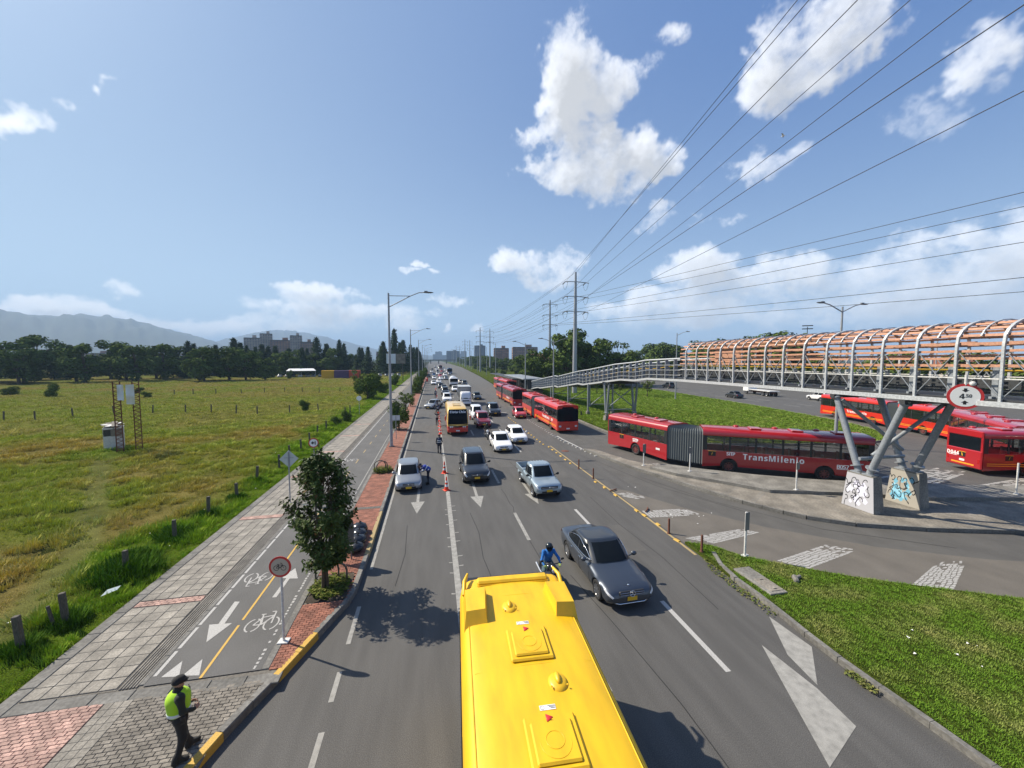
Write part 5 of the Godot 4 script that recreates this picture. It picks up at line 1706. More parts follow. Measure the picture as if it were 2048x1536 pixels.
	if kind == "pickup":
		var bz := -zf + 0.95
		for sx in [-1.0, 1.0]:
			m = bxm(V(sx * 0.83, 0.90, bz), V(0.07, 0.36, 1.86), 0.02)
			out.append(["bed_wall", m.mesh(), "PAINT"])
		out.append(["tailgate", bxm(V(0, 0.90, -zf + 0.06), V(1.66, 0.36, 0.06), 0.02).mesh(), "PAINT"])
		out.append(["bed_wall", bxm(V(0, 0.92, bz + 0.9), V(1.6, 0.36, 0.05), 0.02).mesh(), "PAINT"])
		for i in 5:
			out.append(["roof_rib", bxm(V(-0.4 + i * 0.2, k.H + 0.012, zf - 0.465 * L), V(0.05, 0.02, 0.9), 0.008).mesh(), "PAINT"])
	if kind == "suv":
		for sx in [-1.0, 1.0]:
			m = MB.new(); m.tube(p3([sx * 0.60, k.H - 0.02, zf - 0.43 * L, sx * 0.61, k.H + 0.05, zf - 0.47 * L, sx * 0.61, k.H + 0.05, zf - 0.8 * L, sx * 0.60, k.H - 0.02, zf - 0.84 * L]), 0.022, 6)
			out.append(["roof_rail", m.mesh(), "chrome"])
	car_cache[kind] = out
	return out
func wheel_meshes(R: float, w: float, spokes: int) -> Array:
	var key := "wheel%.2f_%d" % [R, spokes]
	if car_cache.has(key): return car_cache[key]
	var turn := Transform3D(Basis(Vector3.BACK, -PI / 2), Vector3.ZERO)
	var m := MB.new(); m.t = turn
	m.lathe(PackedVector2Array([Vector2(R * 0.62, -w * 0.45), Vector2(R * 0.9, -w * 0.5), Vector2(R * 0.985, -w * 0.40), Vector2(R, 0), Vector2(R * 0.985, w * 0.40), Vector2(R * 0.9, w * 0.5), Vector2(R * 0.62, w * 0.45), Vector2(R * 0.60, w * 0.2), Vector2(R * 0.6, -w * 0.2), Vector2(R * 0.62, -w * 0.45)]), 22)
	var rim := MB.new()
	rim.t = turn
	rim.lathe(PackedVector2Array([Vector2(R * 0.64, w * 0.44), Vector2(R * 0.60, w * 0.46), Vector2(R * 0.57, w * 0.38), Vector2(R * 0.57, -w * 0.1)]), 22)
	rim.lathe(PackedVector2Array([Vector2(R * 0.16, w * 0.36), Vector2(R * 0.14, w * 0.42), Vector2(0, w * 0.43)]), 12)
	for i in spokes:
		var a := TAU * i / spokes
		rim.bar(V(cos(a) * R * 0.08, w * 0.36, sin(a) * R * 0.08), V(cos(a) * R * 0.6, w * 0.40, sin(a) * R * 0.6), R * 0.15, w * 0.1)
	var back := MB.new(); back.t = turn
	back.lathe(PackedVector2Array([Vector2(R * 0.58, w * 0.05), Vector2(0, w * 0.05)]), 16)
	car_cache[key] = [m.mesh(), rim.mesh(), back.mesh()]
	return car_cache[key]
func add_wheel(t: Node, at: Vector3, R: float, w: float, spokes: int, steer := 0.0, rim_mat := "alloy") -> void:
	var ms := wheel_meshes(R, w, spokes)
	var wn := Node3D.new()
	wn.name = "wheel"
	t.add_child(wn, true)
	wn.position = at
	wn.rotation.y = steer + (0.0 if at.x > 0 else PI)
	inst("tyre", ms[0], mats["tyre"], wn)
	inst("rim", ms[1], mats[rim_mat], wn)
	inst("brake_disc", ms[2], mats["trim"], wn)
func car(kind: String, col: String, x: float, zfront: float, yaw: float, label: String, group := "", plate := "plate_yellow", called := "car", full := true) -> Node3D:
	var k := kinds(kind)
	var L: float = k.L
	var off := V(sin(yaw), 0, cos(yaw)) * L * 0.5
	var t := thing(called, label, "car" if kind != "pickup" and kind != "van" else ("pickup" if kind == "pickup" else "van"), V(x, 0, zfront) - off, yaw, group)
	for p in car_parts(kind):
		if not full and p[0] in ["door_seam", "door_handle", "emblem", "grille_bar", "roof_rail", "roof_rib"]: continue
		var mk: Material = mats["paint_" + col] if p[2] == "PAINT" else mats["paint_roofglass"] if p[2] == "ROOF" else mats[plate] if p[2] == "PLATE" else mats[p[2]]
		inst(p[0], p[1], mk, t)
	var wz := [L * 0.5 - k.fo, L * 0.5 - k.fo - k.wb]
	for sx in [-1.0, 1.0]:
		for z in wz:
			add_wheel(t, V(sx * (k.W * 0.5 - 0.115), k.R, z), k.R, 0.21, 10 if kind == "executive" else 5)
	return t
func sideways() -> Basis:
	# maps a polygon in (x, z) extruded along y to one in (z, y) extruded along x
	return Basis(V(0, 0, 1), V(1, 0, 0), V(0, 1, 0))
func bus_body(t: Node3D, T: Transform3D, L: float, wheels: Array, paint_m: Material, front: bool, rear: bool, stripe_m: Material, panes: int, low := 0.32) -> void:
	# T: front end at z = 0, forward +z
	var W := 1.275
	for sx in [-1.0, 1.0]:
		var poly := PackedVector2Array()
		poly.append(Vector2(0, 1.60)); poly.append(Vector2(0, low))
		for wz in wheels:
			var n := 10
			for i in n + 1:
				var a := PI * i / n
				poly.append(Vector2(wz + cos(a) * 0.60, maxf(low, 0.48 + sin(a) * 0.62)))
		poly.append(Vector2(-L, low)); poly.append(Vector2(-L, 1.60))
		var m := MB.new()
		m.t = T * Transform3D(sideways(), V(sx * (W - 0.03), 0, 0))
		m.prism(poly, -0.03, 0.03)
		part("side_panel", m, paint_m, t)
		# black window band pillars, panes
		var step := (L - 0.3) / panes
		m = MB.new(); m.t = T
		for i in panes + 1:
			m.box(V(sx * (W - 0.035), 2.17, -0.15 - i * step), V(0.06, 1.16, 0.13 if i > 0 and i < panes else 0.3))
		m.box(V(sx * (W - 0.04), 2.36, -L * 0.5), V(0.03, 0.04, L - 0.3))
		part("window_frame", m, mats["trim"], t)
		for i in panes:
			m = MB.new(); m.t = T
			m.box(V(sx * (W - 0.02), 2.17, -0.15 - (i + 0.5) * step), V(0.012, 1.13, step - 0.14))
			part("window", m, mats["bus_pane"], t)
		if stripe_m:
			for y in [0.72, 0.86]:
				m = MB.new(); m.t = T
				m.box(V(sx * (W + 0.004), y, -L * 0.5), V(0.008, 0.06, L * 0.92))
				part("stripe", m, stripe_m, t)
	# roof with rounded shoulders
	var prof := [[-1.275, 2.72], [-1.275, 2.95], [-1.22, 3.10], [-1.05, 3.19], [-0.5, 3.24], [0, 3.25], [0.5, 3.24], [1.05, 3.19], [1.22, 3.10], [1.275, 2.95], [1.275, 2.72]]
	var rows := []
	for z in [0.0, -L]:
		var row := PackedVector3Array()
		for p in prof: row.append(V(p[0], p[1], z))
		rows.append(row)
	var r := MB.new(); r.t = T
	r.grid(rows)
	r.quad(V(-1.25, 2.74, 0), V(1.25, 2.74, 0), V(1.25, 2.74, -L), V(-1.25, 2.74, -L))
	for z in [0.0, -L]:
		for i in prof.size() - 1:
			r.tri(V(0, 2.8, z), V(prof[i][0], prof[i][1], z), V(prof[i + 1][0], prof[i + 1][1], z))
	part("roof", r, paint_m, t)
	var hz := -1.6
	while hz > -L + 1.0:
		var m := MB.new(); m.t = T
		m.rbox(V(-0.2, 3.28, hz), V(1.0, 0.12, 0.75), 0.04)
		part("roof_hatch", m, paint_m, t)
		m = MB.new(); m.t = T
		m.blob(V(0.55, 3.26, hz - 1.1), V(0.22, 0.1, 0.22), 10, 5)
		part("roof_vent", m, paint_m, t)
		hz -= 2.6
	# floor, seats inside
	var f := MB.new(); f.t = T
	f.box(V(0, 0.72, -L * 0.5), V(2.4, 0.5, L - 0.1))
	part("floor", f, mats["black"], t)
	var sz := -1.2
	while sz > -L + 0.6:
		for sx in [-0.85, 0.85]:
			var m := MB.new(); m.t = T
			m.box(V(sx, 1.35, sz), V(0.42, 0.75, 0.08)); m.box(V(sx, 1.1, sz + 0.2), V(0.42, 0.1, 0.4))
			part("seat", m, mats["seat_red"] if mats.has("seat_red") else mat("seat_red", lin(0.16, 0.02, 0.02), 0.7), t)
		sz -= 1.5
	var hr := MB.new(); hr.t = T
	for sx in [-0.5, 0.5]: hr.rod(V(sx, 2.5, -0.3), V(sx, 2.5, -L + 0.3), 0.025, 6)
	part("handrail", hr, mats["pale_steel"], t)
	if front:
		var m := MB.new(); m.t = T
		m.rbox(V(0, 0.85, 0.06), V(2.5, 1.1, 0.16), 0.07)
		part("front_panel", m, paint_m, t)
		m = MB.new(); m.t = T
		rows = []
		for j in 5:
			var row := PackedVector3Array()
			for i in 9:
				var u := i / 8.0 * 2 - 1
				row.append(V(u * 1.24, lerpf(1.38, 3.02, j / 4.0), 0.16 - u * u * 0.12 - pow(j / 4.0, 2) * 0.08))
			rows.append(row)
		m.grid(rows)
		part("windshield", m, mats["car_glass"], t)
		for sx in [-1.0, 1.0]:
			m = MB.new(); m.t = T
			m.blob(V(sx * 0.95, 0.82, 0.13), V(0.17, 0.12, 0.05), 10, 5)
			part("headlight", m, mats["lamp_glass"], t)
			m = MB.new(); m.t = T
			m.rbox(V(sx * 1.52, 2.3, 0.25), V(0.16, 0.45, 0.14), 0.05); m.rod(V(sx * 1.2, 2.85, 0.05), V(sx * 1.52, 2.55, 0.25), 0.025, 5)
			part("mirror", m, mats["trim"], t)
		m = MB.new(); m.t = T
		m.box(V(0, 0.55, 0.15), V(0.4, 0.15, 0.02))
		part("license_plate", m, mats["plate_white"], t)
		m = MB.new(); m.t = T
		m.box(V(0, 3.0, 0.0), V(2.4, 0.35, 0.1))
		part("front_cap", m, paint_m, t)
	if rear:
		var m := MB.new(); m.t = T
		m.rbox(V(0, 1.05, -L - 0.05), V(2.52, 1.35, 0.14), 0.06)
		m.rbox(V(0, 2.95, -L - 0.05), V(2.52, 0.5, 0.14), 0.06)
		m.box(V(-1.19, 2.2, -L - 0.03), V(0.14, 1.3, 0.1)); m.box(V(1.19, 2.2, -L - 0.03), V(0.14, 1.3, 0.1))
		part("rear_panel", m, paint_m, t)
		m = MB.new(); m.t = T
		m.box(V(0, 2.22, -L - 0.04), V(2.24, 0.98, 0.03))
		part("rear_window", m, mats["car_glass"], t)
		for sx in [-1.0, 1.0]:
			m = MB.new(); m.t = T
			m.rbox(V(sx * 1.08, 0.95, -L - 0.12), V(0.16, 0.3, 0.03), 0.01)
			part("tail_light", m, mats["red_lens"], t)
		m = MB.new(); m.t = T
		m.box(V(0, 0.62, -L - 0.125), V(1.6, 0.1, 0.02))
		part("rear_stripe", m, mats["bus_stripe"], t)
		m = MB.new(); m.t = T
		m.box(V(0.05, 0.85, -L - 0.125), V(0.36, 0.15, 0.02))
		part("license_plate", m, mats["plate_white"], t)
	for wz in wheels:
		for sx in [-1.0, 1.0]:
			var loc := T * V(sx * 1.11, 0.48, wz)
			var yaw := T.basis.get_euler().y
			var ms := wheel_meshes(0.48, 0.28, 8)
			var wn := Node3D.new(); wn.name = "wheel"; t.add_child(wn, true)
			wn.position = loc; wn.rotation.y = yaw + (0.0 if sx > 0 else PI)
			inst("tyre", ms[0], mats["tyre"], wn)
			inst("rim", ms[1], mats["rim_red"] if mats.has("rim_red") else mat("rim_red", lin(0.14, 0.04, 0.035), 0.5), wn)
			inst("brake_disc", ms[2], mats["trim"], wn)
func bellows(t: Node3D, A: Transform3D, B: Transform3D) -> void:
	# A: rear end of the front part (z = 0 there), B: front end of the rear part
	var m := MB.new()
	var rows := []
	var N := 30
	for i in N + 1:
		var u := float(i) / N
		var s := 0.97 if i % 2 == 0 else 0.91
		var row := PackedVector3Array()
		for p in [[-1.25, 0.40], [-1.25, 1.6], [-1.25, 2.8], [-1.18, 3.05], [-0.9, 3.15], [0.9, 3.15], [1.18, 3.05], [1.25, 2.8], [1.25, 1.6], [1.25, 0.40], [1.0, 0.36], [-1.0, 0.36]]:
			var q := V(p[0] * s, 1.75 + (p[1] - 1.75) * s, 0)
			row.append((A * q).lerp(B * q, u))
		rows.append(row)
	for i in N:
		for k in 12:
			var a: Vector3 = rows[i][k]; var b: Vector3 = rows[i][(k + 1) % 12]
			m.quad(a, b, rows[i + 1][(k + 1) % 12], rows[i + 1][k])
	part("bellows", m, mats["bellows"] if mats.has("bellows") else mat("bellows", lin(0.10, 0.115, 0.12), 0.5), t)
func artic(label: String, head: Vector3, yaw: float, l1: float, gap: float, l2: float, yaw2: float, col: String, group: String, stripe_on := true, called := "articulated_bus") -> Array:
	# head: front end on the ground, heading (sin yaw, cos yaw)
	var t := thing(called, label, "bus", head, 0.0, group)
	var T1 := Transform3D(Basis(UP, yaw), Vector3.ZERO)
	var joint := T1 * V(0, 0, -l1 - gap * 0.5)
	var T2 := Transform3D(Basis(UP, yaw2), joint - Basis(UP, yaw2) * V(0, 0, gap * 0.5))
	bus_body(t, T1, l1, [-2.7, -8.6] if l1 > 9 else [-2.2], mats["paint_" + col], true, false, mats["bus_stripe"] if stripe_on else null, 6)
	bus_body(t, T2, l2, [-3.4], mats["paint_" + col], false, true, mats["bus_stripe"] if stripe_on else null, 4)
	bellows(t, T1 * Transform3D(Basis(), V(0, 0, -l1)), T2)
	return [t, T1, T2]
func badge(t: Node3D, T: Transform3D, z: float, y: float, s: float) -> void:
	# small black square with a slim yellow figure
	var m := MB.new(); m.t = T
	m.box(V(s * 1.282, y, z), V(0.012, 0.36, 0.5))
	part("badge", m, mats["black"], t)
	m = MB.new(); m.t = T
	m.bar(V(s * 1.29, y - 0.11, z - 0.03), V(s * 1.29, y + 0.11, z + 0.03), 0.05, 0.008)
	m.box(V(s * 1.284, y + 0.19, z), V(0.012, 0.03, 0.56))
	part("badge_mark", m, mats["plate_yellow"], t)
func traffic() -> void:
	paint("silver", lin(0.27, 0.285, 0.30), 0.55); paint("white", lin(0.76, 0.76, 0.75)); paint("steelblue", lin(0.055, 0.066, 0.085), 0.6)
	paint("black", lin(0.012, 0.014, 0.018)); paint("darkgrey", lin(0.03, 0.033, 0.037), 0.3); paint("greyblue", lin(0.30, 0.37, 0.42), 0.5); paint("red", lin(0.42, 0.02, 0.03))
	paint("wine", lin(0.22, 0.012, 0.022), 0.2); paint("beige", lin(0.45, 0.40, 0.33), 0.3); paint("blue", lin(0.03, 0.08, 0.2)); paint("roofglass", lin(0.016, 0.02, 0.026)); paint("grey", lin(0.2, 0.21, 0.22), 0.5)
	paint("busred", lin(0.34, 0.009, 0.015)); paint("busorange", lin(0.52, 0.022, 0.012)); paint("yellow", lin(0.80, 0.475, 0.002)); paint("paleyellow", lin(0.72, 0.47, 0.12)); paint("taxi", lin(0.75, 0.45, 0.02))
	mats["paint_yellow"].clearcoat = 0.25; mats["paint_yellow"].clearcoat_roughness = 0.3; mats["paint_yellow"].roughness = 0.55
	textured(mats["paint_yellow"], ntex("road_film", 0.012, 0.86, 1.0, 6, 512, 0.4, 61), Vector3(0.45, 0.45, 0.12), texs["mid"], Vector3(0.9, 0.9, 0.9))
	mats["paint_yellow"].detail_enabled = false
	mat("bus_stripe", lin(0.78, 0.30, 0.02), 0.45)
	var o: Node3D
	o = car("executive", "steelblue", 6.50, -11.55, 0.02, "dark metallic blue grey executive saloon beside the yellow bus")
	car("hatch", "silver", -1.62, -24.9, 0.06, "silver hatchback stopped beside the kerb with an officer leaning at its window")
	car("suv", "black", 2.83, -25.6, 0.01, "black sport utility car between the cones and the pale blue pickup")
	car("pickup", "greyblue", 6.80, -22.0, 0.03, "pale blue grey double cab pickup over a lane arrow", "", "plate_yellow", "pickup_truck")
	car("sedan", "white", 6.20, -34.0, 0.0, "white saloon with a chrome barred grille ahead of the motorcyclist")
	car("hatch", "white", 8.42, -37.2, 0.02, "white hatchback with wide black grille beside the yellow separators")
	car("suv", "wine", 6.05, -46.7, 0.0, "dark red sport utility car beside the yellow and red bus")
	car("van", "white", 6.05, -53.2, 0.02, "small white panel van behind the dark red car", "", "plate_yellow", "van")
	car("suv", "black", 8.95, -56.2, 0.0, "black sport utility car beside the small white van")
	car("hatch", "red", 12.2, -53.3, -0.05, "bright red hatchback in the lane next to the articulated buses")
	car("sedan", "darkgrey", 9.0, -79.8, 0.02, "dark saloon beside the white box truck")
	car("suv", "white", 2.6, -75.4, 0.0, "white pickup style car in front of the dark queue")
	car("sedan", "silver", -0.95, -66.6, -0.5, "silver saloon turned across the kerb lane by the far cones")
	car("suv", "darkgrey", 2.75, -92.6, 0, "dark car directly behind the white pickup style car")
	var q := [["sedan", "black", 2.76, -104.3], ["sedan", "darkgrey", 2.1, -113.4], ["sedan", "white", 5.5, -100.6], ["sedan", "white", 0.1, -129], ["hatch", "white", 0.4, -164], ["hatch", "white", 1.9, -137], ["sedan", "white", 3.1, -159], ["sedan", "beige", 9.2, -132.5], ["suv", "darkgrey", 9.7, -122], ["hatch", "grey", 5.1, -159], ["sedan", "darkgrey", -2.0, -182], ["sedan", "red", 3.2, -185], ["suv", "white", 5.6, -190], ["sedan", "blue", 0.3, -200], ["sedan", "silver", 8.4, -205], ["sedan", "white", 2.4, -212], ["hatch", "darkgrey", 5.6, -225], ["sedan", "white", 8.6, -240], ["suv", "black", 2.5, -238], ["sedan", "red", 5.4, -252], ["sedan", "white", -1, -246], ["hatch", "silver", 2.5, -265], ["sedan", "white", 8.6, -280], ["sedan", "grey", 5.5, -290], ["sedan", "white", 2.2, -305], ["sedan", "black", -0.8, -300], ["sedan", "white", 8.8, -330], ["suv", "white", 5.4, -345], ["sedan", "darkgrey", 2.0, -350], ["sedan", "white", 8.8, -380], ["sedan", "silver", 2.0, -400], ["sedan", "white", 5.4, -420]]
	var cname := {"black": "black", "darkgrey": "dark grey", "white": "white", "beige": "beige", "grey": "mid grey", "red": "red", "blue": "blue", "silver": "silver"}
	var kname := {"sedan": "saloon", "hatch": "hatchback", "suv": "tall car"}
	for e in q:
		car(e[0], e[1], e[2], e[3], 0.0, "%s %s in the far queue of traffic down the avenue" % [cname[e[1]], kname[e[0]]], "far queue of " + cname[e[1]] + " " + kname[e[0]] + "s", "plate_yellow", "car", false)
	# far carriageway beyond the lawn
	car("sedan", "darkgrey", 65.0, -75.5, PI - 0.12, "dark grey saloon beside the flatbed truck on the far carriageway")
	car("suv", "white", 78.0, -67.5, PI - 0.1, "white sport utility car on the far carriageway behind the cage")
	car("suv", "darkgrey", 68.0, -104.5, PI - 0.1, "dark estate car on the far carriageway below the end of the cage")
	flatbed()
	box_truck()
	tank_truck()
	coach()
	near_bus()
	small_bus("blue", V(9.3, 0, -222), "blue bus far down the avenue in the right hand lane")
	small_bus("wine", V(6.2, 0, -330), "dark red bus far down the avenue")
	small_bus("taxi", V(60.9, 0, -117), "yellow and red minibus on the far carriageway under the ramp")
	# articulated buses
	var yaw := atan2(5.09, 3.11)
	var mid := V(21.62, 0, -24.78); var d := V(sin(yaw), 0, cos(yaw)); var nrm := V(-d.z, 0, d.x)
	# the wheels seen are on the near (right-hand) side, 1.25 m off the centre line
	var head := mid + d * 8.6 - nrm * 1.25
	var yaw2 := atan2(1.95, 6.75)
	var a := artic("deep red articulated bus with white lettering passing the graffiti pier", head, yaw, 10.4, 1.9, 6.9, yaw2, "busred", "", false)
	o = a[0]
	var T1: Transform3D = a[1]; var T2: Transform3D = a[2]
	var rt := Basis(UP, -PI / 2)
	for w in [["TransMilenio", -5.8, 1.28, 0.42], ["SiTP", -8.5, 1.42, 0.26], ["B057", -1.68, 1.08, 0.27]]:
		spaced(o, T1, w[0], w[1], w[2], w[3], -1.0)
	spaced(o, T2, "SiTP", -3.4, 1.3, 0.3, -1.0)
	badge(o, T1, -9.75, 1.36, -1.0); badge(o, T2, -5.1, 1.36, -1.0)
	var pm := MB.new(); pm.t = T2; pm.box(V(-1.28, 1.05, -0.9), V(0.012, 0.16, 0.4)); part("number_panel", pm, mats["plate_white"], o)
	pm = MB.new(); pm.t = T1; pm.box(V(-1.282, 0.92, -1.68), V(0.012, 0.03, 0.66)); part("underline", pm, mats["white_text"], o)
	a = artic("bright red articulated bus facing the traffic with headlights on beside the lawn", V(15.05, 0, -41.9), 0.0, 10.2, 1.7, 6.3, -0.02, "busorange", "")
	spaced(a[0], a[1], "TransMilenio", -4.6, 1.28, 0.34, -1.0)
	spaced(a[0], a[1], "SiTP", -2.0, 1.28, 0.3, -1.0)
	a = artic("red articulated bus queueing behind the one with headlights on", V(14.95, 0, -66.6), 0.0, 10.2, 1.7, 6.3, 0.0, "busred", "")
	spaced(a[0], a[1], "TransMilenio", -4.6, 1.28, 0.34, -1.0)
	artic("orange red articulated bus with yellow roof stopped at the station", V(18.9, 0, -93.5), 0.03, 10.2, 1.7, 6.3, 0.0, "busorange", "")
	# parked at the turn: rear of a bus, and a long bus behind the piers
	var ry := atan2(0.961, 0.276)
	var dd := V(sin(ry), 0, cos(ry))
	var rc := V(39.58, 0, -21.65)
	a = artic("red articulated bus seen from behind with its number on the back", rc + dd * 18.2, ry, 10.2, 1.7, 6.3, ry, "busred", "")
	o = a[0]; T2 = a[2]
	var bk := text(o, "D044", T2 * V(0.72, 1.28, -6.3 - 0.125), 0.28, mats["white_text"], ry + PI, "fleet_number")
	pm = MB.new(); pm.t = T2; pm.box(V(0.72, 1.12, -6.3 - 0.125), V(0.62, 0.03, 0.012)); part("underline", pm, mats["white_text"], o)
	pm = MB.new(); pm.t = T2; pm.box(V(0.04, 1.27, -6.3 - 0.125), V(0.44, 0.34, 0.012)); part("badge", pm, mats["black"], o)
	pm = MB.new(); pm.t = T2; pm.bar(V(0.02, 1.16, -6.3 - 0.134), V(0.07, 1.38, -6.3 - 0.134), 0.06, 0.008); pm.box(V(0.04, 1.46, -6.3 - 0.126), V(0.5, 0.03, 0.012)); part("badge_mark", pm, mats["plate_yellow"], o)
	badge(o, T2, -4.6, 1.3, -1.0)
	var fy := atan2(3.2, -14.5)
	a = artic("orange red articulated bus on the far side of the turn seen between the pier legs", V(58.6, 0, -47.5), fy, 10.4, 1.7, 7.2, fy - 0.12, "busorange", "")
	spaced(a[0], a[1], "TransMilenio", -6.2, 1.28, 0.34, 1.0)
	a = artic("red articulated bus standing beyond the bus with the number on its back", V(53.0, 0, -29.0), fy - 0.5, 10.4, 1.7, 7.2, fy - 0.6, "busred", "")
func spaced(t: Node3D, T: Transform3D, s: String, zc: float, y: float, size: float, side: float) -> void:
	# lettering along a bus side, letter by letter
	var n := s.length()
	var wd := {"T": 0.62, "r": 0.46, "a": 0.60, "n": 0.64, "s": 0.52, "M": 0.95, "i": 0.30, "l": 0.30, "e": 0.60, "o": 0.64, "S": 0.58, "P": 0.62}
	var gap := 0.22 if s == "TransMilenio" else 0.02
	var total := 0.0
	for ch in s: total += wd.get(ch, 0.6) + gap
	var run := 0.0
	var yaw := T.basis.get_euler().y + (PI / 2 if side > 0 else -PI / 2)
	for i in n:
		var cw: float = wd.get(s[i], 0.6) + gap
		var off := (run + cw * 0.5 - total * 0.5) * size
		run += cw
		var z := zc + off * (-1.0 if side > 0 else 1.0)
		text(t, s[i], T * V(side * 1.281, y, z), size, mats["white_text"], yaw, "letter")
func small_bus(col: String, at: Vector3, label: String) -> void:
	var t := thing("bus", label, "bus", at, 0.0)
	bus_body(t, Transform3D(Basis(), Vector3.ZERO), 9.0, [-2.2, -7.0], mats["paint_" + col], true, true, mats["bus_stripe"], 5)
func flatbed() -> void:
	var t := thing("flatbed_truck", "flatbed truck with white cab parked beyond the far carriageway", "truck", V(76.0, 0, -78.0), PI - 0.12)
	part("cab", bxm(V(0, 1.7, 3.6), V(2.4, 2.2, 2.0), 0.15), mats["paint_white"], t)
	part("windshield", bxm(V(0, 2.1, 4.6), V(2.1, 0.9, 0.06)), mats["car_glass"], t)
	part("bed", bxm(V(0, 1.15, -1.0), V(2.5, 0.18, 7.0), 0.03), mats["white_steel"], t)
	part("chassis", bxm(V(0, 0.8, 0), V(0.9, 0.3, 8.5)), mats["rust"], t)
	for z in [3.4, -2.2, -3.5]:
		for sx in [-1.0, 1.0]: add_wheel(t, V(sx * 1.05, 0.48, z), 0.48, 0.3, 6)
func box_truck() -> void:
	var t := thing("box_truck", "white cab box truck with tall grey cargo box", "truck", V(5.75, 0, -70.0), 0.0)
	# origin at the front end
	var m := MB.new()
	var rows := []
	for e in [[0.0, 0.45, 0.92, 1.05], [0.0, 1.1, 1.0, 1.0], [0.0, 1.35, 1.0, 0.99], [-0.25, 2.0, 0.97, 0.98], [-0.5, 2.4, 0.93, 0.93], [-0.8, 2.55, 0.8, 0.8]]:
		var row := PackedVector3Array()
		for i in 24:
			var a := TAU * i / 24
			var n := 5.0
			row.append(V(signf(cos(a)) * pow(absf(cos(a)), 2 / n) * 1.0 * e[2], e[1], -0.9 + e[0] * 0.5 + signf(sin(a)) * pow(absf(sin(a)), 2 / n) * 0.9 * e[3]))
		rows.append(row)
	rows.append(rows[5].duplicate())
	for i in 24: rows[6][i] = V(0, 2.58, -1.2)
	m.grid(rows, true)
	part("cab", m, mats["paint_white"], t)
	m = MB.new()
	rows = []
	for j in 4:
		var row := PackedVector3Array()
		for i in 7:
			var u := i / 6.0 * 2 - 1
			row.append(V(u * lerpf(0.86, 0.80, j / 3.0), lerpf(1.32, 2.12, j / 3.0), lerpf(0.02, -0.26, j / 3.0) - u * u * 0.07))
		rows.append(row)
	m.grid(rows)
	part("windshield", m, mats["car_glass"], t)
	part("cargo_box", bxm(V(0, 2.1, -4.6), V(2.3, 2.5, 5.0), 0.04), mats["paint_grey"], t)
	part("box_frame", bxm(V(0, 3.37, -4.6), V(2.34, 0.06, 5.04), 0.02), mats["pale_steel"], t)
	part("chassis", bxm(V(0, 0.7, -3.6), V(1.0, 0.3, 6.6)), mats["black"], t)
	part("bumper", bxm(V(0, 0.55, 0.0), V(1.9, 0.3, 0.12), 0.03), mats["paint_white"], t)
	part("grille", bxm(V(0, 0.95, 0.02), V(1.2, 0.18, 0.06), 0.02), mats["trim"], t)
	part("license_plate", bxm(V(0, 0.5, 0.07), V(0.4, 0.15, 0.012)), mats["plate_white"], t)
	for sx in [-1.0, 1.0]:
		part("headlight", bxm(V(sx * 0.72, 0.85, 0.01), V(0.26, 0.2, 0.06), 0.03), mats["lamp_glass"], t)
		m = MB.new(); m.rbox(V(sx * 1.22, 1.9, -0.1), V(0.16, 0.4, 0.1), 0.03); m.rod(V(sx * 0.95, 2.0, -0.3), V(sx * 1.2, 2.0, -0.1), 0.02, 5)
		part("mirror", m, mats["trim"], t)
		for z in [-1.1, -5.2]: add_wheel(t, V(sx * 0.88, 0.42, z), 0.42, 0.26, 6)
func tank_truck() -> void:
	var t := thing("tipper_truck", "large cream truck with dark windshield in the middle lane", "truck", V(6.0, 0, -116.5), 0.0)
	part("cab", bxm(V(0, 1.75, -0.9), V(2.5, 2.3, 1.9), 0.2), mats["paint_white"], t)
	part("windshield", bxm(V(0, 2.2, 0.06), V(2.2, 1.0, 0.06), 0.02), mats["car_glass"], t)
	part("bumper", bxm(V(0, 0.8, 0.06), V(2.4, 0.5, 0.16), 0.04), mats["trim"], t)
	var m := MB.new()
	m.t = Transform3D(Basis(Vector3.RIGHT, PI / 2), V(0, 2.1, -2.2))
	m.lathe(PackedVector2Array([Vector2(0, -5.6), Vector2(1.1, -5.5), Vector2(1.2, -5.3), Vector2(1.2, 0), Vector2(1.1, 0.2), Vector2(0, 0.3)]), 20)
	part("tank", m, mats["paint_white"], t)
	part("chassis", bxm(V(0, 0.8, -4), V(1.0, 0.3, 8)), mats["black"], t)
	for sx in [-1.0, 1.0]:
		for z in [-1.0, -5.6, -6.9]: add_wheel(t, V(sx * 1.05, 0.5, z), 0.5, 0.3, 6)
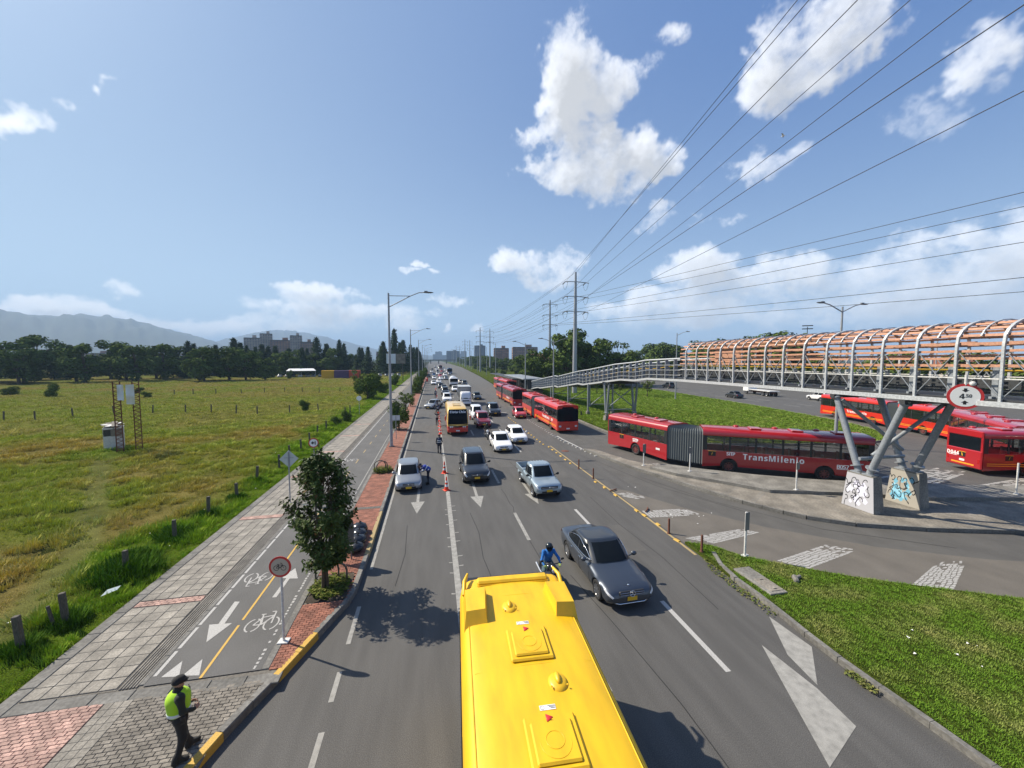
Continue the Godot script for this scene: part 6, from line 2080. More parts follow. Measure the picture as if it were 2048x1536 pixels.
func coach() -> void:
	var t := thing("coach", "small yellow topped coach with red nose and wide black windshield", "bus", V(2.60, 0, -42.8), 0.0)
	var L := 8.0
	var spec := [[0.0, 0.93, 0.6, 1.5], [-0.06, 0.97, 0.5, 2.4], [-0.3, 1.0, 0.42, 2.85], [-0.7, 1.0, 0.40, 3.05], [-2.0, 1.0, 0.40, 3.15], [-6.5, 1.0, 0.40, 3.15], [-7.7, 1.0, 0.42, 3.05], [-8.0, 0.95, 0.5, 2.8]]
	for half in 2:
		var rows := []
		for e in spec:
			var row := PackedVector3Array()
			var w: float = 1.15 * e[1]
			if half == 0:
				row = PackedVector3Array([V(-w, minf(1.1, e[3]), e[0]), V(-w, e[2] + 0.1, e[0]), V(-w * 0.9, e[2], e[0]), V(w * 0.9, e[2], e[0]), V(w, e[2] + 0.1, e[0]), V(w, minf(1.1, e[3]), e[0])])
			else:
				var yt: float = e[3]
				row = PackedVector3Array([V(w, minf(1.1, yt), e[0]), V(w, minf(1.6, yt - 0.2), e[0]), V(w * 0.99, yt - 0.3, e[0]), V(w * 0.92, yt - 0.1, e[0]), V(w * 0.75, yt - 0.01, e[0]), V(0, yt + 0.03, e[0]), V(-w * 0.75, yt - 0.01, e[0]), V(-w * 0.92, yt - 0.1, e[0]), V(-w * 0.99, yt - 0.3, e[0]), V(-w, minf(1.6, yt - 0.2), e[0]), V(-w, minf(1.1, yt), e[0])])
			rows.append(row)
		var m := MB.new()
		m.grid(rows)
		for e in [0, rows.size() - 1]:
			for i in rows[e].size() - 1:
				m.tri(V(0, 0.9 if half == 0 else 1.1, rows[e][0].z), rows[e][i], rows[e][i + 1])
		part("lower_body" if half == 0 else "upper_body", m, mats["paint_busorange"] if half == 0 else mats["paint_paleyellow"], t)
	var rows := []
	for j in 6:
		var row := PackedVector3Array()
		for i in 11:
			var u := i / 10.0 * 2 - 1
			var v := j / 5.0
			row.append(V(u * lerpf(1.08, 1.0, v), lerpf(1.32, 2.93, v), 0.12 - 0.34 * v * v * v - u * u * 0.10))
		rows.append(row)
	var m := MB.new(); m.grid(rows)
	part("windshield", m, mats["car_glass"], t)
	text(t, "Flota Chia", V(0, 2.66, -0.045), 0.27, mats["white_text"], 0.0, "destination_lettering").rotation.x = -0.42
	part("bumper", bxm(V(0, 0.62, 0.02), V(2.2, 0.4, 0.14), 0.05), mats["paint_busorange"], t)
	part("license_plate", bxm(V(0, 0.6, 0.1), V(0.4, 0.15, 0.012)), mats["plate_white"], t)
	for sx in [-1.0, 1.0]:
		for k in 2:
			m = MB.new(); m.blob(V(sx * (0.8 - k * 0.2), 1.0, 0.02), V(0.09, 0.09, 0.04), 10, 5)
			part("headlight", m, mats["lamp_glass"], t)
		m = MB.new(); m.rbox(V(sx * 1.36, 2.0, 0.15), V(0.14, 0.5, 0.12), 0.04); m.rod(V(sx * 1.1, 2.5, 0.0), V(sx * 1.36, 2.25, 0.15), 0.025, 5)
		part("mirror", m, mats["paint_busorange"], t)
		for k in 4:
			part("side_window", bxm(V(sx * 1.15, 2.05, -1.3 - k * 1.5), V(0.03, 0.75, 1.4), 0.01), mats["car_glass"], t)
		for z in [-1.4, -5.8]: add_wheel(t, V(sx * 1.0, 0.45, z), 0.45, 0.26, 6)
	for k in 2:
		part("roof_hatch", bxm(V(0, 3.2, -1.8 - k * 1.6), V(0.9, 0.05, 0.3), 0.015), mats["paint_paleyellow"], t)
func near_bus() -> void:
	# the yellow bus passing below, seen from above; rear end away from the camera
	var t := thing("yellow_bus", "bright yellow bus roof with hatches passing right below", "bus", V(1.50, 0, -3.0), -0.055)
	var Zr := -6.35   # rear end
	var Zf := 5.6
	var m := MB.new()
	var prof := [[-1.27, 1.5], [-1.275, 2.3], [-1.27, 2.72], [-1.235, 2.90], [-1.16, 3.01], [-1.05, 3.065], [-0.8, 3.10], [-0.4, 3.125], [0, 3.13], [0.4, 3.125], [0.8, 3.10], [1.05, 3.065], [1.16, 3.01], [1.235, 2.90], [1.27, 2.72], [1.275, 2.3], [1.27, 1.5]]
	var rows := []
	for e in [[Zr, 0.90, -0.16], [Zr + 0.05, 0.95, -0.08], [Zr + 0.16, 0.985, -0.02], [Zr + 0.35, 1.0, 0.0], [-3.0, 1, 0], [0, 1, 0], [3, 1, 0], [Zf - 0.5, 1, 0], [Zf - 0.1, 0.98, -0.06], [Zf, 0.93, -0.2]]:
		var row := PackedVector3Array()
		for p in prof: row.append(V(p[0] * e[1], p[1] + (e[2] if p[1] > 2.6 else 0.0), e[0]))
		rows.append(row)
	rows.reverse()
	m.grid(rows)
	for e in [0, rows.size() - 1]:
		for i in prof.size() - 1: m.tri(V(0, 2.0, rows[e][0].z), rows[e][i], rows[e][i + 1])
	part("upper_body", m, mats["paint_yellow"], t)
	part("lower_body", bxm(V(0, 0.95, (Zr + Zf) * 0.5), V(2.54, 1.2, Zf - Zr), 0.08), mats["paint_yellow"], t)
	# gutter seams along the roof edges
	for sx in [-1.0, 1.0]:
		m = MB.new(); m.tube(p3([sx * 1.10, 3.047, Zr + 0.5, sx * 1.10, 3.047, Zf - 0.4]), 0.012, 5, false)
		part("gutter_seam", m, mats["paint_yellow"], t)
		for k in 7:
			part("side_window", bxm(V(sx * 1.275, 2.1, Zr + 1.2 + k * 1.55), V(0.03, 0.85, 1.4), 0.01), mats["car_glass"], t)
		for z in [Zr + 2.4, Zf - 2.2]: add_wheel(t, V(sx * 1.1, 0.48, z), 0.48, 0.28, 8)
		# corner pods at the rear
		m = MB.new()
		var a := 0.66; var b := 1.20
		var zz0 := Zr + 0.85; var zz1 := Zr + 1.85
		var lo := [V(sx * a, 3.08, zz0), V(sx * b, 2.96, zz0), V(sx * b, 2.96, zz1), V(sx * (a + 0.06), 3.08, zz1)]
		var hi := [V(sx * (a + 0.05), 3.30, zz0 + 0.02), V(sx * (b - 0.04), 3.26, zz0 + 0.02), V(sx * (b - 0.05), 3.30, zz1 - 0.16), V(sx * (a + 0.10), 3.34, zz1 - 0.14)]
		var ctr := V(sx * 0.93, 3.15, (zz0 + zz1) * 0.5)
		for e in 4: m.fq(ctr, lo[e], lo[(e + 1) % 4], hi[(e + 1) % 4], hi[e])
		m.fq(ctr, hi[0], hi[1], hi[2], hi[3])
		part("corner_pod", m, mats["paint_yellow"], t)
		m = MB.new(); m.tube(p3([sx * 1.18, 3.0, Zr + 0.66, sx * 1.16, 3.18, Zr + 0.40, sx * 1.08, 3.20, Zr + 0.12]), [0.05, 0.05, 0.03], 6)
		part("spoiler_arm", m, mats["paint_yellow"], t)
	part("spoiler", bxm(V(0.0, 3.14, Zr + 0.38), V(1.72, 0.10, 0.24), 0.04), mats["paint_yellow"], t)
	m = MB.new(); m.tube(p3([-0.86, 3.12, Zr + 0.53, 0.86, 3.12, Zr + 0.53]), 0.012, 5)
	part("spoiler_seam", m, mats["paint_yellow"], t)
	part("rear_shelf", bxm(V(0, 2.90, Zr - 0.02), V(2.2, 0.1, 0.3), 0.03), mats["trim"], t)
	# roof panel laps with their screws
	for z in [-5.35, -3.3, -1.25, 0.8]:
		m = MB.new()
		var lap := PackedVector3Array()
		for i in 13:
			var u := i / 6.0 - 1.0
			lap.append(V(u * 1.04, 3.128 - 0.062 * u * u, z))
		m.tube(lap, 0.007, 4, false)
		part("panel_lap", m, mats["paint_yellow"], t)
	# two escape hatches, two vents, stickers
	for e in [[0.0, -3.78], [0.0, -1.87]]:
		var c := V(e[0], 3.13, e[1])
		m = MB.new()
		m.rbox(c + V(0, 0.02, 0), V(0.78, 0.06, 0.82), 0.025)
		part("roof_hatch", m, mats["paint_yellow"], t)
		m = MB.new()
		m.rbox(c + V(0, 0.065, 0.03), V(0.62, 0.05, 0.62), 0.03)
		part("hatch_lid", m, mats["paint_yellow"], t)
		m = MB.new()
		for i in 24:
			var a := TAU * i / 24; var b := TAU * (i + 1) / 24
			m.rod(c + V(cos(a) * 0.13, 0.091, 0.03 + sin(a) * 0.13), c + V(cos(b) * 0.13, 0.091, 0.03 + sin(b) * 0.13), 0.006, 4)
			if i < 12: m.rod(c + V(cos(a) * 0.22, 0.091, 0.05 + sin(a) * 0.24), c + V(cos(b) * 0.22, 0.091, 0.05 + sin(b) * 0.24), 0.005, 4)
		part("lid_ring", m, mats["paint_yellow"], t)
		m = MB.new()
		m.lathe(PackedVector2Array([Vector2(0.07, 0), Vector2(0.065, 0.02), Vector2(0.0, 0.028)]), 3, c + V(-0.02, 0.085, -0.30))
		part("escape_knob", m, mat("knob_red", lin(0.55, 0.03, 0.03), 0.4), t)
	for e in [[-0.22, -4.92], [0.31, -2.87]]:
		m = MB.new()
		m.t = Transform3D(Basis(), V(e[0], 3.12, e[1])).scaled_local(V(1, 1, 1.2))
		m.lathe(PackedVector2Array([Vector2(0.165, 0), Vector2(0.155, 0.025), Vector2(0.12, 0.055), Vector2(0.0, 0.07)]), 18)
		part("roof_vent", m, mats["paint_yellow"], t)
		m = MB.new(); m.blob(V(e[0], 3.19, e[1] - 0.02), V(0.055, 0.05, 0.12), 10, 6)
		part("vent_scoop", m, mats["paint_yellow"], t)
		for sx in [-1.0, 1.0]:
			m = MB.new(); m.rod(V(e[0] + sx * 0.13, 3.17, e[1] + 0.12), V(e[0] + sx * 0.13, 3.185, e[1] + 0.12), 0.016, 6)
			part("screw", m, mats["paint_yellow"], t)
	for e in [[-0.02, -4.38], [0.03, -2.43]]:
		part("sticker", bxm(V(e[0], 3.134, e[1]), V(0.25, 0.006, 0.085)), mats["sign_white"], t)
		m = MB.new(); m.t = Transform3D(Basis(Vector3.RIGHT, -PI / 2), V(e[0], 3.139, e[1]))
		ring(m, V(-0.085, 0, 0), 0.028, 0.034, 14)
		strokes(m, [[0.0, 0.025, 0.12, 0.025], [0.02, 0.005, 0.12, 0.005], [0.04, -0.018, 0.12, -0.018]], 0.008, 0.0)
		part("sticker_print", m, mats["trim"], t)

# ---------------------------------------------------------------- people
func net(bones: Array, cell: float, k: float) -> MB:
	# bones: [a, b, ra, rb, colour]; smooth union meshed as surface nets
	var lo := Vector3(1e9, 1e9, 1e9); var hi := -lo
	for b in bones:
		var r: float = maxf(b[2], b[3]) + cell * 2.5
		for p in [b[0], b[1]]:
			lo = lo.min(p - Vector3.ONE * r); hi = hi.max(p + Vector3.ONE * r)
	var nx := int((hi.x - lo.x) / cell) + 2; var ny := int((hi.y - lo.y) / cell) + 2; var nz := int((hi.z - lo.z) / cell) + 2
	var f := PackedFloat32Array(); f.resize(nx * ny * nz); f.fill(9.0)
	var who := PackedInt32Array(); who.resize(nx * ny * nz)
	var near := PackedFloat32Array(); near.resize(nx * ny * nz); near.fill(9.0)
	for bi in bones.size():
		var b = bones[bi]
		var a: Vector3 = b[0]; var ab: Vector3 = b[1] - b[0]; var ra: float = b[2]; var rb: float = b[3]
		var l2 := maxf(ab.length_squared(), 1e-9)
		var r := maxf(ra, rb) + cell * 2.0 + k
		var p0: Vector3 = (a.min(b[1]) - Vector3.ONE * r - lo) / cell; var p1: Vector3 = (a.max(b[1]) + Vector3.ONE * r - lo) / cell
		for iy in range(maxi(0, int(p0.y)), mini(ny, int(p1.y) + 2)):
			for iz in range(maxi(0, int(p0.z)), mini(nz, int(p1.z) + 2)):
				for ixx in range(maxi(0, int(p0.x)), mini(nx, int(p1.x) + 2)):
					var p := lo + Vector3(ixx, iy, iz) * cell - a
					var h := clampf(p.dot(ab) / l2, 0, 1)
					var d := (p - ab * h).length() - lerpf(ra, rb, h)
					var id := (iy * nz + iz) * nx + ixx
					if d < near[id]:
						near[id] = d; who[id] = bi
					var o := f[id]
					var hh := clampf(0.5 + 0.5 * (o - d) / k, 0, 1)
					f[id] = lerpf(o, d, hh) - k * hh * (1 - hh)
	var m := MB.new()
	var vid := {}
	var sx := 1; var sz := nx; var sy := nx * nz
	var offs := [0, sx, sz, sx + sz, sy, sy + sx, sy + sz, sy + sx + sz]
	var pts := PackedVector3Array()
	for iy in ny - 1:
		for iz in nz - 1:
			for ixx in nx - 1:
				var id := (iy * nz + iz) * nx + ixx
				var inside := 0
				for o in offs:
					if f[id + o] < 0: inside += 1
				if inside == 0 or inside == 8: continue
				var sum := Vector3.ZERO
				var n := 0
				for e in [[0, 1], [2, 3], [4, 5], [6, 7], [0, 2], [1, 3], [4, 6], [5, 7], [0, 4], [1, 5], [2, 6], [3, 7]]:
					var fa := f[id + offs[e[0]]]; var fb := f[id + offs[e[1]]]
					if (fa < 0) != (fb < 0):
						var u := fa / (fa - fb)
						var pa := Vector3(e[0] & 1, (e[0] >> 2) & 1, (e[0] >> 1) & 1); var pb := Vector3(e[1] & 1, (e[1] >> 2) & 1, (e[1] >> 1) & 1)
						sum += pa.lerp(pb, u); n += 1
				vid[id] = m.v.size()
				m.v.append(lo + (Vector3(ixx, iy, iz) + sum / n) * cell)
				m.n.append(Vector3.ZERO)
				m.c.append(bones[who[id]][4])
				m.uv.append(Vector2.ZERO)
	for id in vid:
		# three edges at the cell's low corner
		for ax in 3:
			var st: int = [sx, sy, sz][ax]
			var f0 := f[id]; var f1 := f[id + st]
			if (f0 < 0) == (f1 < 0): continue
			var u: int = [sy, sz, sx][ax]; var w: int = [sz, sx, sy][ax]
			if not (vid.has(id - u) and vid.has(id - w) and vid.has(id - u - w)): continue
			var q := [vid[id], vid[id - u], vid[id - u - w], vid[id - w]]
			if f0 < 0: q.reverse()
			var nn := (m.v[q[2]] - m.v[q[0]]).cross(m.v[q[1]] - m.v[q[3]])
			for e in q: m.n[e] += nn
			for e in [0, 1, 2, 0, 2, 3]: m.ix.append(q[e])
	for i in m.n.size(): m.n[i] = m.n[i].normalized()
	# make sure normals point outwards with the winding used here
	return m
const SKIN := Color(0.33, 0.19, 0.13)
var hand_cache := {}
func hand_bones(wrist: Vector3, dir: Vector3, palm_n: Vector3, side: float, c: Color) -> Array:
	# palm and five bent fingers; dir points to the fingertips, palm_n out of the palm
	var d := dir.normalized(); var pn := (palm_n - d * palm_n.dot(d)).normalized(); var s := d.cross(pn) * side
	var b := []
	for i in 4:
		var o := (i - 1.5) * 0.021
		b.append([wrist + d * 0.01 + s * o * 0.7, wrist + d * 0.085 + s * o, 0.016, 0.013, c])
		var l: float = [0.036, 0.044, 0.041, 0.032][i]
		var p1 := wrist + d * 0.085 + s * o
		var p2 := p1 + (d * 0.85 + pn * 0.5).normalized() * l
		var p3_ := p2 + (d * 0.45 + pn * 0.9).normalized() * l * 0.85
		b.append([p1, p2, 0.010, 0.009, c]); b.append([p2, p3_, 0.009, 0.008, c])
	var t0 := wrist + d * 0.03 - s * 0.03
	var t1 := t0 + (d * 0.7 - s * 0.75).normalized() * 0.045
	b.append([t0, t1, 0.014, 0.011, c]); b.append([t1, t1 + (d * 0.9 - s * 0.1 + pn * 0.4).normalized() * 0.032, 0.010, 0.009, c])
	return b
func join(m: MB, o: MB) -> void:
	var base := m.v.size()
	m.v.append_array(o.v); m.n.append_array(o.n); m.c.append_array(o.c); m.uv.append_array(o.uv)
	for i in o.ix: m.ix.append(base + i)
func person(label: String, at: Vector3, yaw: float, J: Dictionary, look: Dictionary, cell: float, group := "", called := "person") -> Node3D:
	# J: joints in the person's own axes (facing +z); look: colours and clothing
	var t := thing(called, label, "person", at, yaw, group)
	var tr: Color = look.trousers; var ja: Color = look.jacket; var bo: Color = look.boots; var ha: Color = look.get("gloves", SKIN)
	var B := []
	var bulk: float = look.get("bulk", 1.0)
	for s in ["l", "r"]:
		B.append([J["hip" + s], J["knee" + s], 0.098, 0.066, tr]); B.append([J["knee" + s], J["ankle" + s], 0.066, 0.046, tr])
		B.append([J["ankle" + s], J["toe" + s], 0.05, 0.042, bo])
		B.append([J["ankle" + s] + V(0, -0.03, -0.03), J["ankle" + s] + V(0, 0.07, 0), 0.05, 0.055, bo])
		B.append([J["sh" + s], J["el" + s], 0.062, 0.047, ja]); B.append([J["el" + s], J["wr" + s], 0.046, 0.034, ja])
		B.append([J["chest"] + (J["sh" + s] - J["chest"]) * 0.35, J["sh" + s], 0.09, 0.065, ja])
		B.append([J["hip" + s], J["waist"], 0.11, 0.12, tr])
	B.append([J["waist"], J["chest"], 0.145, 0.165, ja])
	B.append([J["chest"], J["neck"], 0.14, 0.07, ja])
	for b in B:
		b[2] *= bulk; b[3] *= bulk
	B.append([J["neck"], J["head"] + V(0, -0.05, 0), 0.052, 0.056, SKIN])
	var m := net(B, cell, 0.05)
	var hc := minf(cell, 0.008 if cell < 0.025 else 0.014)
	for s in ["l", "r"]:
		join(m, net(hand_bones(J["wr" + s], (J["wr" + s] - J["el" + s]) if not J.has("hd" + s) else J["hd" + s], J.get("palm" + s, V(0, 0, 1)), 1.0 if s == "l" else -1.0, ha), hc, 0.008))
	# head with face
	var hd: Vector3 = J["head"]
	var F: Vector3 = J.get("face", V(0, 0, 1)).normalized()
	var R := F.cross(UP).normalized() * -1.0
	var U := R.cross(F).normalized() * -1.0
	if U.y < 0: U = -U
	var hb := [[hd + U * 0.035 - F * 0.015, hd + U * 0.03 + F * 0.01, 0.092, 0.088, SKIN], [hd - U * 0.05 + F * 0.02, hd - U * 0.085 + F * 0.045, 0.062, 0.042, SKIN], [hd + F * 0.09 + U * 0.01, hd + F * 0.108 - U * 0.022, 0.012, 0.016, SKIN]]
	for s in [-1.0, 1.0]:
		hb.append([hd + R * s * 0.088 - F * 0.005 + U * 0.02, hd + R * s * 0.090 - F * 0.01 - U * 0.025, 0.016, 0.012, SKIN])
		hb.append([hd + R * s * 0.034 + F * 0.088 + U * 0.022, hd + R * s * 0.036 + F * 0.088 + U * 0.022, 0.011, 0.011, Color(0.03, 0.02, 0.02)])
	hb.append([hd + R * 0.02 + F * 0.084 - U * 0.055, hd - R * 0.02 + F * 0.084 - U * 0.055, 0.009, 0.009, Color(0.25, 0.09, 0.08)])
	join(m, net(hb, minf(cell * 0.6, 0.012), 0.018))
	part("body", m, mats["cloth"], t)
	# clothing and headgear on top
	if look.has("vest"):
		var vb := [[J["waist"] + V(0, 0.02, 0), J["chest"], 0.168 * bulk, 0.186 * bulk, look.vest]]
		for s in ["l", "r"]:
			vb.append([J["chest"] + (J["sh" + s] - J["chest"]) * 0.1, J["chest"].lerp(J["sh" + s], 0.8), 0.115, 0.07, look.vest])
		vb.append([J["chest"], J["chest"].lerp(J["neck"], 0.6), 0.14, 0.085, look.vest])
		part("vest", net(vb, minf(cell, 0.022), 0.03), mats["cloth"], t)
		if look.has("band"):
			for y in look.get("bands", [0.12]):
				var c: Vector3 = J["waist"].lerp(J["chest"], y)
				var ax: Vector3 = (J["chest"] - J["waist"]).normalized()
				var bm := MB.new()
				bm.t = Transform3D(Basis(Quaternion(UP, ax)), c)
				var rr: float = lerpf(0.175, 0.193, y) * bulk
				bm.lathe(PackedVector2Array([Vector2(rr - 0.01, -0.032), Vector2(rr, -0.028), Vector2(rr, 0.028), Vector2(rr - 0.01, 0.032)]), 20)
				part("reflective_band", bm, mats["reflective"], t)
	if look.has("cap"):
		var cb := [[hd + U * 0.055 - F * 0.02, hd + U * 0.06 + F * 0.02, 0.103, 0.098, look.cap]]
		cb.append([hd + U * 0.045 + F * 0.10, hd + U * 0.03 + F * 0.16, 0.03, 0.012, look.cap]); cb.append([hd + U * 0.045 + F * 0.09 + R * 0.045, hd + U * 0.03 + F * 0.14 + R * 0.04, 0.03, 0.012, look.cap]); cb.append([hd + U * 0.045 + F * 0.09 - R * 0.045, hd + U * 0.03 + F * 0.14 - R * 0.04, 0.03, 0.012, look.cap])
		var cm := net(cb, minf(cell, 0.014), 0.03)
		for i in cm.v.size():
			# cut the cap level at the brow
			var d := (cm.v[i] - hd).dot(U)
			if d < 0.02: cm.v[i] += U * (0.02 - d)
		part("cap", cm, mats["cloth"], t)
	if look.has("bulk"):
		var eq := MB.new()
		eq.t = Transform3D(Basis(), J["waist"] - V(0, 0.06, 0))
		eq.lathe(PackedVector2Array([Vector2(0.175, -0.025), Vector2(0.185, -0.02), Vector2(0.185, 0.02), Vector2(0.175, 0.025)]), 18)
		eq.rbox(V(-0.19, -0.06, 0.02), V(0.06, 0.16, 0.09), 0.015); eq.rbox(V(0.18, -0.03, -0.03), V(0.05, 0.12, 0.06), 0.012)
		part("duty_belt", eq, mats["trim"], t)
		eq = MB.new()
		eq.rbox(J["chest"] + V(0.10, 0.02, 0.20), V(0.05, 0.11, 0.035), 0.01); eq.rod(J["chest"] + V(0.115, 0.07, 0.20), J["chest"] + V(0.115, 0.12, 0.195), 0.007, 5)
		part("radio", eq, mats["trim"], t)
	if look.has("helmet"):
		var cm := net([[hd + U * 0.03 - F * 0.01, hd + U * 0.0 + F * 0.01, 0.135, 0.13, look.helmet], [hd - U * 0.06 + F * 0.04, hd - U * 0.08 + F * 0.06, 0.09, 0.07, look.helmet]], 0.014, 0.03)
		part("helmet", cm, mats["helmet"], t)
		var vm := MB.new()
		var rows := []
		for j in 5:
			var row := PackedVector3Array()
			for i in 9:
				var a := lerpf(-1.1, 1.1, i / 8.0)
				var e := lerpf(-0.25, 0.42, j / 4.0)
				row.append(hd + U * 0.01 + (F * cos(a) + R * sin(a)) * cos(e) * 0.147 + U * sin(e) * 0.147)
			rows.append(row)
		vm.grid(rows)
		part("visor", vm, mats["car_glass"], t)
	return t
func standing(extra: Dictionary = {}) -> Dictionary:
	var J := {"hipl": V(0.09, 0.92, 0), "hipr": V(-0.09, 0.92, 0), "kneel": V(0.11, 0.49, 0.02), "kneer": V(-0.11, 0.49, 0.02), "anklel": V(0.12, 0.09, 0), "ankler": V(-0.12, 0.09, 0), "toel": V(0.14, 0.045, 0.16), "toer": V(-0.14, 0.045, 0.16), "waist": V(0, 1.05, 0), "chest": V(0, 1.30, 0), "neck": V(0, 1.50, 0.0), "head": V(0, 1.62, 0.02), "shl": V(0.19, 1.42, 0), "shr": V(-0.19, 1.42, 0), "ell": V(0.26, 1.13, -0.03), "elr": V(-0.26, 1.13, -0.03), "wrl": V(0.25, 0.88, 0.06), "wrr": V(-0.25, 0.88, 0.06), "hdl": V(0, -1, 0.1), "hdr": V(0, -1, 0.1), "palml": V(-1, 0, 0.2), "palmr": V(1, 0, 0.2)}
	J.merge(extra, true)
	return J
func people() -> void:
	vcol(mat("cloth", Color(1, 1, 1), 0.85)); mats["cloth"].rim_enabled = true; mats["cloth"].rim = 0.15
	mat("reflective", lin(0.62, 0.66, 0.66), 0.4)
	vcol(mat("helmet", Color(1, 1, 1), 0.25))
	var navy := Color(0.012, 0.016, 0.032)
	var dark := {"trousers": Color(0.012, 0.014, 0.012), "jacket": Color(0.014, 0.016, 0.013), "boots": Color(0.008, 0.008, 0.009)}
	# officer in a lime vest at the corner, standing side-on and looking up the avenue
	var near := dark.duplicate(); near.merge({"vest": Color(0.36, 0.62, 0.02), "cap": Color(0.012, 0.014, 0.012), "band": true, "bands": [0.05], "bulk": 1.14})
	person("person in lime reflective vest and black uniform standing beside the yellow kerb stone", V(-5.24, 0.212, -8.78), 2.25, standing({"kneel": V(0.12, 0.49, 0.06), "anklel": V(0.15, 0.09, 0.16), "toel": V(0.19, 0.045, 0.32), "ankler": V(-0.12, 0.09, -0.1), "toer": V(-0.15, 0.045, 0.06), "ell": V(0.24, 1.14, 0.04), "elr": V(-0.25, 1.14, 0.02), "wrl": V(0.12, 1.02, 0.22), "wrr": V(-0.14, 1.0, 0.22), "hdl": V(-0.5, 0.1, 0.8), "hdr": V(0.5, 0.1, 0.8), "palml": V(-0.6, -0.3, 0), "palmr": V(0.6, -0.3, 0), "face": V(0, -0.1, 1)}), near, 0.018)
	# officer leaning at the silver hatchback
	var blue := {"trousers": navy, "jacket": Color(0.02, 0.035, 0.16), "boots": Color(0.01, 0.01, 0.01), "vest": Color(0.02, 0.05, 0.30), "band": true, "bands": [0.1, 0.75], "cap": navy}
	person("person in a blue reflective vest bending to the window of the silver hatchback", V(-0.42, 0, -26.5), -1.5, standing({"waist": V(0, 1.02, -0.02), "chest": V(0, 1.18, 0.22), "neck": V(0, 1.27, 0.42), "head": V(0, 1.33, 0.53), "shl": V(0.19, 1.22, 0.33), "shr": V(-0.19, 1.22, 0.33), "ell": V(0.25, 0.98, 0.42), "elr": V(-0.25, 0.98, 0.42), "wrl": V(0.14, 0.98, 0.58), "wrr": V(-0.14, 0.98, 0.58), "hdl": V(-0.4, 0, 1), "hdr": V(0.4, 0, 1), "palml": V(0, -1, 0), "palmr": V(0, -1, 0), "face": V(0, -0.2, 1)}), blue, 0.026)
	var dk := {"trousers": navy, "jacket": navy, "boots": Color(0.01, 0.01, 0.01), "vest": Color(0.012, 0.02, 0.06), "band": true, "bands": [0.1, 0.7], "cap": navy}
	person("person in a dark banded vest walking beside the cones away from the bridge", V(0.45, 0, -35.0), PI, standing({"anklel": V(0.09, 0.09, 0.18), "toel": V(0.10, 0.045, 0.33), "kneel": V(0.1, 0.5, 0.12), "ankler": V(-0.09, 0.12, -0.2), "toer": V(-0.1, 0.05, -0.06)}), dk, 0.032)
	person("person in a dark banded vest raising one arm to the drivers beside the cones", V(0.42, 0, -50.4), 0.2, standing({"elr": V(-0.30, 1.52, 0.10), "wrr": V(-0.26, 1.72, 0.22), "hdr": V(0, 1, 0.2), "palmr": V(0, 0, 1), "ell": V(0.32, 1.45, 0.12), "wrl": V(0.36, 1.62, 0.25), "hdl": V(0, 1, 0.2), "palml": V(0, 0, 1)}), dk, 0.034)
	person("person in dark uniform standing by the cones next to the turned silver saloon", V(0.62, 0, -59.5), 0.4, standing(), dk, 0.036, "officers by the far cones")
	person("person in dark uniform standing by the cones next to the turned silver saloon", V(0.5, 0, -63.5), 2.6, standing(), dk, 0.036, "officers by the far cones")
	person("person in dark uniform standing further down the line of cones", V(0.45, 0, -86.0), 0.0, standing(), dk, 0.04, "officers further down the cones")
	# motorcyclists
	var ride := {"hipl": V(0.10, 0.82, -0.12), "hipr": V(-0.10, 0.82, -0.12), "kneel": V(0.25, 0.68, 0.28), "kneer": V(-0.25, 0.68, 0.28), "anklel": V(0.20, 0.32, 0.10), "ankler": V(-0.20, 0.32, 0.10), "toel": V(0.21, 0.27, 0.26), "toer": V(-0.21, 0.27, 0.26), "waist": V(0, 0.95, -0.10), "chest": V(0, 1.20, 0.02), "neck": V(0, 1.38, 0.09), "head": V(0, 1.50, 0.13), "shl": V(0.19, 1.32, 0.06), "shr": V(-0.19, 1.32, 0.06), "ell": V(0.33, 1.10, 0.24), "elr": V(-0.33, 1.10, 0.24), "wrl": V(0.31, 1.01, 0.46), "wrr": V(-0.31, 1.01, 0.46), "hdl": V(-0.5, -0.1, 0.9), "hdr": V(0.5, -0.1, 0.9), "palml": V(0, -1, 0), "palmr": V(0, -1, 0)}
	motorcycle("motorcycle with black fairing ridden behind the yellow bus", V(4.15, 0, -13.6), 0.05, "black")
	person("person in a bright blue jacket and helmet riding the motorcycle behind the yellow bus", V(4.15, 0, -13.6), 0.05, ride, {"trousers": Color(0.05, 0.09, 0.10), "jacket": Color(0.01, 0.13, 0.42), "boots": Color(0.01, 0.01, 0.01), "gloves": Color(0.25, 0.32, 0.08), "vest": Color(0.01, 0.11, 0.36), "helmet": Color(0.015, 0.02, 0.03)}, 0.02)
	motorcycle("dark motorcycle with white front ridden between the dark red car and the white saloon", V(5.55, 0, -40.8), 0.0, "white")
	person("person in black riding the motorcycle with the white front", V(5.55, 0, -40.8), 0.0, ride, {"trousers": Color(0.01, 0.01, 0.012), "jacket": Color(0.012, 0.012, 0.014), "boots": Color(0.01, 0.01, 0.01), "helmet": Color(0.02, 0.02, 0.02)}, 0.034)
	# cones
	var cm := MB.new()
	cm.lathe(PackedVector2Array([Vector2(0.15, 0.035), Vector2(0.115, 0.25)]), 14); cm.lathe(PackedVector2Array([Vector2(0.095, 0.40), Vector2(0.075, 0.52)]), 14); cm.lathe(PackedVector2Array([Vector2(0.06, 0.64), Vector2(0.03, 0.90), Vector2(0.0, 0.91)]), 14)
	var cone_m := cm.mesh()
	var bm := MB.new(); bm.lathe(PackedVector2Array([Vector2(0.115, 0.25), Vector2(0.095, 0.40)]), 14); bm.lathe(PackedVector2Array([Vector2(0.075, 0.52), Vector2(0.06, 0.64)]), 14)
	var band_m := bm.mesh()
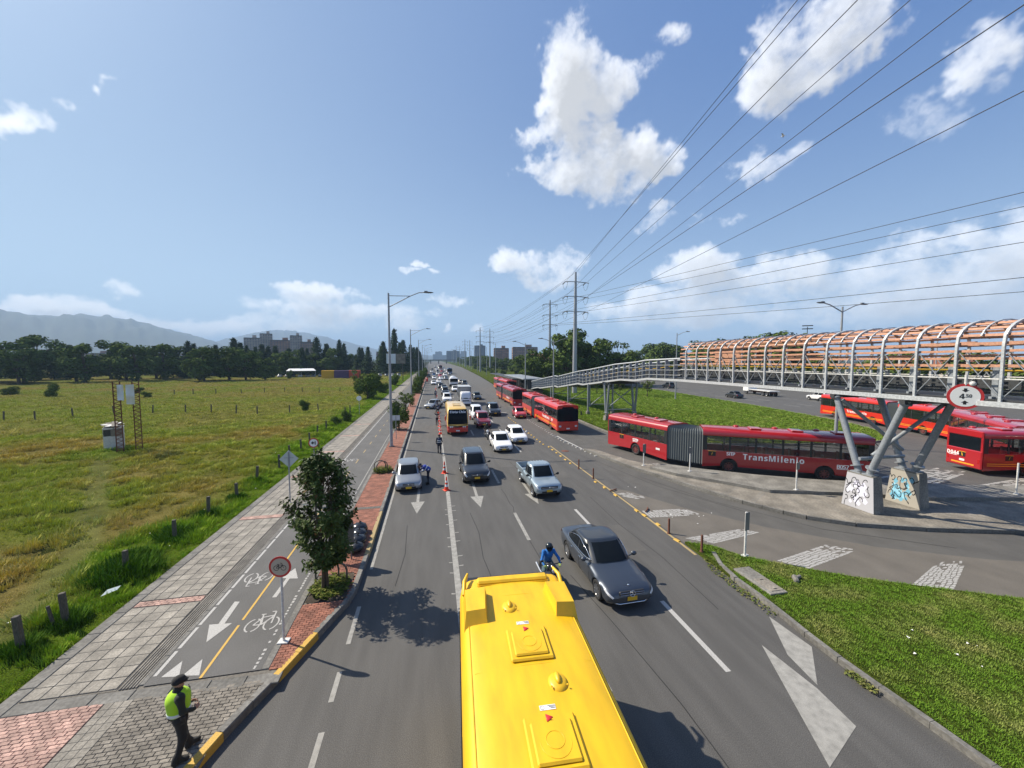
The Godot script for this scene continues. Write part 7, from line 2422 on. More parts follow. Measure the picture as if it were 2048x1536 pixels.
	var base_m := bxm(V(0, 0.02, 0), V(0.40, 0.04, 0.40), 0.015).mesh()
	var orange := mat("cone_orange", lin(0.72, 0.05, 0.015), 0.5)
	for z in [-25.0, -28.8, -44.2, -46.6, -49.2, -53.0, -56.5, -61.8, -67.5, -74.0, -81.0, -90, -100, -112]:
		var t := thing("traffic_cone", "orange traffic cone with white bands on the long white line", "traffic cone", V(0.72 + rng.randf_range(-0.04, 0.04), 0.006, z), rng.randf(), "traffic cones on the white line")
		inst("base", base_m, orange, t); inst("cone", cone_m, orange, t); inst("white_band", band_m, mats["sign_white"], t)
	for z in [-150.0, -152.5, -156]:
		var t := thing("barrier_drum", "orange barrier drum at the kerb far down the brick strip", "barrier", V(-2.3, 0, z), 0, "orange drums at the kerb")
		var dm := MB.new(); dm.lathe(PackedVector2Array([Vector2(0.36, 0), Vector2(0.34, 0.5), Vector2(0.31, 0.52), Vector2(0.29, 1.05), Vector2(0.1, 1.1), Vector2(0, 1.1)]), 14)
		part("drum", dm, orange, t)
func motorcycle(label: String, at: Vector3, yaw: float, front: String) -> void:
	var t := thing("motorcycle", label, "motorcycle", at, yaw)
	for z in [0.66, -0.64]:
		var ms := wheel_meshes(0.30, 0.11, 6)
		var wn := Node3D.new(); wn.name = "wheel"; t.add_child(wn, true); wn.position = V(0, 0.30, z)
		inst("tyre", ms[0], mats["tyre"], wn); inst("rim", ms[1], mats["alloy"], wn)
	var m := MB.new()
	m.blob(V(0, 0.80, 0.16), V(0.16, 0.13, 0.26), 12, 8)
	part("fuel_tank", m, mats["paint_black"], t)
	part("seat", bxm(V(0, 0.77, -0.34), V(0.26, 0.10, 0.62), 0.04), mats["trim"], t)
	part("engine", bxm(V(0, 0.42, 0.02), V(0.28, 0.34, 0.42), 0.05), mats["grey_steel"], t)
	m = MB.new(); m.tube(p3([0, 0.95, 0.38, 0, 0.62, 0.54, 0, 0.30, 0.66]), 0.045, 8)
	part("fork", m, mats["grey_steel"], t)
	m = MB.new(); m.tube(p3([-0.40, 1.0, 0.40, -0.2, 1.02, 0.46, 0.2, 1.02, 0.46, 0.40, 1.0, 0.40]), 0.018, 6)
	part("handlebar", m, mats["trim"], t)
	m = MB.new(); m.blob(V(0, 0.88, 0.56), V(0.14, 0.17, 0.10), 10, 6)
	part("front_cowl", m, mats["paint_" + front], t)
	m = MB.new(); m.blob(V(0, 0.86, 0.655), V(0.09, 0.08, 0.03), 10, 6)
	part("headlight", m, mats["lamp_glass"], t)
	m = MB.new(); m.tube(p3([0, 0.62, 0.80, 0, 0.645, 0.66, 0, 0.60, 0.48]), [0.05, 0.07, 0.05], 6)
	part("mudguard", m, mats["paint_" + front], t)
	m = MB.new(); m.tube(p3([-0.16, 0.35, 0.0, -0.18, 0.36, -0.4, -0.18, 0.42, -0.85]), 0.045, 8)
	part("exhaust", m, mats["alloy"], t)
	part("tail", bxm(V(0, 0.76, -0.76), V(0.16, 0.09, 0.26), 0.03), mats["paint_black"], t)
	for s in [-1.0, 1.0]:
		m = MB.new(); m.rod(V(s * 0.24, 1.02, 0.44), V(s * 0.36, 1.16, 0.46), 0.01, 5); m.blob(V(s * 0.40, 1.18, 0.46), V(0.07, 0.045, 0.02), 8, 5)
		part("mirror", m, mats["trim"], t)

# ---------------------------------------------------------------- far background
func hill(called: String, prof: Array, D: float, depth: float, c: Color, seed_: int) -> void:
	var f := FastNoiseLite.new(); f.seed = seed_; f.frequency = 0.12; f.fractal_octaves = 5
	var m := MB.new()
	var rows := []; var cols := PackedColorArray()
	var a0: float = prof[0][0]; var a1: float = prof[prof.size() - 1][0]
	var n := int((a1 - a0) / 0.22)
	for j in 15:
		var u := j / 12.0
		var row := PackedVector3Array()
		for i in n + 1:
			var az := lerpf(a0, a1, float(i) / n)
			var top := D * tan(deg_to_rad(lerp_list(prof, az)))
			var sh := (sin(minf(u, 1.0) * PI * 0.5) if u <= 1.0 else 1.0 - (u - 1.0) * 3.0)
			var rid := f.get_noise_2d(az * 4.0, u * 24.0)
			var y := top * sh * (1.0 + rid * 0.22 * (1.0 - absf(u * 2.0 - 1.0)) * (1.0 if u < 1.0 else 0.0)) + (f.get_noise_2d(az * 14.0, 3.0) * 5.0 if u > 0.9 else 0.0)
			var dd := D - depth * (1.0 - u)
			row.append(V(sin(deg_to_rad(az)) * dd, maxf(y, -5.0) if u <= 1.01 else y, -cos(deg_to_rad(az)) * dd))
			var k := 0.8 + 0.5 * f.get_noise_2d(az * 9.0, u * 40.0)
			cols.append(Color(c.r * k, c.g * k, c.b * k))
		rows.append(row)
	m.grid(rows, false, false, cols)
	struct(called, m, mats["rough_green"])
func block(called: String, label: String, category: String, x: float, z: float, w: float, d: float, h: float, wall: Material, floors: int, bays: int, group := "", turn := 0.0) -> Node3D:
	var t := thing(called, label, category, V(x, 0, z), turn, group)
	part("wall", bxm(V(0, h * 0.5, 0), V(w, h, d)), wall, t)
	part("roof", bxm(V(0, h + 0.4, 0), V(w * 0.98, 0.8, d * 0.98)), mats["dark_concrete"], t)
	part("roof_tank", bxm(V(w * 0.15, h + 2.2, 0), V(w * 0.25, 3.0, d * 0.4)), wall, t)
	var m := MB.new()
	var fh := h / floors
	for i in floors:
		for j in bays:
			var bx := (j + 0.5) / bays * w - w * 0.5
			m.box(V(bx, (i + 0.55) * fh, d * 0.5 + 0.02), V(w / bays * 0.42, fh * 0.42, 0.12))
		for j in maxi(2, int(bays * d / w)):
			var nb := maxi(2, int(bays * d / w))
			for s in [-1.0, 1.0]:
				m.box(V(s * (w * 0.5 + 0.02), (i + 0.55) * fh, (j + 0.5) / nb * d - d * 0.5), V(0.12, fh * 0.48, d / nb * 0.5))
	tag(part("windows", m, mats["tower_glass"], t), "", "", "", "stuff")
	m = MB.new()
	for i in floors: m.box(V(0, (i + 1) * fh - 0.15, d * 0.5 + 0.06), V(w, 0.25, 0.2))
	tag(part("floor_bands", m, mats["concrete"], t), "", "", "", "stuff")
	return t
func far_background() -> void:
	vcol(mat("rough_green", Color(1, 1, 1), 0.95))
	hill("hills", [[-120, 1.0], [-95, 2.4], [-75, 3.6], [-55, 4.3], [-48, 4.1], [-41.1, 4.2], [-39.4, 4.0], [-37.5, 4.15], [-36.3, 4.3], [-34.5, 4.25], [-32.8, 4.0], [-31, 3.55], [-29.3, 3.1], [-27.5, 2.6], [-25.8, 2.0], [-24, 1.1], [-22, 0.4], [-20, 0.0]], 5200, 2200, Color(0.035, 0.055, 0.03), 5)
	hill("hills", [[-28, 0.6], [-25.8, 2.0], [-23.4, 2.8], [-21.5, 3.3], [-19.8, 3.62], [-18, 3.55], [-15.9, 3.3], [-13.5, 2.7], [-11.1, 2.2], [-9, 1.7], [-7.2, 1.3], [-3, 0.8], [2, 0.4], [8, 0.0]], 6800, 2600, Color(0.035, 0.05, 0.035), 9)
	var wl := textured(mat("pale_wall", lin(0.62, 0.52, 0.43), 0.9), texs["coarse"], Vector3(0.02, 0.05, 0.02))
	var br := textured(mat("brick_wall", lin(0.42, 0.26, 0.19), 0.9), texs["coarse"], Vector3(0.02, 0.05, 0.02))
	var gl := mat("tower_glass", lin(0.10, 0.13, 0.17), 0.25)
	var tile := textured(mat("roof_tile", lin(0.36, 0.13, 0.075), 0.9), texs["mid"], Vector3(0.3, 0.3, 0.3))
	var n := "apartment blocks above the dark conifers"
	block("apartment_block", "tall pale end block above the dark conifers on the field side", "building", -196, -480, 15, 14, 31, wl, 12, 6, "", 0.35)
	block("apartment_block", "highest slab of the pale apartment group above the conifers", "building", -184, -486, 12, 14, 36, wl, 13, 5, "", 0.35)
	block("apartment_block", "lower linking slab of the pale apartment group", "building", -168, -486, 22, 12, 29, br, 11, 8, "", 0.3)
	block("apartment_block", "pale slab with roof tank at the right of the apartment group", "building", -152, -482, 12, 14, 34, wl, 12, 5, "", 0.3)
	block("apartment_block", "short brick slab closing the apartment group", "building", -140, -480, 14, 14, 27, br, 10, 6, "", 0.3)
	block("apartment_block", "pink brick building peeping over the conifers beside the billboard", "building", -62, -520, 16, 12, 17, br, 6, 6)
	block("office_tower", "slim dark glass tower standing over the trees of the verge", "building", 104, -880, 24, 20, 38, gl, 14, 8)
	block("office_tower", "hazy blue glass block near the vanishing point of the avenue", "building", 62, -1250, 40, 30, 33, gl, 10, 8)
	var bl := block("apartment_block", "long brick apartment slab above the verge trees", "building", 108, -455, 30, 12, 22, br, 8, 14, "", -0.1)
	block("apartment_block", "long brick apartment slab extending the one above the verge trees", "building", 82, -470, 18, 12, 21, br, 8, 9, "", -0.1)
	var r := RandomNumberGenerator.new(); r.seed = 12
	for k in 11:
		var az := lerpf(-40, -25, k / 10.0) + r.randf_range(-0.6, 0.6)
		var D := r.randf_range(620, 820)
		block("low_building", "low pale building on the skyline between the hills and the left trees", "building", sin(deg_to_rad(az)) * D, -cos(deg_to_rad(az)) * D, r.randf_range(26, 44), 14, r.randf_range(11, 17), wl if k % 3 else br, 4, 9, "low skyline buildings on the field side", deg_to_rad(-az))
	for k in 9:
		var az := lerpf(0.3, 4.4, k / 8.0)
		block("far_tower", "hazy distant tower at the end of the avenue", "building", sin(deg_to_rad(az)) * 2600, -cos(deg_to_rad(az)) * 2600, r.randf_range(25, 45), 30, r.randf_range(28, 62), gl, 8, 5, "distant towers at the end of the avenue")
	for k in 16:
		var x := r.randf_range(118, 190)
		var z := -150.0 + k * 14.0
		var t := thing("house", "brick house with tiled roof beyond the far carriageway", "house", V(x, 0, z), r.randf_range(-0.2, 0.2), "houses beyond the far carriageway")
		part("wall", bxm(V(0, 3.2, 0), V(11, 6.4, 9)), br if k % 2 else wl, t)
		var m := MB.new()
		var ctr := V(0, 7, 0)
		var a := [V(-6, 6.4, -5), V(6, 6.4, -5), V(6, 6.4, 5), V(-6, 6.4, 5)]
		m.fq(ctr, a[0], a[1], V(6, 8.8, 0), V(-6, 8.8, 0)); m.fq(ctr, a[3], a[2], V(6, 8.8, 0), V(-6, 8.8, 0))
		m.tri(a[0], V(-6, 8.8, 0), a[3]); m.tri(a[1], a[2], V(6, 8.8, 0))
		part("roof", m, tile, t)
		for i in 6:
			part("window", bxm(V(-5.55, 1.8 + (i % 2) * 2.8, -3 + (i / 2) * 3.0), V(0.14, 1.3, 1.3)), mats["car_glass"], t)
	for q in [[62, -230, 0.0], [72, -236, 0.1], [84, -228, 0.0], [96, -232, 0.0]]:
		var t := thing("house", "orange brick house showing between the verge trees", "house", V(q[0], 0, q[1]), q[2], "houses behind the verge trees")
		part("wall", bxm(V(0, 4.5, 0), V(9, 9, 9)), br, t)
		var m := MB.new()
		m.fq(V(0, 9.5, 0), V(-5, 9, 5), V(5, 9, 5), V(5, 11.5, 0), V(-5, 11.5, 0)); m.fq(V(0, 9.5, 0), V(-5, 9, -5), V(5, 9, -5), V(5, 11.5, 0), V(-5, 11.5, 0))
		m.tri(V(-5, 9, 5), V(-5, 11.5, 0), V(-5, 9, -5)); m.tri(V(5, 9, 5), V(5, 9, -5), V(5, 11.5, 0))
		part("roof", m, tile, t)
		for i in 4: part("window", bxm(V(-2.2 + (i % 2) * 4.4, 3 + (i / 2) * 3.2, 4.53), V(1.5, 1.5, 0.1)), mats["car_glass"], t)
	var ov := thing("overpass", "grey concrete overpass crossing the avenue in the far distance", "bridge", V(10, 0, -720))
	part("deck", bxm(V(0, 6.6, 0), V(150, 1.6, 12), 0.1), mats["dark_concrete"], ov)
	for x in [-28.0, -14.0, 0.0, 14.0, 28.0, 42.0]: part("pillar", bxm(V(x, 2.9, 0), V(1.6, 5.8, 8)), mats["concrete"], ov)
	# things at the edge of the field
	var tent := thing("tent", "white canopy tent over parked cars at the edge of the field", "tent", V(-60, 0.1, -196), 0.25)
	var m := MB.new()
	m.fq(V(0, 3, 0), V(-6, 3.0, 3), V(6, 3.0, 3), V(5, 4.0, 0), V(-5, 4.0, 0)); m.fq(V(0, 3, 0), V(-6, 3.0, -3), V(6, 3.0, -3), V(5, 4.0, 0), V(-5, 4.0, 0))
	m.tri(V(-6, 3, 3), V(-5, 4, 0), V(-6, 3, -3)); m.tri(V(6, 3, 3), V(6, 3, -3), V(5, 4, 0))
	part("canopy", m, mats["sign_white"], tent)
	for x in [-5.8, 0.0, 5.8]:
		for z in [-2.8, 2.8]:
			m = MB.new(); m.rod(V(x, 0, z), V(x, 3.0, z), 0.06, 6)
			part("leg", m, mats["galvanised"], tent)
	for q in [["yellow", 0.62, 0.36, 0.02, -45.0, 5.0], ["purple", 0.09, 0.05, 0.12, -39.4, 6.0], ["orange red", 0.48, 0.07, 0.03, -34.0, 4.6]]:
		var t := thing("painted_container", "%s painted container at the edge of the field" % q[0], "container", V(q[4], 0.1, -182), 0.1)
		part("shell", bxm(V(0, 1.7, 0), V(q[5], 3.4, 2.6), 0.05), mat("container_" + q[0].replace(" ", "_"), lin(q[1], q[2], q[3]), 0.7), t)
		for k in 9:
			part("rib", bxm(V(-q[5] * 0.45 + k * q[5] * 0.11, 1.7, 1.32), V(0.12, 3.0, 0.06)), mats["container_" + q[0].replace(" ", "_")], t)
		if q[0] == "orange red":
			m = MB.new(); m.tri(V(-1.7, 3.3, 1.37), V(1.0, 3.3, 1.37), V(-0.3, 1.2, 1.37))
			part("painted_triangle", m, mats["slab_concrete"], t)
	var bb := thing("billboard", "pale two panel billboard on posts behind the tall street lamp", "billboard", V(-13.5, 0, -150), 0.0)
	for x in [-2.4, 2.4]:
		m = MB.new(); m.rod(V(x, 0, 0), V(x, 10.4, 0), 0.14, 8)
		part("post", m, mats["dark_steel"], bb)
	part("panel", bxm(V(-1.7, 8.6, 0.2), V(3.3, 3.6, 0.2), 0.03), mats["sign_pale_grey"], bb)
	part("panel", bxm(V(1.75, 8.6, 0.2), V(3.3, 3.6, 0.2), 0.03), mats["slab_concrete"], bb)
	for k in 14:
		car("sedan" if k % 2 else "hatch", ["white", "silver", "grey", "darkgrey"][k % 4], -72 + k * 2.9 + (18 if k > 9 else 0), -194 - (k % 3) * 0.8, 0.15, "parked %s car beside the white tent at the edge of the field" % ["white", "silver", "mid grey", "dark grey"][k % 4], "parked %s cars by the tent" % ["white", "silver", "mid grey", "dark grey"][k % 4], "plate_yellow", "car", false)
	for k in 5:
		car("van", "white", -104 - k * 3.4, -222, 0.15, "white parked van beyond the gap in the left trees", "vans beyond the gap in the trees", "plate_yellow", "van", false)

# ---------------------------------------------------------------- vegetation
func leaf(m: MB, p: Vector3, nrm: Vector3, s: float, long: float) -> void:
	var a := nrm.cross(V(rng.randf() - 0.5, rng.randf() - 0.5, rng.randf() - 0.5)).normalized()
	var b := nrm.cross(a)
	var tip := p + a * s * long
	var l := p + (a * 0.45 * long + b * 0.5) * s + nrm * s * 0.12
	var r := p + (a * 0.45 * long - b * 0.5) * s + nrm * s * 0.12
	m.tri(p, l, tip); m.tri(p, tip, r)
func crown(m: MB, lobes_: Array, per_m2: float, size: float, ca: Color, cb: Color, long := 1.3, inner := 0.55) -> void:
	for L in lobes_:
		var c: Vector3 = L[0]; var r: Vector3 = L[1]
		var n := int(per_m2 * (r.x * r.y + r.y * r.z + r.x * r.z) * 4.2)
		for i in n:
			var d := V(rng.randfn(), rng.randfn(), rng.randfn()).normalized()
			var rad := pow(rng.randf_range(inner * inner * inner, 1.0), 0.33) * (1.0 + 0.16 * sin(d.x * 7 + c.x * 3) * sin(d.y * 6 + c.y) * sin(d.z * 7 + c.z))
			var p := c + V(d.x * r.x, d.y * r.y, d.z * r.z) * rad
			var nn := (d + V(rng.randf() - 0.5, rng.randf() - 0.2, rng.randf() - 0.5) * 1.3).normalized()
			var k := rng.randf()
			m.col = ca.lerp(cb, k)
			leaf(m, p, nn, size * rng.randf_range(0.65, 1.25), long)
func trunk_mesh(h: float, r: float, limbs: Array) -> MB:
	var m := MB.new()
	m.tube(PackedVector3Array([V(0, -0.2, 0), V(0.02 * h, h * 0.4, 0.01 * h), V(0, h, 0)]), [r, r * 0.75, r * 0.35], 8)
	for L in limbs:
		var a := V(0, h * L[0], 0); var b: Vector3 = L[1]
		m.tube(PackedVector3Array([a, a.lerp(b, 0.5) + V(0, 0.1 * h, 0), b]), [r * 0.5, r * 0.35, r * 0.12], 6)
	return m
var tree_cache := {}
func tree_kind(kind: String, v: int) -> Array:
	# meshes of unit trees about 10 m tall: [trunk, crown]
	var key := "%s%d" % [kind, v]
	if tree_cache.has(key): return tree_cache[key]
	rng.seed = hash(key) % 100000
	var m := MB.new()
	var tr: MB
	match kind:
		"broad":
			var lobes_ := []
			var limbs := []
			for i in 19:
				var a := rng.randf() * TAU
				var y := rng.randf_range(1.3, 8.7)
				var w := 3.4 * sqrt(maxf(0.08, 1.0 - pow((y - 4.9) / 4.8, 2)))
				var c := V(cos(a) * w * rng.randf_range(0.3, 0.85), y, sin(a) * w * rng.randf_range(0.3, 0.85))
				lobes_.append([c, V(rng.randf_range(1.0, 1.8), rng.randf_range(0.8, 1.3), rng.randf_range(1.0, 1.8))])
				if i % 2 == 0: limbs.append([rng.randf_range(0.3, 0.6), c])
			crown(m, lobes_, 8.5, 0.42, Color(0.066, 0.100, 0.026), Color(0.092, 0.132, 0.034))
			tr = trunk_mesh(6.5, 0.28, limbs)
		"loose":
			var lobes_ := []
			var limbs := []
			for i in 11:
				var a := rng.randf() * TAU
				var y := rng.randf_range(2.8, 9.0)
				var w := rng.randf_range(0.4, 2.9)
				var c := V(cos(a) * w, y, sin(a) * w)
				lobes_.append([c, V(rng.randf_range(0.7, 1.5), rng.randf_range(0.5, 1.0), rng.randf_range(0.7, 1.5))])
				limbs.append([rng.randf_range(0.25, 0.7), c])
			crown(m, lobes_, 7.0, 0.36, Color(0.092, 0.125, 0.034), Color(0.122, 0.158, 0.044))
			tr = trunk_mesh(7.0, 0.2, limbs)
		"conifer":
			var limbs := []
			for i in 26:
				var y := 1.0 + 8.7 * pow(i / 26.0, 0.95)
				var reach := 2.3 * pow(1.0 - i / 27.0, 1.1) + 0.08
				for j in 7:
					var a := TAU * j / 7 + i * 1.3 + rng.randf_range(-0.3, 0.3)
					var rr := reach * rng.randf_range(0.7, 1.15)
					for q in 11:
						var u := pow((q + 0.5) / 11.0, 0.8)
						var p := V(cos(a) * rr * u, y - 0.35 * rr * u * u + rng.randf_range(-0.12, 0.12), sin(a) * rr * u) + V(rng.randf() - 0.5, rng.randf() - 0.5, rng.randf() - 0.5) * 0.35
						m.col = Color(0.034, 0.056, 0.025).lerp(Color(0.046, 0.070, 0.030), rng.randf())
						leaf(m, p, (V(cos(a), 0.6, sin(a)) + V(rng.randf() - 0.5, rng.randf() - 0.5, rng.randf() - 0.5)).normalized(), rng.randf_range(0.26, 0.46) * (1.0 - 0.6 * i / 26.0), 1.7)
			tr = trunk_mesh(9.6, 0.24, limbs)
		"bush":
			var lobes_ := []
			for i in 9:
				var a := rng.randf() * TAU
				lobes_.append([V(cos(a) * rng.randf_range(0, 3.0), rng.randf_range(1.5, 7.0), sin(a) * rng.randf_range(0, 3.0)), V(rng.randf_range(1.2, 2.2), rng.randf_range(1.2, 2.4), rng.randf_range(1.2, 2.2))])
			crown(m, lobes_, 8.0, 0.42, Color(0.072, 0.110, 0.028), Color(0.102, 0.145, 0.036))
			tr = trunk_mesh(5.0, 0.3, [[0.2, V(1.6, 5, 0.4)], [0.2, V(-1.4, 4.6, -0.6)], [0.15, V(0.2, 5, 1.5)]])
	tree_cache[key] = [tr.mesh(), m.mesh()]
	return tree_cache[key]
func tree(label: String, kind: String, v: int, at: Vector3, h: float, wide: float, group: String, called := "tree", cat := "tree") -> void:
	var ms := tree_kind(kind, v)
	var t := thing(called, label, cat, at, rng.randf() * TAU, group)
	t.scale = V(h / 10.0 * wide, h / 10.0, h / 10.0 * wide)
	inst("trunk", ms[0], mats["bark"], t)
	inst("crown", ms[1], mats["leaf"], t)
func scatter(called: String, me: Mesh, m: Material, xf: Array, cols: PackedColorArray, label: String, cat: String) -> void:
	var mm := MultiMesh.new()
	mm.transform_format = MultiMesh.TRANSFORM_3D
	mm.use_colors = true
	mm.mesh = me
	mm.instance_count = xf.size()
	for i in xf.size():
		mm.set_instance_transform(i, xf[i]); mm.set_instance_color(i, cols[i])
	var o := MultiMeshInstance3D.new()
	o.multimesh = mm
	o.material_override = m
	o.name = numbered(called)
	add_child(o, true)
	tag(o, label, cat, "", "stuff")
func tuft(blades: int, h: float, spread: float, w: float, lean: float) -> Mesh:
	var m := MB.new()
	for i in blades:
		var a := rng.randf() * TAU
		var p := V(cos(a), 0, sin(a)) * spread * sqrt(rng.randf())
		var d := V(cos(a + rng.randf_range(-1, 1)), 0, sin(a + rng.randf_range(-1, 1))) * lean * rng.randf_range(0.3, 1.0)
		var s := V(-d.z, 0, d.x).normalized() * w * 0.5
		var hh := h * rng.randf_range(0.55, 1.0)
		var q := p + d * 0.45 + V(0, hh * 0.6, 0)
		var e := p + d * 1.2 + V(0, hh, 0)
		m.quad(p - s, q - s * 0.8, q + s * 0.8, p + s)
		m.tri(q - s * 0.8, e, q + s * 0.8)
	return m.mesh()
func vegetation() -> void:
	street_tree()
	field_things()
	var m: MB
	# trees of the field edge, left to right, then the dark conifers behind
	var g1 := "broad trees at the left edge of the field"
	for q in [[-150, -158, 15, 1.3], [-143, -170, 17, 1.2], [-136, -160, 13, 1.3], [-129, -172, 15, 1.2], [-122, -166, 14, 1.3], [-116, -176, 15, 1.25], [-110, -172, 14, 1.3], [-107, -182, 15, 1.2], [-160, -176, 17, 1.3], [-172, -168, 16, 1.3], [-155, -190, 19, 1.1], [-132, -192, 17, 1.2], [-118, -196, 16, 1.2]]:
		tree("broad dark green tree in the clump at the left of the field", "broad", int(absf(q[0])) % 3, V(q[0], 0, q[1]), q[2], q[3], g1)
	for q in [[-84, -165, 14, 1.25], [-78, -170, 14, 1.2], [-73, -172, 12, 1.25], [-89, -172, 13, 1.2], [-66, -172, 9.5, 1.4]]:
		tree("broad dark tree in the middle clump standing on its own shade", "broad", int(absf(q[0])) % 3, V(q[0], 0, q[1]), q[2], q[3], "broad trees in the middle of the field edge")
	for q in [[-110, -212, 8, 1.4], [-100, -214, 9, 1.3], [-96, -208, 8, 1.4]]:
		tree("rounded light green tree in the gap between the clumps", "loose", int(absf(q[0])) % 2, V(q[0], 0, q[1]), q[2], q[3], "light trees in the gap")
	tree("broad olive green tree before the white tent", "broad", 1, V(-69, 0, -205), 13, 1.4, "")
	tree("small round tree beside the tent", "bush", 0, V(-60, 0, -180), 5.0, 0.7, "")
	var r := RandomNumberGenerator.new(); r.seed = 77
	for k in 36:
		var az := lerpf(-29, -9.5, k / 35.0) + r.randf_range(-0.3, 0.3)
		var D := r.randf_range(225, 262)
		var h := r.randf_range(10.5, 19.5)
		if k in [21, 22, 25]: h += 3.0
		tree("dark conifer in the dense row behind the field" if k % 4 else "dark broad tree standing among the conifers behind the field", "conifer" if k % 4 else "broad", r.randi() % 3, V(sin(deg_to_rad(az)) * D, 0, -cos(deg_to_rad(az)) * D), h * (1.0 if k % 4 else 0.8), r.randf_range(1.3, 2.1) if k % 4 else 1.2, "conifers behind the field" if k % 4 else "broad trees among the conifers")
	for k in 22:
		var az := lerpf(-46, -28, k / 21.0)
		var D := r.randf_range(250, 300)
		tree("dark conifer in the row behind the left clump", "conifer", r.randi() % 3, V(sin(deg_to_rad(az)) * D, 0, -cos(deg_to_rad(az)) * D), r.randf_range(8, 13), 1.4, "conifers behind the left clump")
	# conifers along the avenue behind the lamps
	tree("tallest dark conifer beside the row of street lamps", "conifer", 0, V(-22, 0, -236), 27.0, 1.15, "")
	for q in [[-27, -226, 19], [-18, -250, 21], [-15, -275, 19], [-21, -262, 20], [-14, -300, 18], [-13, -330, 19], [-13, -365, 18], [-14, -400, 18], [-15, -450, 18], [-16, -520, 18], [-30, -240, 17], [-36, -232, 16], [-12, -290, 15]]:
		tree("dark conifer beside the avenue behind the street lamps", "conifer", int(absf(q[1])) % 3, V(q[0], 0, q[1]), q[2], 1.5, "conifers beside the avenue")
	# bushy trees along the far footway
	for q in [["leafy shrub tree leaning over the footway bend", -13.4, -84.5, 7.0, 1.0, "bush"], ["dense round bush tree behind the shrub at the footway bend", -16.5, -108, 6.5, 1.4, "bush"], ["low dense bush beside the far footway", -12.8, -100, 4.2, 1.5, "bush"], ["loose grey green tree at the footway bend", -15.5, -88, 8.0, 0.8, "loose"], ["dark bush further along the far footway", -11.8, -128, 5.0, 1.4, "bush"]]:
		tree(q[0], q[5], 1, V(q[1], 0.1, q[2]), q[3], q[4], "")
	for q in [["bushy street tree on the brick strip behind the tall lamp", -4.05, -47.3, 4.6, 0.75], ["open street tree on the brick strip between two lamps", -3.95, -58.2, 4.6, 0.8], ["low street tree on the brick strip past the open one", -4.0, -70.0, 3.6, 1.0]]:
		tree(q[0], "loose" if q[2] < -50 else "bush", 1, V(q[1], 0.2, q[2]), q[3], q[4], "")
	for k in 12:
		tree("small street tree in the row further along the brick strip", "bush", k % 2, V(-4.0, 0.2, -96.0 - k * 11.0), r.randf_range(3.6, 5.4), 0.9, "small street trees far along the strip")
	# verge trees on the right
	for q in [[40, -113, 16.5, 1.15, 0], [45, -120, 19, 1.1, 1], [51, -115, 15.5, 1.2, 2], [56, -124, 13.5, 1.4, 0], [36, -126, 13, 1.2, 1], [47, -132, 16, 1.2, 2], [61, -118, 11.5, 1.5, 1], [55, -110, 11, 1.4, 2], [31, -118, 9, 1.3, 0]]:
		tree("tall round headed tree behind the ramp beside the pylon", "broad", q[4], V(q[0], 0.1, q[1]), q[2], q[3], "tall trees behind the ramp")
	tree("thin crowned feathery tree at the right of the trees behind the ramp", "loose", 0, V(57, 0.1, -112), 14.5, 0.9, "")
	for k in 46:
		var z := -150.0 - k * 11.0
		tree("round verge tree in the long belt along the avenue", "broad" if k % 4 else "loose", k % 3 if k % 4 else k % 2, V(r.randf_range(38, 56) + k * 0.1, 0.1, z), r.randf_range(8.5, 13.0), 1.35, "verge trees along the avenue")
	for k in 14:
		tree("low bright bush along the foot of the verge belt", "bush", k % 2, V(r.randf_range(32, 37), 0.1, -135 - k * 14.0), r.randf_range(2.2, 4.0), 1.5, "low bushes along the verge")
	for k in 42:
		var z := -215.0 + k * 6.6
		tree("dark tree in the line beyond the far carriageway", "broad" if k % 3 else "bush", k % 2, V(r.randf_range(100, 118) + maxf(0, -z - 100) * 0.1, 0, z), r.randf_range(7, 11.0) if z > -95 else r.randf_range(14.5, 19.0), 1.4, "trees beyond the far carriageway")
	for q in [[46.5, -78, 5.5], [43.0, -84, 5.0], [39, -88, 6.0]]:
		tree("young forked tree on the lawn behind the ramp", "loose", 1, V(q[0], 0.1, q[1]), q[2], 0.9, "young trees on the lawn")
	# soaring gull
	var gull := thing("gull", "small white gull soaring in the blue beside the power wires", "bird", V(31.1, 28.5, -30.6), 0.6)
	var gm := MB.new(); gm.blob(Vector3.ZERO, V(0.05, 0.045, 0.17), 8, 6)
	part("body", gm, mats["sign_white"], gull)
	for s in [-1.0, 1.0]:
		gm = MB.new()
		gm.fq(V(s * 0.2, -1, 0), V(0, 0.02, 0.06), V(s * 0.26, 0.12, 0.02), V(s * 0.26, 0.12, -0.08), V(0, 0.02, -0.07)); gm.tri(V(s * 0.26, 0.12, 0.02), V(s * 0.55, 0.04, -0.12), V(s * 0.26, 0.12, -0.08))
		part("wing", gm, mats["sign_white"], gull)
	var fm := thing("floodlight_mast", "thin mast with a square floodlight frame rising behind the orange cage", "mast", V(142.6, 0, -125.6), -0.7)
	gm = MB.new(); gm.tube(p3([0, 0, 0, 0, 21.0, 0]), [0.22, 0.12], 8)
	part("pole", gm, mats["dark_steel"], fm)
	for y in [20.2, 21.4]: part("lamp_frame", bxm(V(0, y, 0), V(3.4, 0.35, 0.4)), mats["dark_steel"], fm)
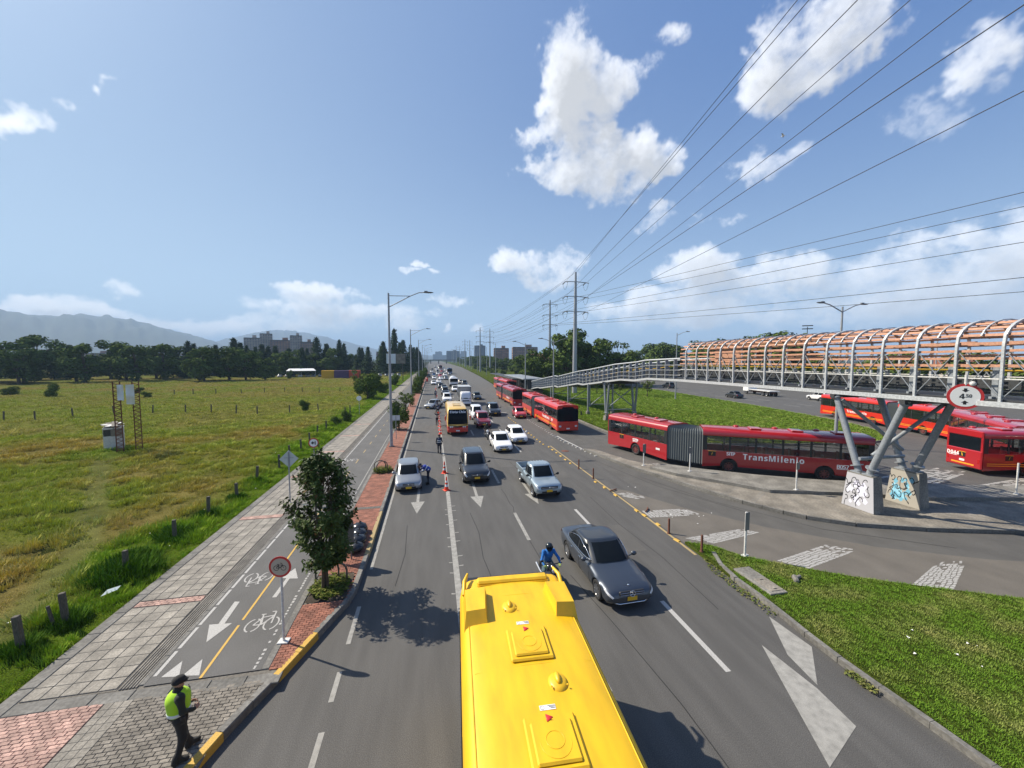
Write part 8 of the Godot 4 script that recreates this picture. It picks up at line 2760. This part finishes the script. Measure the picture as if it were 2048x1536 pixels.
	# shrubs in the field
	for q in [["dark round shrub in the open field", -20.5, -68.5, 2.3, 1.1], ["small dark shrub on the near fence line", -11.4, -54.8, 2.0, 0.9], ["low dark shrub beside the small one on the fence line", -11.9, -51.6, 1.6, 1.2], ["thin crowned shrub far out in the field", -83, -104, 4.0, 1.0], ["dark low shrub at the far left of the field", -98, -113, 2.6, 1.6], ["dark shrub cut by the left edge beside the track", -24.5, -22.5, 1.9, 1.1], ["low dark thicket along the far ditch", -72, -112, 1.8, 2.4], ["low dark thicket beside the far left fence", -62, -100, 1.6, 2.2]]:
		tree(q[0], "bush", 0, V(q[1], 0.1, q[2]), q[3], q[4], "", "shrub", "shrub")
	grass()
func street_tree() -> void:
	# the leafy tree beside the kerb: ovate crown of glossy dark leaves
	rng.seed = 99
	var t := thing("street_tree", "dense dark leaved tree in its pit on the red brick strip", "tree", V(-3.92, 0.2, -14.55), 0.0)
	var m := MB.new()
	for k in 3:
		var a := TAU * k / 3.0
		m.tube(PackedVector3Array([V(cos(a) * 0.09, -0.05, sin(a) * 0.09), V(cos(a) * 0.06, 0.7, sin(a) * 0.06), V(cos(a) * 0.18, 1.6, sin(a) * 0.18), V(cos(a) * 0.3, 3.0, sin(a) * 0.3), V(cos(a) * 0.16, 4.3, sin(a) * 0.16)]), [0.065, 0.055, 0.045, 0.03, 0.01], 8)
	var tips := []
	for i in 90:
		var y := rng.randf_range(1.15, 4.75)
		var a := rng.randf() * TAU
		var w := 1.28 * pow(sin(clampf((y - 0.75) / 4.45, 0, 1) * PI), 0.65) * rng.randf_range(0.55, 1.2)
		if y > 3.4: w *= 0.8
		var p0 := V(cos(a) * 0.15, maxf(0.9, y - w * 0.9), sin(a) * 0.15)
		var p1 := V(cos(a) * w, y, sin(a) * w)
		m.tube(PackedVector3Array([p0, p0.lerp(p1, 0.5) - V(0, 0.06, 0), p1]), [0.022, 0.014, 0.005], 5, false)
		tips.append([p0, p1])
	for q in [[-0.32, 4.75, 0.05], [0.16, 4.7, 0.1], [-0.1, 5.02, -0.05], [0.42, 4.5, 0.2], [-0.55, 4.45, 0.1], [0.6, 4.25, -0.1], [0.0, 4.65, -0.4]]:
		m.tube(PackedVector3Array([V(0, 3.4, 0), V(q[0], q[1], q[2])]), [0.02, 0.006], 5, false)
		tips.append([V(q[0] * 0.5, 4.1, q[2] * 0.5), V(q[0], q[1], q[2])])
	part("trunk", m, mats["bark"], t)
	m = MB.new()
	for s in tips:
		for i in 105:
			var u := pow(rng.randf(), 0.5)
			var p: Vector3 = s[0].lerp(s[1], 0.25 + u * 0.80) + V(rng.randfn(), rng.randfn(), rng.randfn()) * 0.085
			m.col = Color(0.046, 0.074, 0.018).lerp(Color(0.066, 0.098, 0.025), rng.randf())
			if rng.randf() < 0.03: m.col = Color(0.10, 0.06, 0.02)
			leaf(m, p, (V(s[1].x, 0.6, s[1].z) + V(rng.randf() - 0.5, rng.randf() - 0.3, rng.randf() - 0.5) * 2.0).normalized(), rng.randf_range(0.06, 0.105), 1.9)
	part("crown", m, mats["glossy_leaf"], t)
	# weeds in the pits
	for i in 2:
		var c: Vector3 = [V(-3.75, 0.2, -14.6), V(-3.75, 0.2, -29.55)][i]
		m = MB.new()
		for k in 900:
			var a := rng.randf() * TAU
			var rr := sqrt(rng.randf()) * 0.66
			var p := c + V(cos(a) * rr, 0.03 + rng.randf() * (0.16 if i == 0 else 0.26), sin(a) * rr * 1.15)
			m.col = Color(0.05, 0.085, 0.015).lerp(Color(0.16, 0.17, 0.05), rng.randf())
			leaf(m, p, V(rng.randf() - 0.5, 1.0, rng.randf() - 0.5).normalized(), rng.randf_range(0.05, 0.10), 1.6)
		tag(part("weeds", m, mats["leaf"]), ["leafy weeds at the foot of the dark leaved street tree", "clump of bright weeds in the empty pit between the hoops"][i], "weeds", "", "stuff")
	m = MB.new()
	for k in 420:
		var z := rng.randf_range(-14.2, -10.3)
		var p := V((11.1 if z > -13.2 else lerpf(11.1, 11.5, (-13.2 - z))) + rng.randf_range(-0.28, 0.02), 0.02 + rng.randf() * 0.07, z)
		if rng.randf() < 0.35: p = V(rng.randf_range(10.8, 11.05), 0.02 + rng.randf() * 0.1, rng.randf_range(-8.0, -7.3))
		m.col = Color(0.06, 0.10, 0.02).lerp(Color(0.2, 0.19, 0.07), rng.randf())
		leaf(m, p, V(rng.randf() - 0.5, 1, rng.randf() - 0.5).normalized(), rng.randf_range(0.04, 0.08), 1.6)
	tag(part("weeds", m, mats["leaf"]), "weeds growing in the gutter along the near grass island kerb", "weeds", "", "stuff")
func field_things() -> void:
	# fence posts beside the footway
	rng.seed = 31
	for q in [[-11.45, -12.95, 1.05, 0.06], [-11.33, -14.15, 1.05, 0.05], [-11.5, -14.0, 0.75, 0.18], [-11.75, -17.2, 0.95, 0.0], [-11.84, -20.24, 1.0, 0.0], [-12.0, -23.3, 1.05, -0.03], [-11.7, -25.75, 0.95, 0.02], [-11.9, -28.9, 1.05, -0.08], [-11.65, -32.2, 1.0, 0.0], [-11.9, -35.2, 1.0, 0.03], [-11.9, -38, 1.0, 0.0], [-12.05, -41.1, 1.0, 0.02], [-12.3, -44.7, 1.0, -0.02], [-12.3, -48.2, 1.0, 0.0], [-12.2, -58, 1.3, 0.05], [-12.4, -62, 1.2, 0.0]]:
		var t := thing("fence_post", "short leaning stake beside a concrete fence post" if q[2] < 0.8 else "weathered grey fence post in the bright green verge", "fence post", V(q[0], field_y(q[0], q[1]) - 0.1, q[1]), rng.randf() * 0.4, "" if q[2] < 0.8 else "fence posts along the verge")
		var m := MB.new()
		var w := 0.075 if q[2] > 0.8 else 0.04
		m.t = Transform3D(Basis(Vector3.BACK, q[3]), Vector3.ZERO)
		m.rbox(V(0, q[2] * 0.5 + 0.05, 0), V(w * 2, q[2] + 0.1, w * 1.8), 0.015)
		part("post", m, mats["weathered_wood"], t)
	for e in [[-66.0, -17.0, -67.0, 4.0, "fence post in the wire fence across the middle of the field"], [-60.0, -19.0, -106.0, 4.6, "fence post in the far wire fence across the field"]]:
		var x: float = e[0]
		while x < e[1]:
			var z: float = e[2] + sin(x * 0.2) * 2.0
			var o := part("fence_post", bxm(V(0, 0.65, 0), V(0.14, 1.3, 0.14), 0.02), mats["weathered_wood"])
			o.position = V(x + rng.randf_range(-0.4, 0.4), field_y(x, z) - 0.05, z); o.rotation.z = rng.randf_range(-0.08, 0.08)
			tag(o, e[4], "fence post", "posts of the " + ("middle" if e[2] > -80 else "far") + " field fence")
			x += e[3]
	# rusty lattice masts with torn pale panels
	var at := V(-27.3, 0, -41.3)
	var mast := thing("lattice_mast", "pair of rusty lattice masts with torn pale panels in the field", "mast", at, 0.5)
	for s in [-0.62, 0.62]:
		var m := MB.new()
		for a in [V(s - 0.22, 0, -0.2), V(s + 0.22, 0, -0.2), V(s - 0.22, 0, 0.2), V(s + 0.22, 0, 0.2)]:
			m.bar(a, a + V(0, 6.5, 0), 0.045, 0.045)
		part("mast_rail", m, mats["rust"], mast)
		m = MB.new()
		for k in 17:
			var y := 0.2 + k * 0.36
			for zz in [-0.2, 0.2]:
				m.bar(V(s - 0.22, y, zz), V(s + 0.22, y + 0.18, zz), 0.03, 0.03); m.bar(V(s + 0.22, y + 0.18, zz), V(s - 0.22, y + 0.36, zz), 0.03, 0.03)
			for xx in [s - 0.22, s + 0.22]: m.bar(V(xx, y, -0.2), V(xx, y + 0.36, 0.2), 0.03, 0.03)
		part("mast_lacing", m, mats["rust"], mast)
	for q in [[-0.36, 5.5, 1.4, 0.42], [0.26, 5.3, 1.8, 0.55]]:
		var m := MB.new()
		var rows := []
		for j in 7:
			var row := PackedVector3Array()
			for i in 5:
				row.append(V(q[0] + (i / 4.0 - 0.5) * q[3], q[1] + (j / 6.0 - 0.5) * q[2] + (rng.randf_range(-0.06, 0.06) if j == 0 else 0.0), 0.27 + rng.randf_range(-0.05, 0.05)))
			rows.append(row)
		m.grid(rows)
		part("torn_panel", m, mats["sign_pale_grey"], mast)
	var shed := thing("shed", "small white clapboard shed with broken roof in the field", "shed", V(-29.7, field_y(-29.7, -43.1), -43.1), 0.55)
	part("core", bxm(V(0, 1.1, 0), V(1.24, 2.0, 1.24)), mats["dark_steel"], shed)
	for k in 13:
		var y := 0.17 + k * 0.155
		for f in 4:
			if f == 0 and k > 7 and k < 12: continue
			var m := MB.new()
			m.t = Transform3D(Basis(UP, f * PI / 2), Vector3.ZERO)
			var tw := 0.02
			m.rbox(V(0, y, 0.65 + tw), V(1.34, 0.15, 0.025), 0.006)
			part("board", m, mats["white_steel"], shed)
	part("panel", bxm(V(0.2, 1.6, 0.68), V(0.75, 0.62, 0.03)), mats["slab_concrete"], shed)
	part("plinth", bxm(V(0, 0.02, 0), V(1.7, 0.12, 1.7), 0.03), mats["weathered_wood"], shed)
	for k in 5:
		var m := MB.new()
		m.t = Transform3D(Basis(V(0, 1, 0), k * 0.7 - 1.2) * Basis(V(0, 0, 1), 0.12 * (k - 2)), V(0.05 * k - 0.1, 2.22 + 0.04 * k, 0.06 * k - 0.1))
		m.rbox(Vector3.ZERO, V(1.75 - 0.1 * k, 0.04, 0.42), 0.01)
		part("roof_board", m, mats["white_steel"] if k % 2 else mats["slab_concrete"], shed)
func grass() -> void:
	rng.seed = 1234
	var kinds_ := [tuft(9, 0.34, 0.17, 0.030, 0.16), tuft(8, 0.22, 0.16, 0.028, 0.18)]
	var short := tuft(9, 0.075, 0.10, 0.016, 0.06)
	for pass_ in 2:
		var xf := []; var cols := PackedColorArray()
		for i in (46000 if pass_ == 0 else 46000):
			var u := rng.randf(); var x: float; var z: float
			if pass_ == 0:
				z = -7.0 - 44.0 * u
				x = -10.42 - (24.0 + 14.0 * u) * pow(rng.randf(), 1.25)
			else:
				z = -38.0 - 140.0 * pow(u, 1.5)
				x = -10.6 - 125.0 * rng.randf() * (0.35 + 0.65 * u)
			var clump := turf_noise.get_noise_2d(x * 6.0, z * 6.0)
			if clump < -0.12 and rng.randf() < 0.6: continue
			if x > -32 and track_d(x, z) < 0.55 and rng.randf() < 0.8: continue
			var s := (0.8 + clump * 1.2) * rng.randf_range(0.6, 1.25) * (1.0 if pass_ == 0 else 1.6)
			if x > -12.5 and pass_ == 0: s *= 0.62 if x > -11.0 else 0.85
			s = clampf(s, 0.28, 2.2)
			xf.append(Transform3D(Basis(UP, rng.randf() * TAU).scaled(V(s, s * rng.randf_range(0.7, 1.1), s)), V(x, field_y(x, z) - 0.02, z)))
			var c := field_col(x, z)
			var k := rng.randf_range(0.9, 1.4)
			cols.append(Color(c.r * k * rng.randf_range(0.95, 1.15), c.g * k, c.b * k))
		scatter("pasture_grass", kinds_[pass_], mats["blade"], xf, cols, ["rough grass growing over the near pasture and verge", "rough grass growing over the far pasture"][pass_], "grass")
	# rank dark tufts round the fence posts
	var xf2 := []; var cols2 := PackedColorArray()
	for q in [[-11.75, -17.2, 1.1], [-11.33, -14.2, 0.5], [-11.45, -12.95, 0.45], [-11.84, -20.2, 0.6], [-12.2, -18.3, 0.7], [-12, -23.3, 0.6], [-11.7, -25.7, 0.5], [-12.2, -20.9, 0.7], [-11.9, -28.9, 0.5]]:
		for i in int(120 * q[2] * 2):
			var a := rng.randf() * TAU; var rr: float = sqrt(rng.randf()) * q[2]
			var x: float = q[0] + cos(a) * rr; var z: float = q[1] + sin(a) * rr
			if x > -10.5: continue
			var s: float = rng.randf_range(0.8, 1.5) * (0.6 + q[2] * 0.9) * (1.1 - rr / q[2] * 0.5)
			xf2.append(Transform3D(Basis(UP, rng.randf() * TAU).scaled(V(s, s, s)), V(x, field_y(x, z) - 0.03, z)))
			var k := rng.randf_range(0.6, 1.2)
			cols2.append(Color(0.075 * k, 0.155 * k, 0.016 * k))
	scatter("rank_grass", kinds_[0], mats["blade"], xf2, cols2, "rank tall grass round the feet of the verge fence posts", "grass")
	# mown grass of the islands
	for e in [["grass_island", 0.12, 80000, Rect2(11.3, -15.5, 22, 14), "mown grass of the near grass island"], ["lawn", 0.13, 42000, Rect2(19.9, -96, 41, 66), "mown grass of the lawn under the ramp"]]:
		var xf := []; var cols := PackedColorArray()
		var poly: PackedVector2Array = lawns[e[0]]
		var rc: Rect2 = e[3]
		for i in e[2]:
			var x := rc.position.x + rc.size.x * rng.randf(); var z := rc.position.y + rc.size.y * rng.randf()
			if not Geometry2D.is_point_in_polygon(Vector2(x, z), poly): continue
			var s := rng.randf_range(0.4, 0.95) if e[0] == "grass_island" else rng.randf_range(1.2, 2.8)
			xf.append(Transform3D(Basis(UP, rng.randf() * TAU).scaled(V(s, s * (0.9 if e[0] == "lawn" else 1.1), s)), V(x, e[1] - 0.005, z)))
			var n := turf_noise.get_noise_2d(x * 9.0, z * 9.0)
			var c := Color(0.12, 0.215, 0.024).lerp(Color(0.31, 0.29, 0.11), clampf(0.14 + n * 0.9 + rng.randf_range(-0.1, 0.12), 0, 0.8))
			if e[0] == "lawn": c = Color(0.15, 0.25, 0.03).lerp(Color(0.26, 0.32, 0.075), clampf(0.3 + n, 0, 1))
			cols.append(c)
		scatter("mown_grass", short, mats["blade"], xf, cols, e[4], "grass")
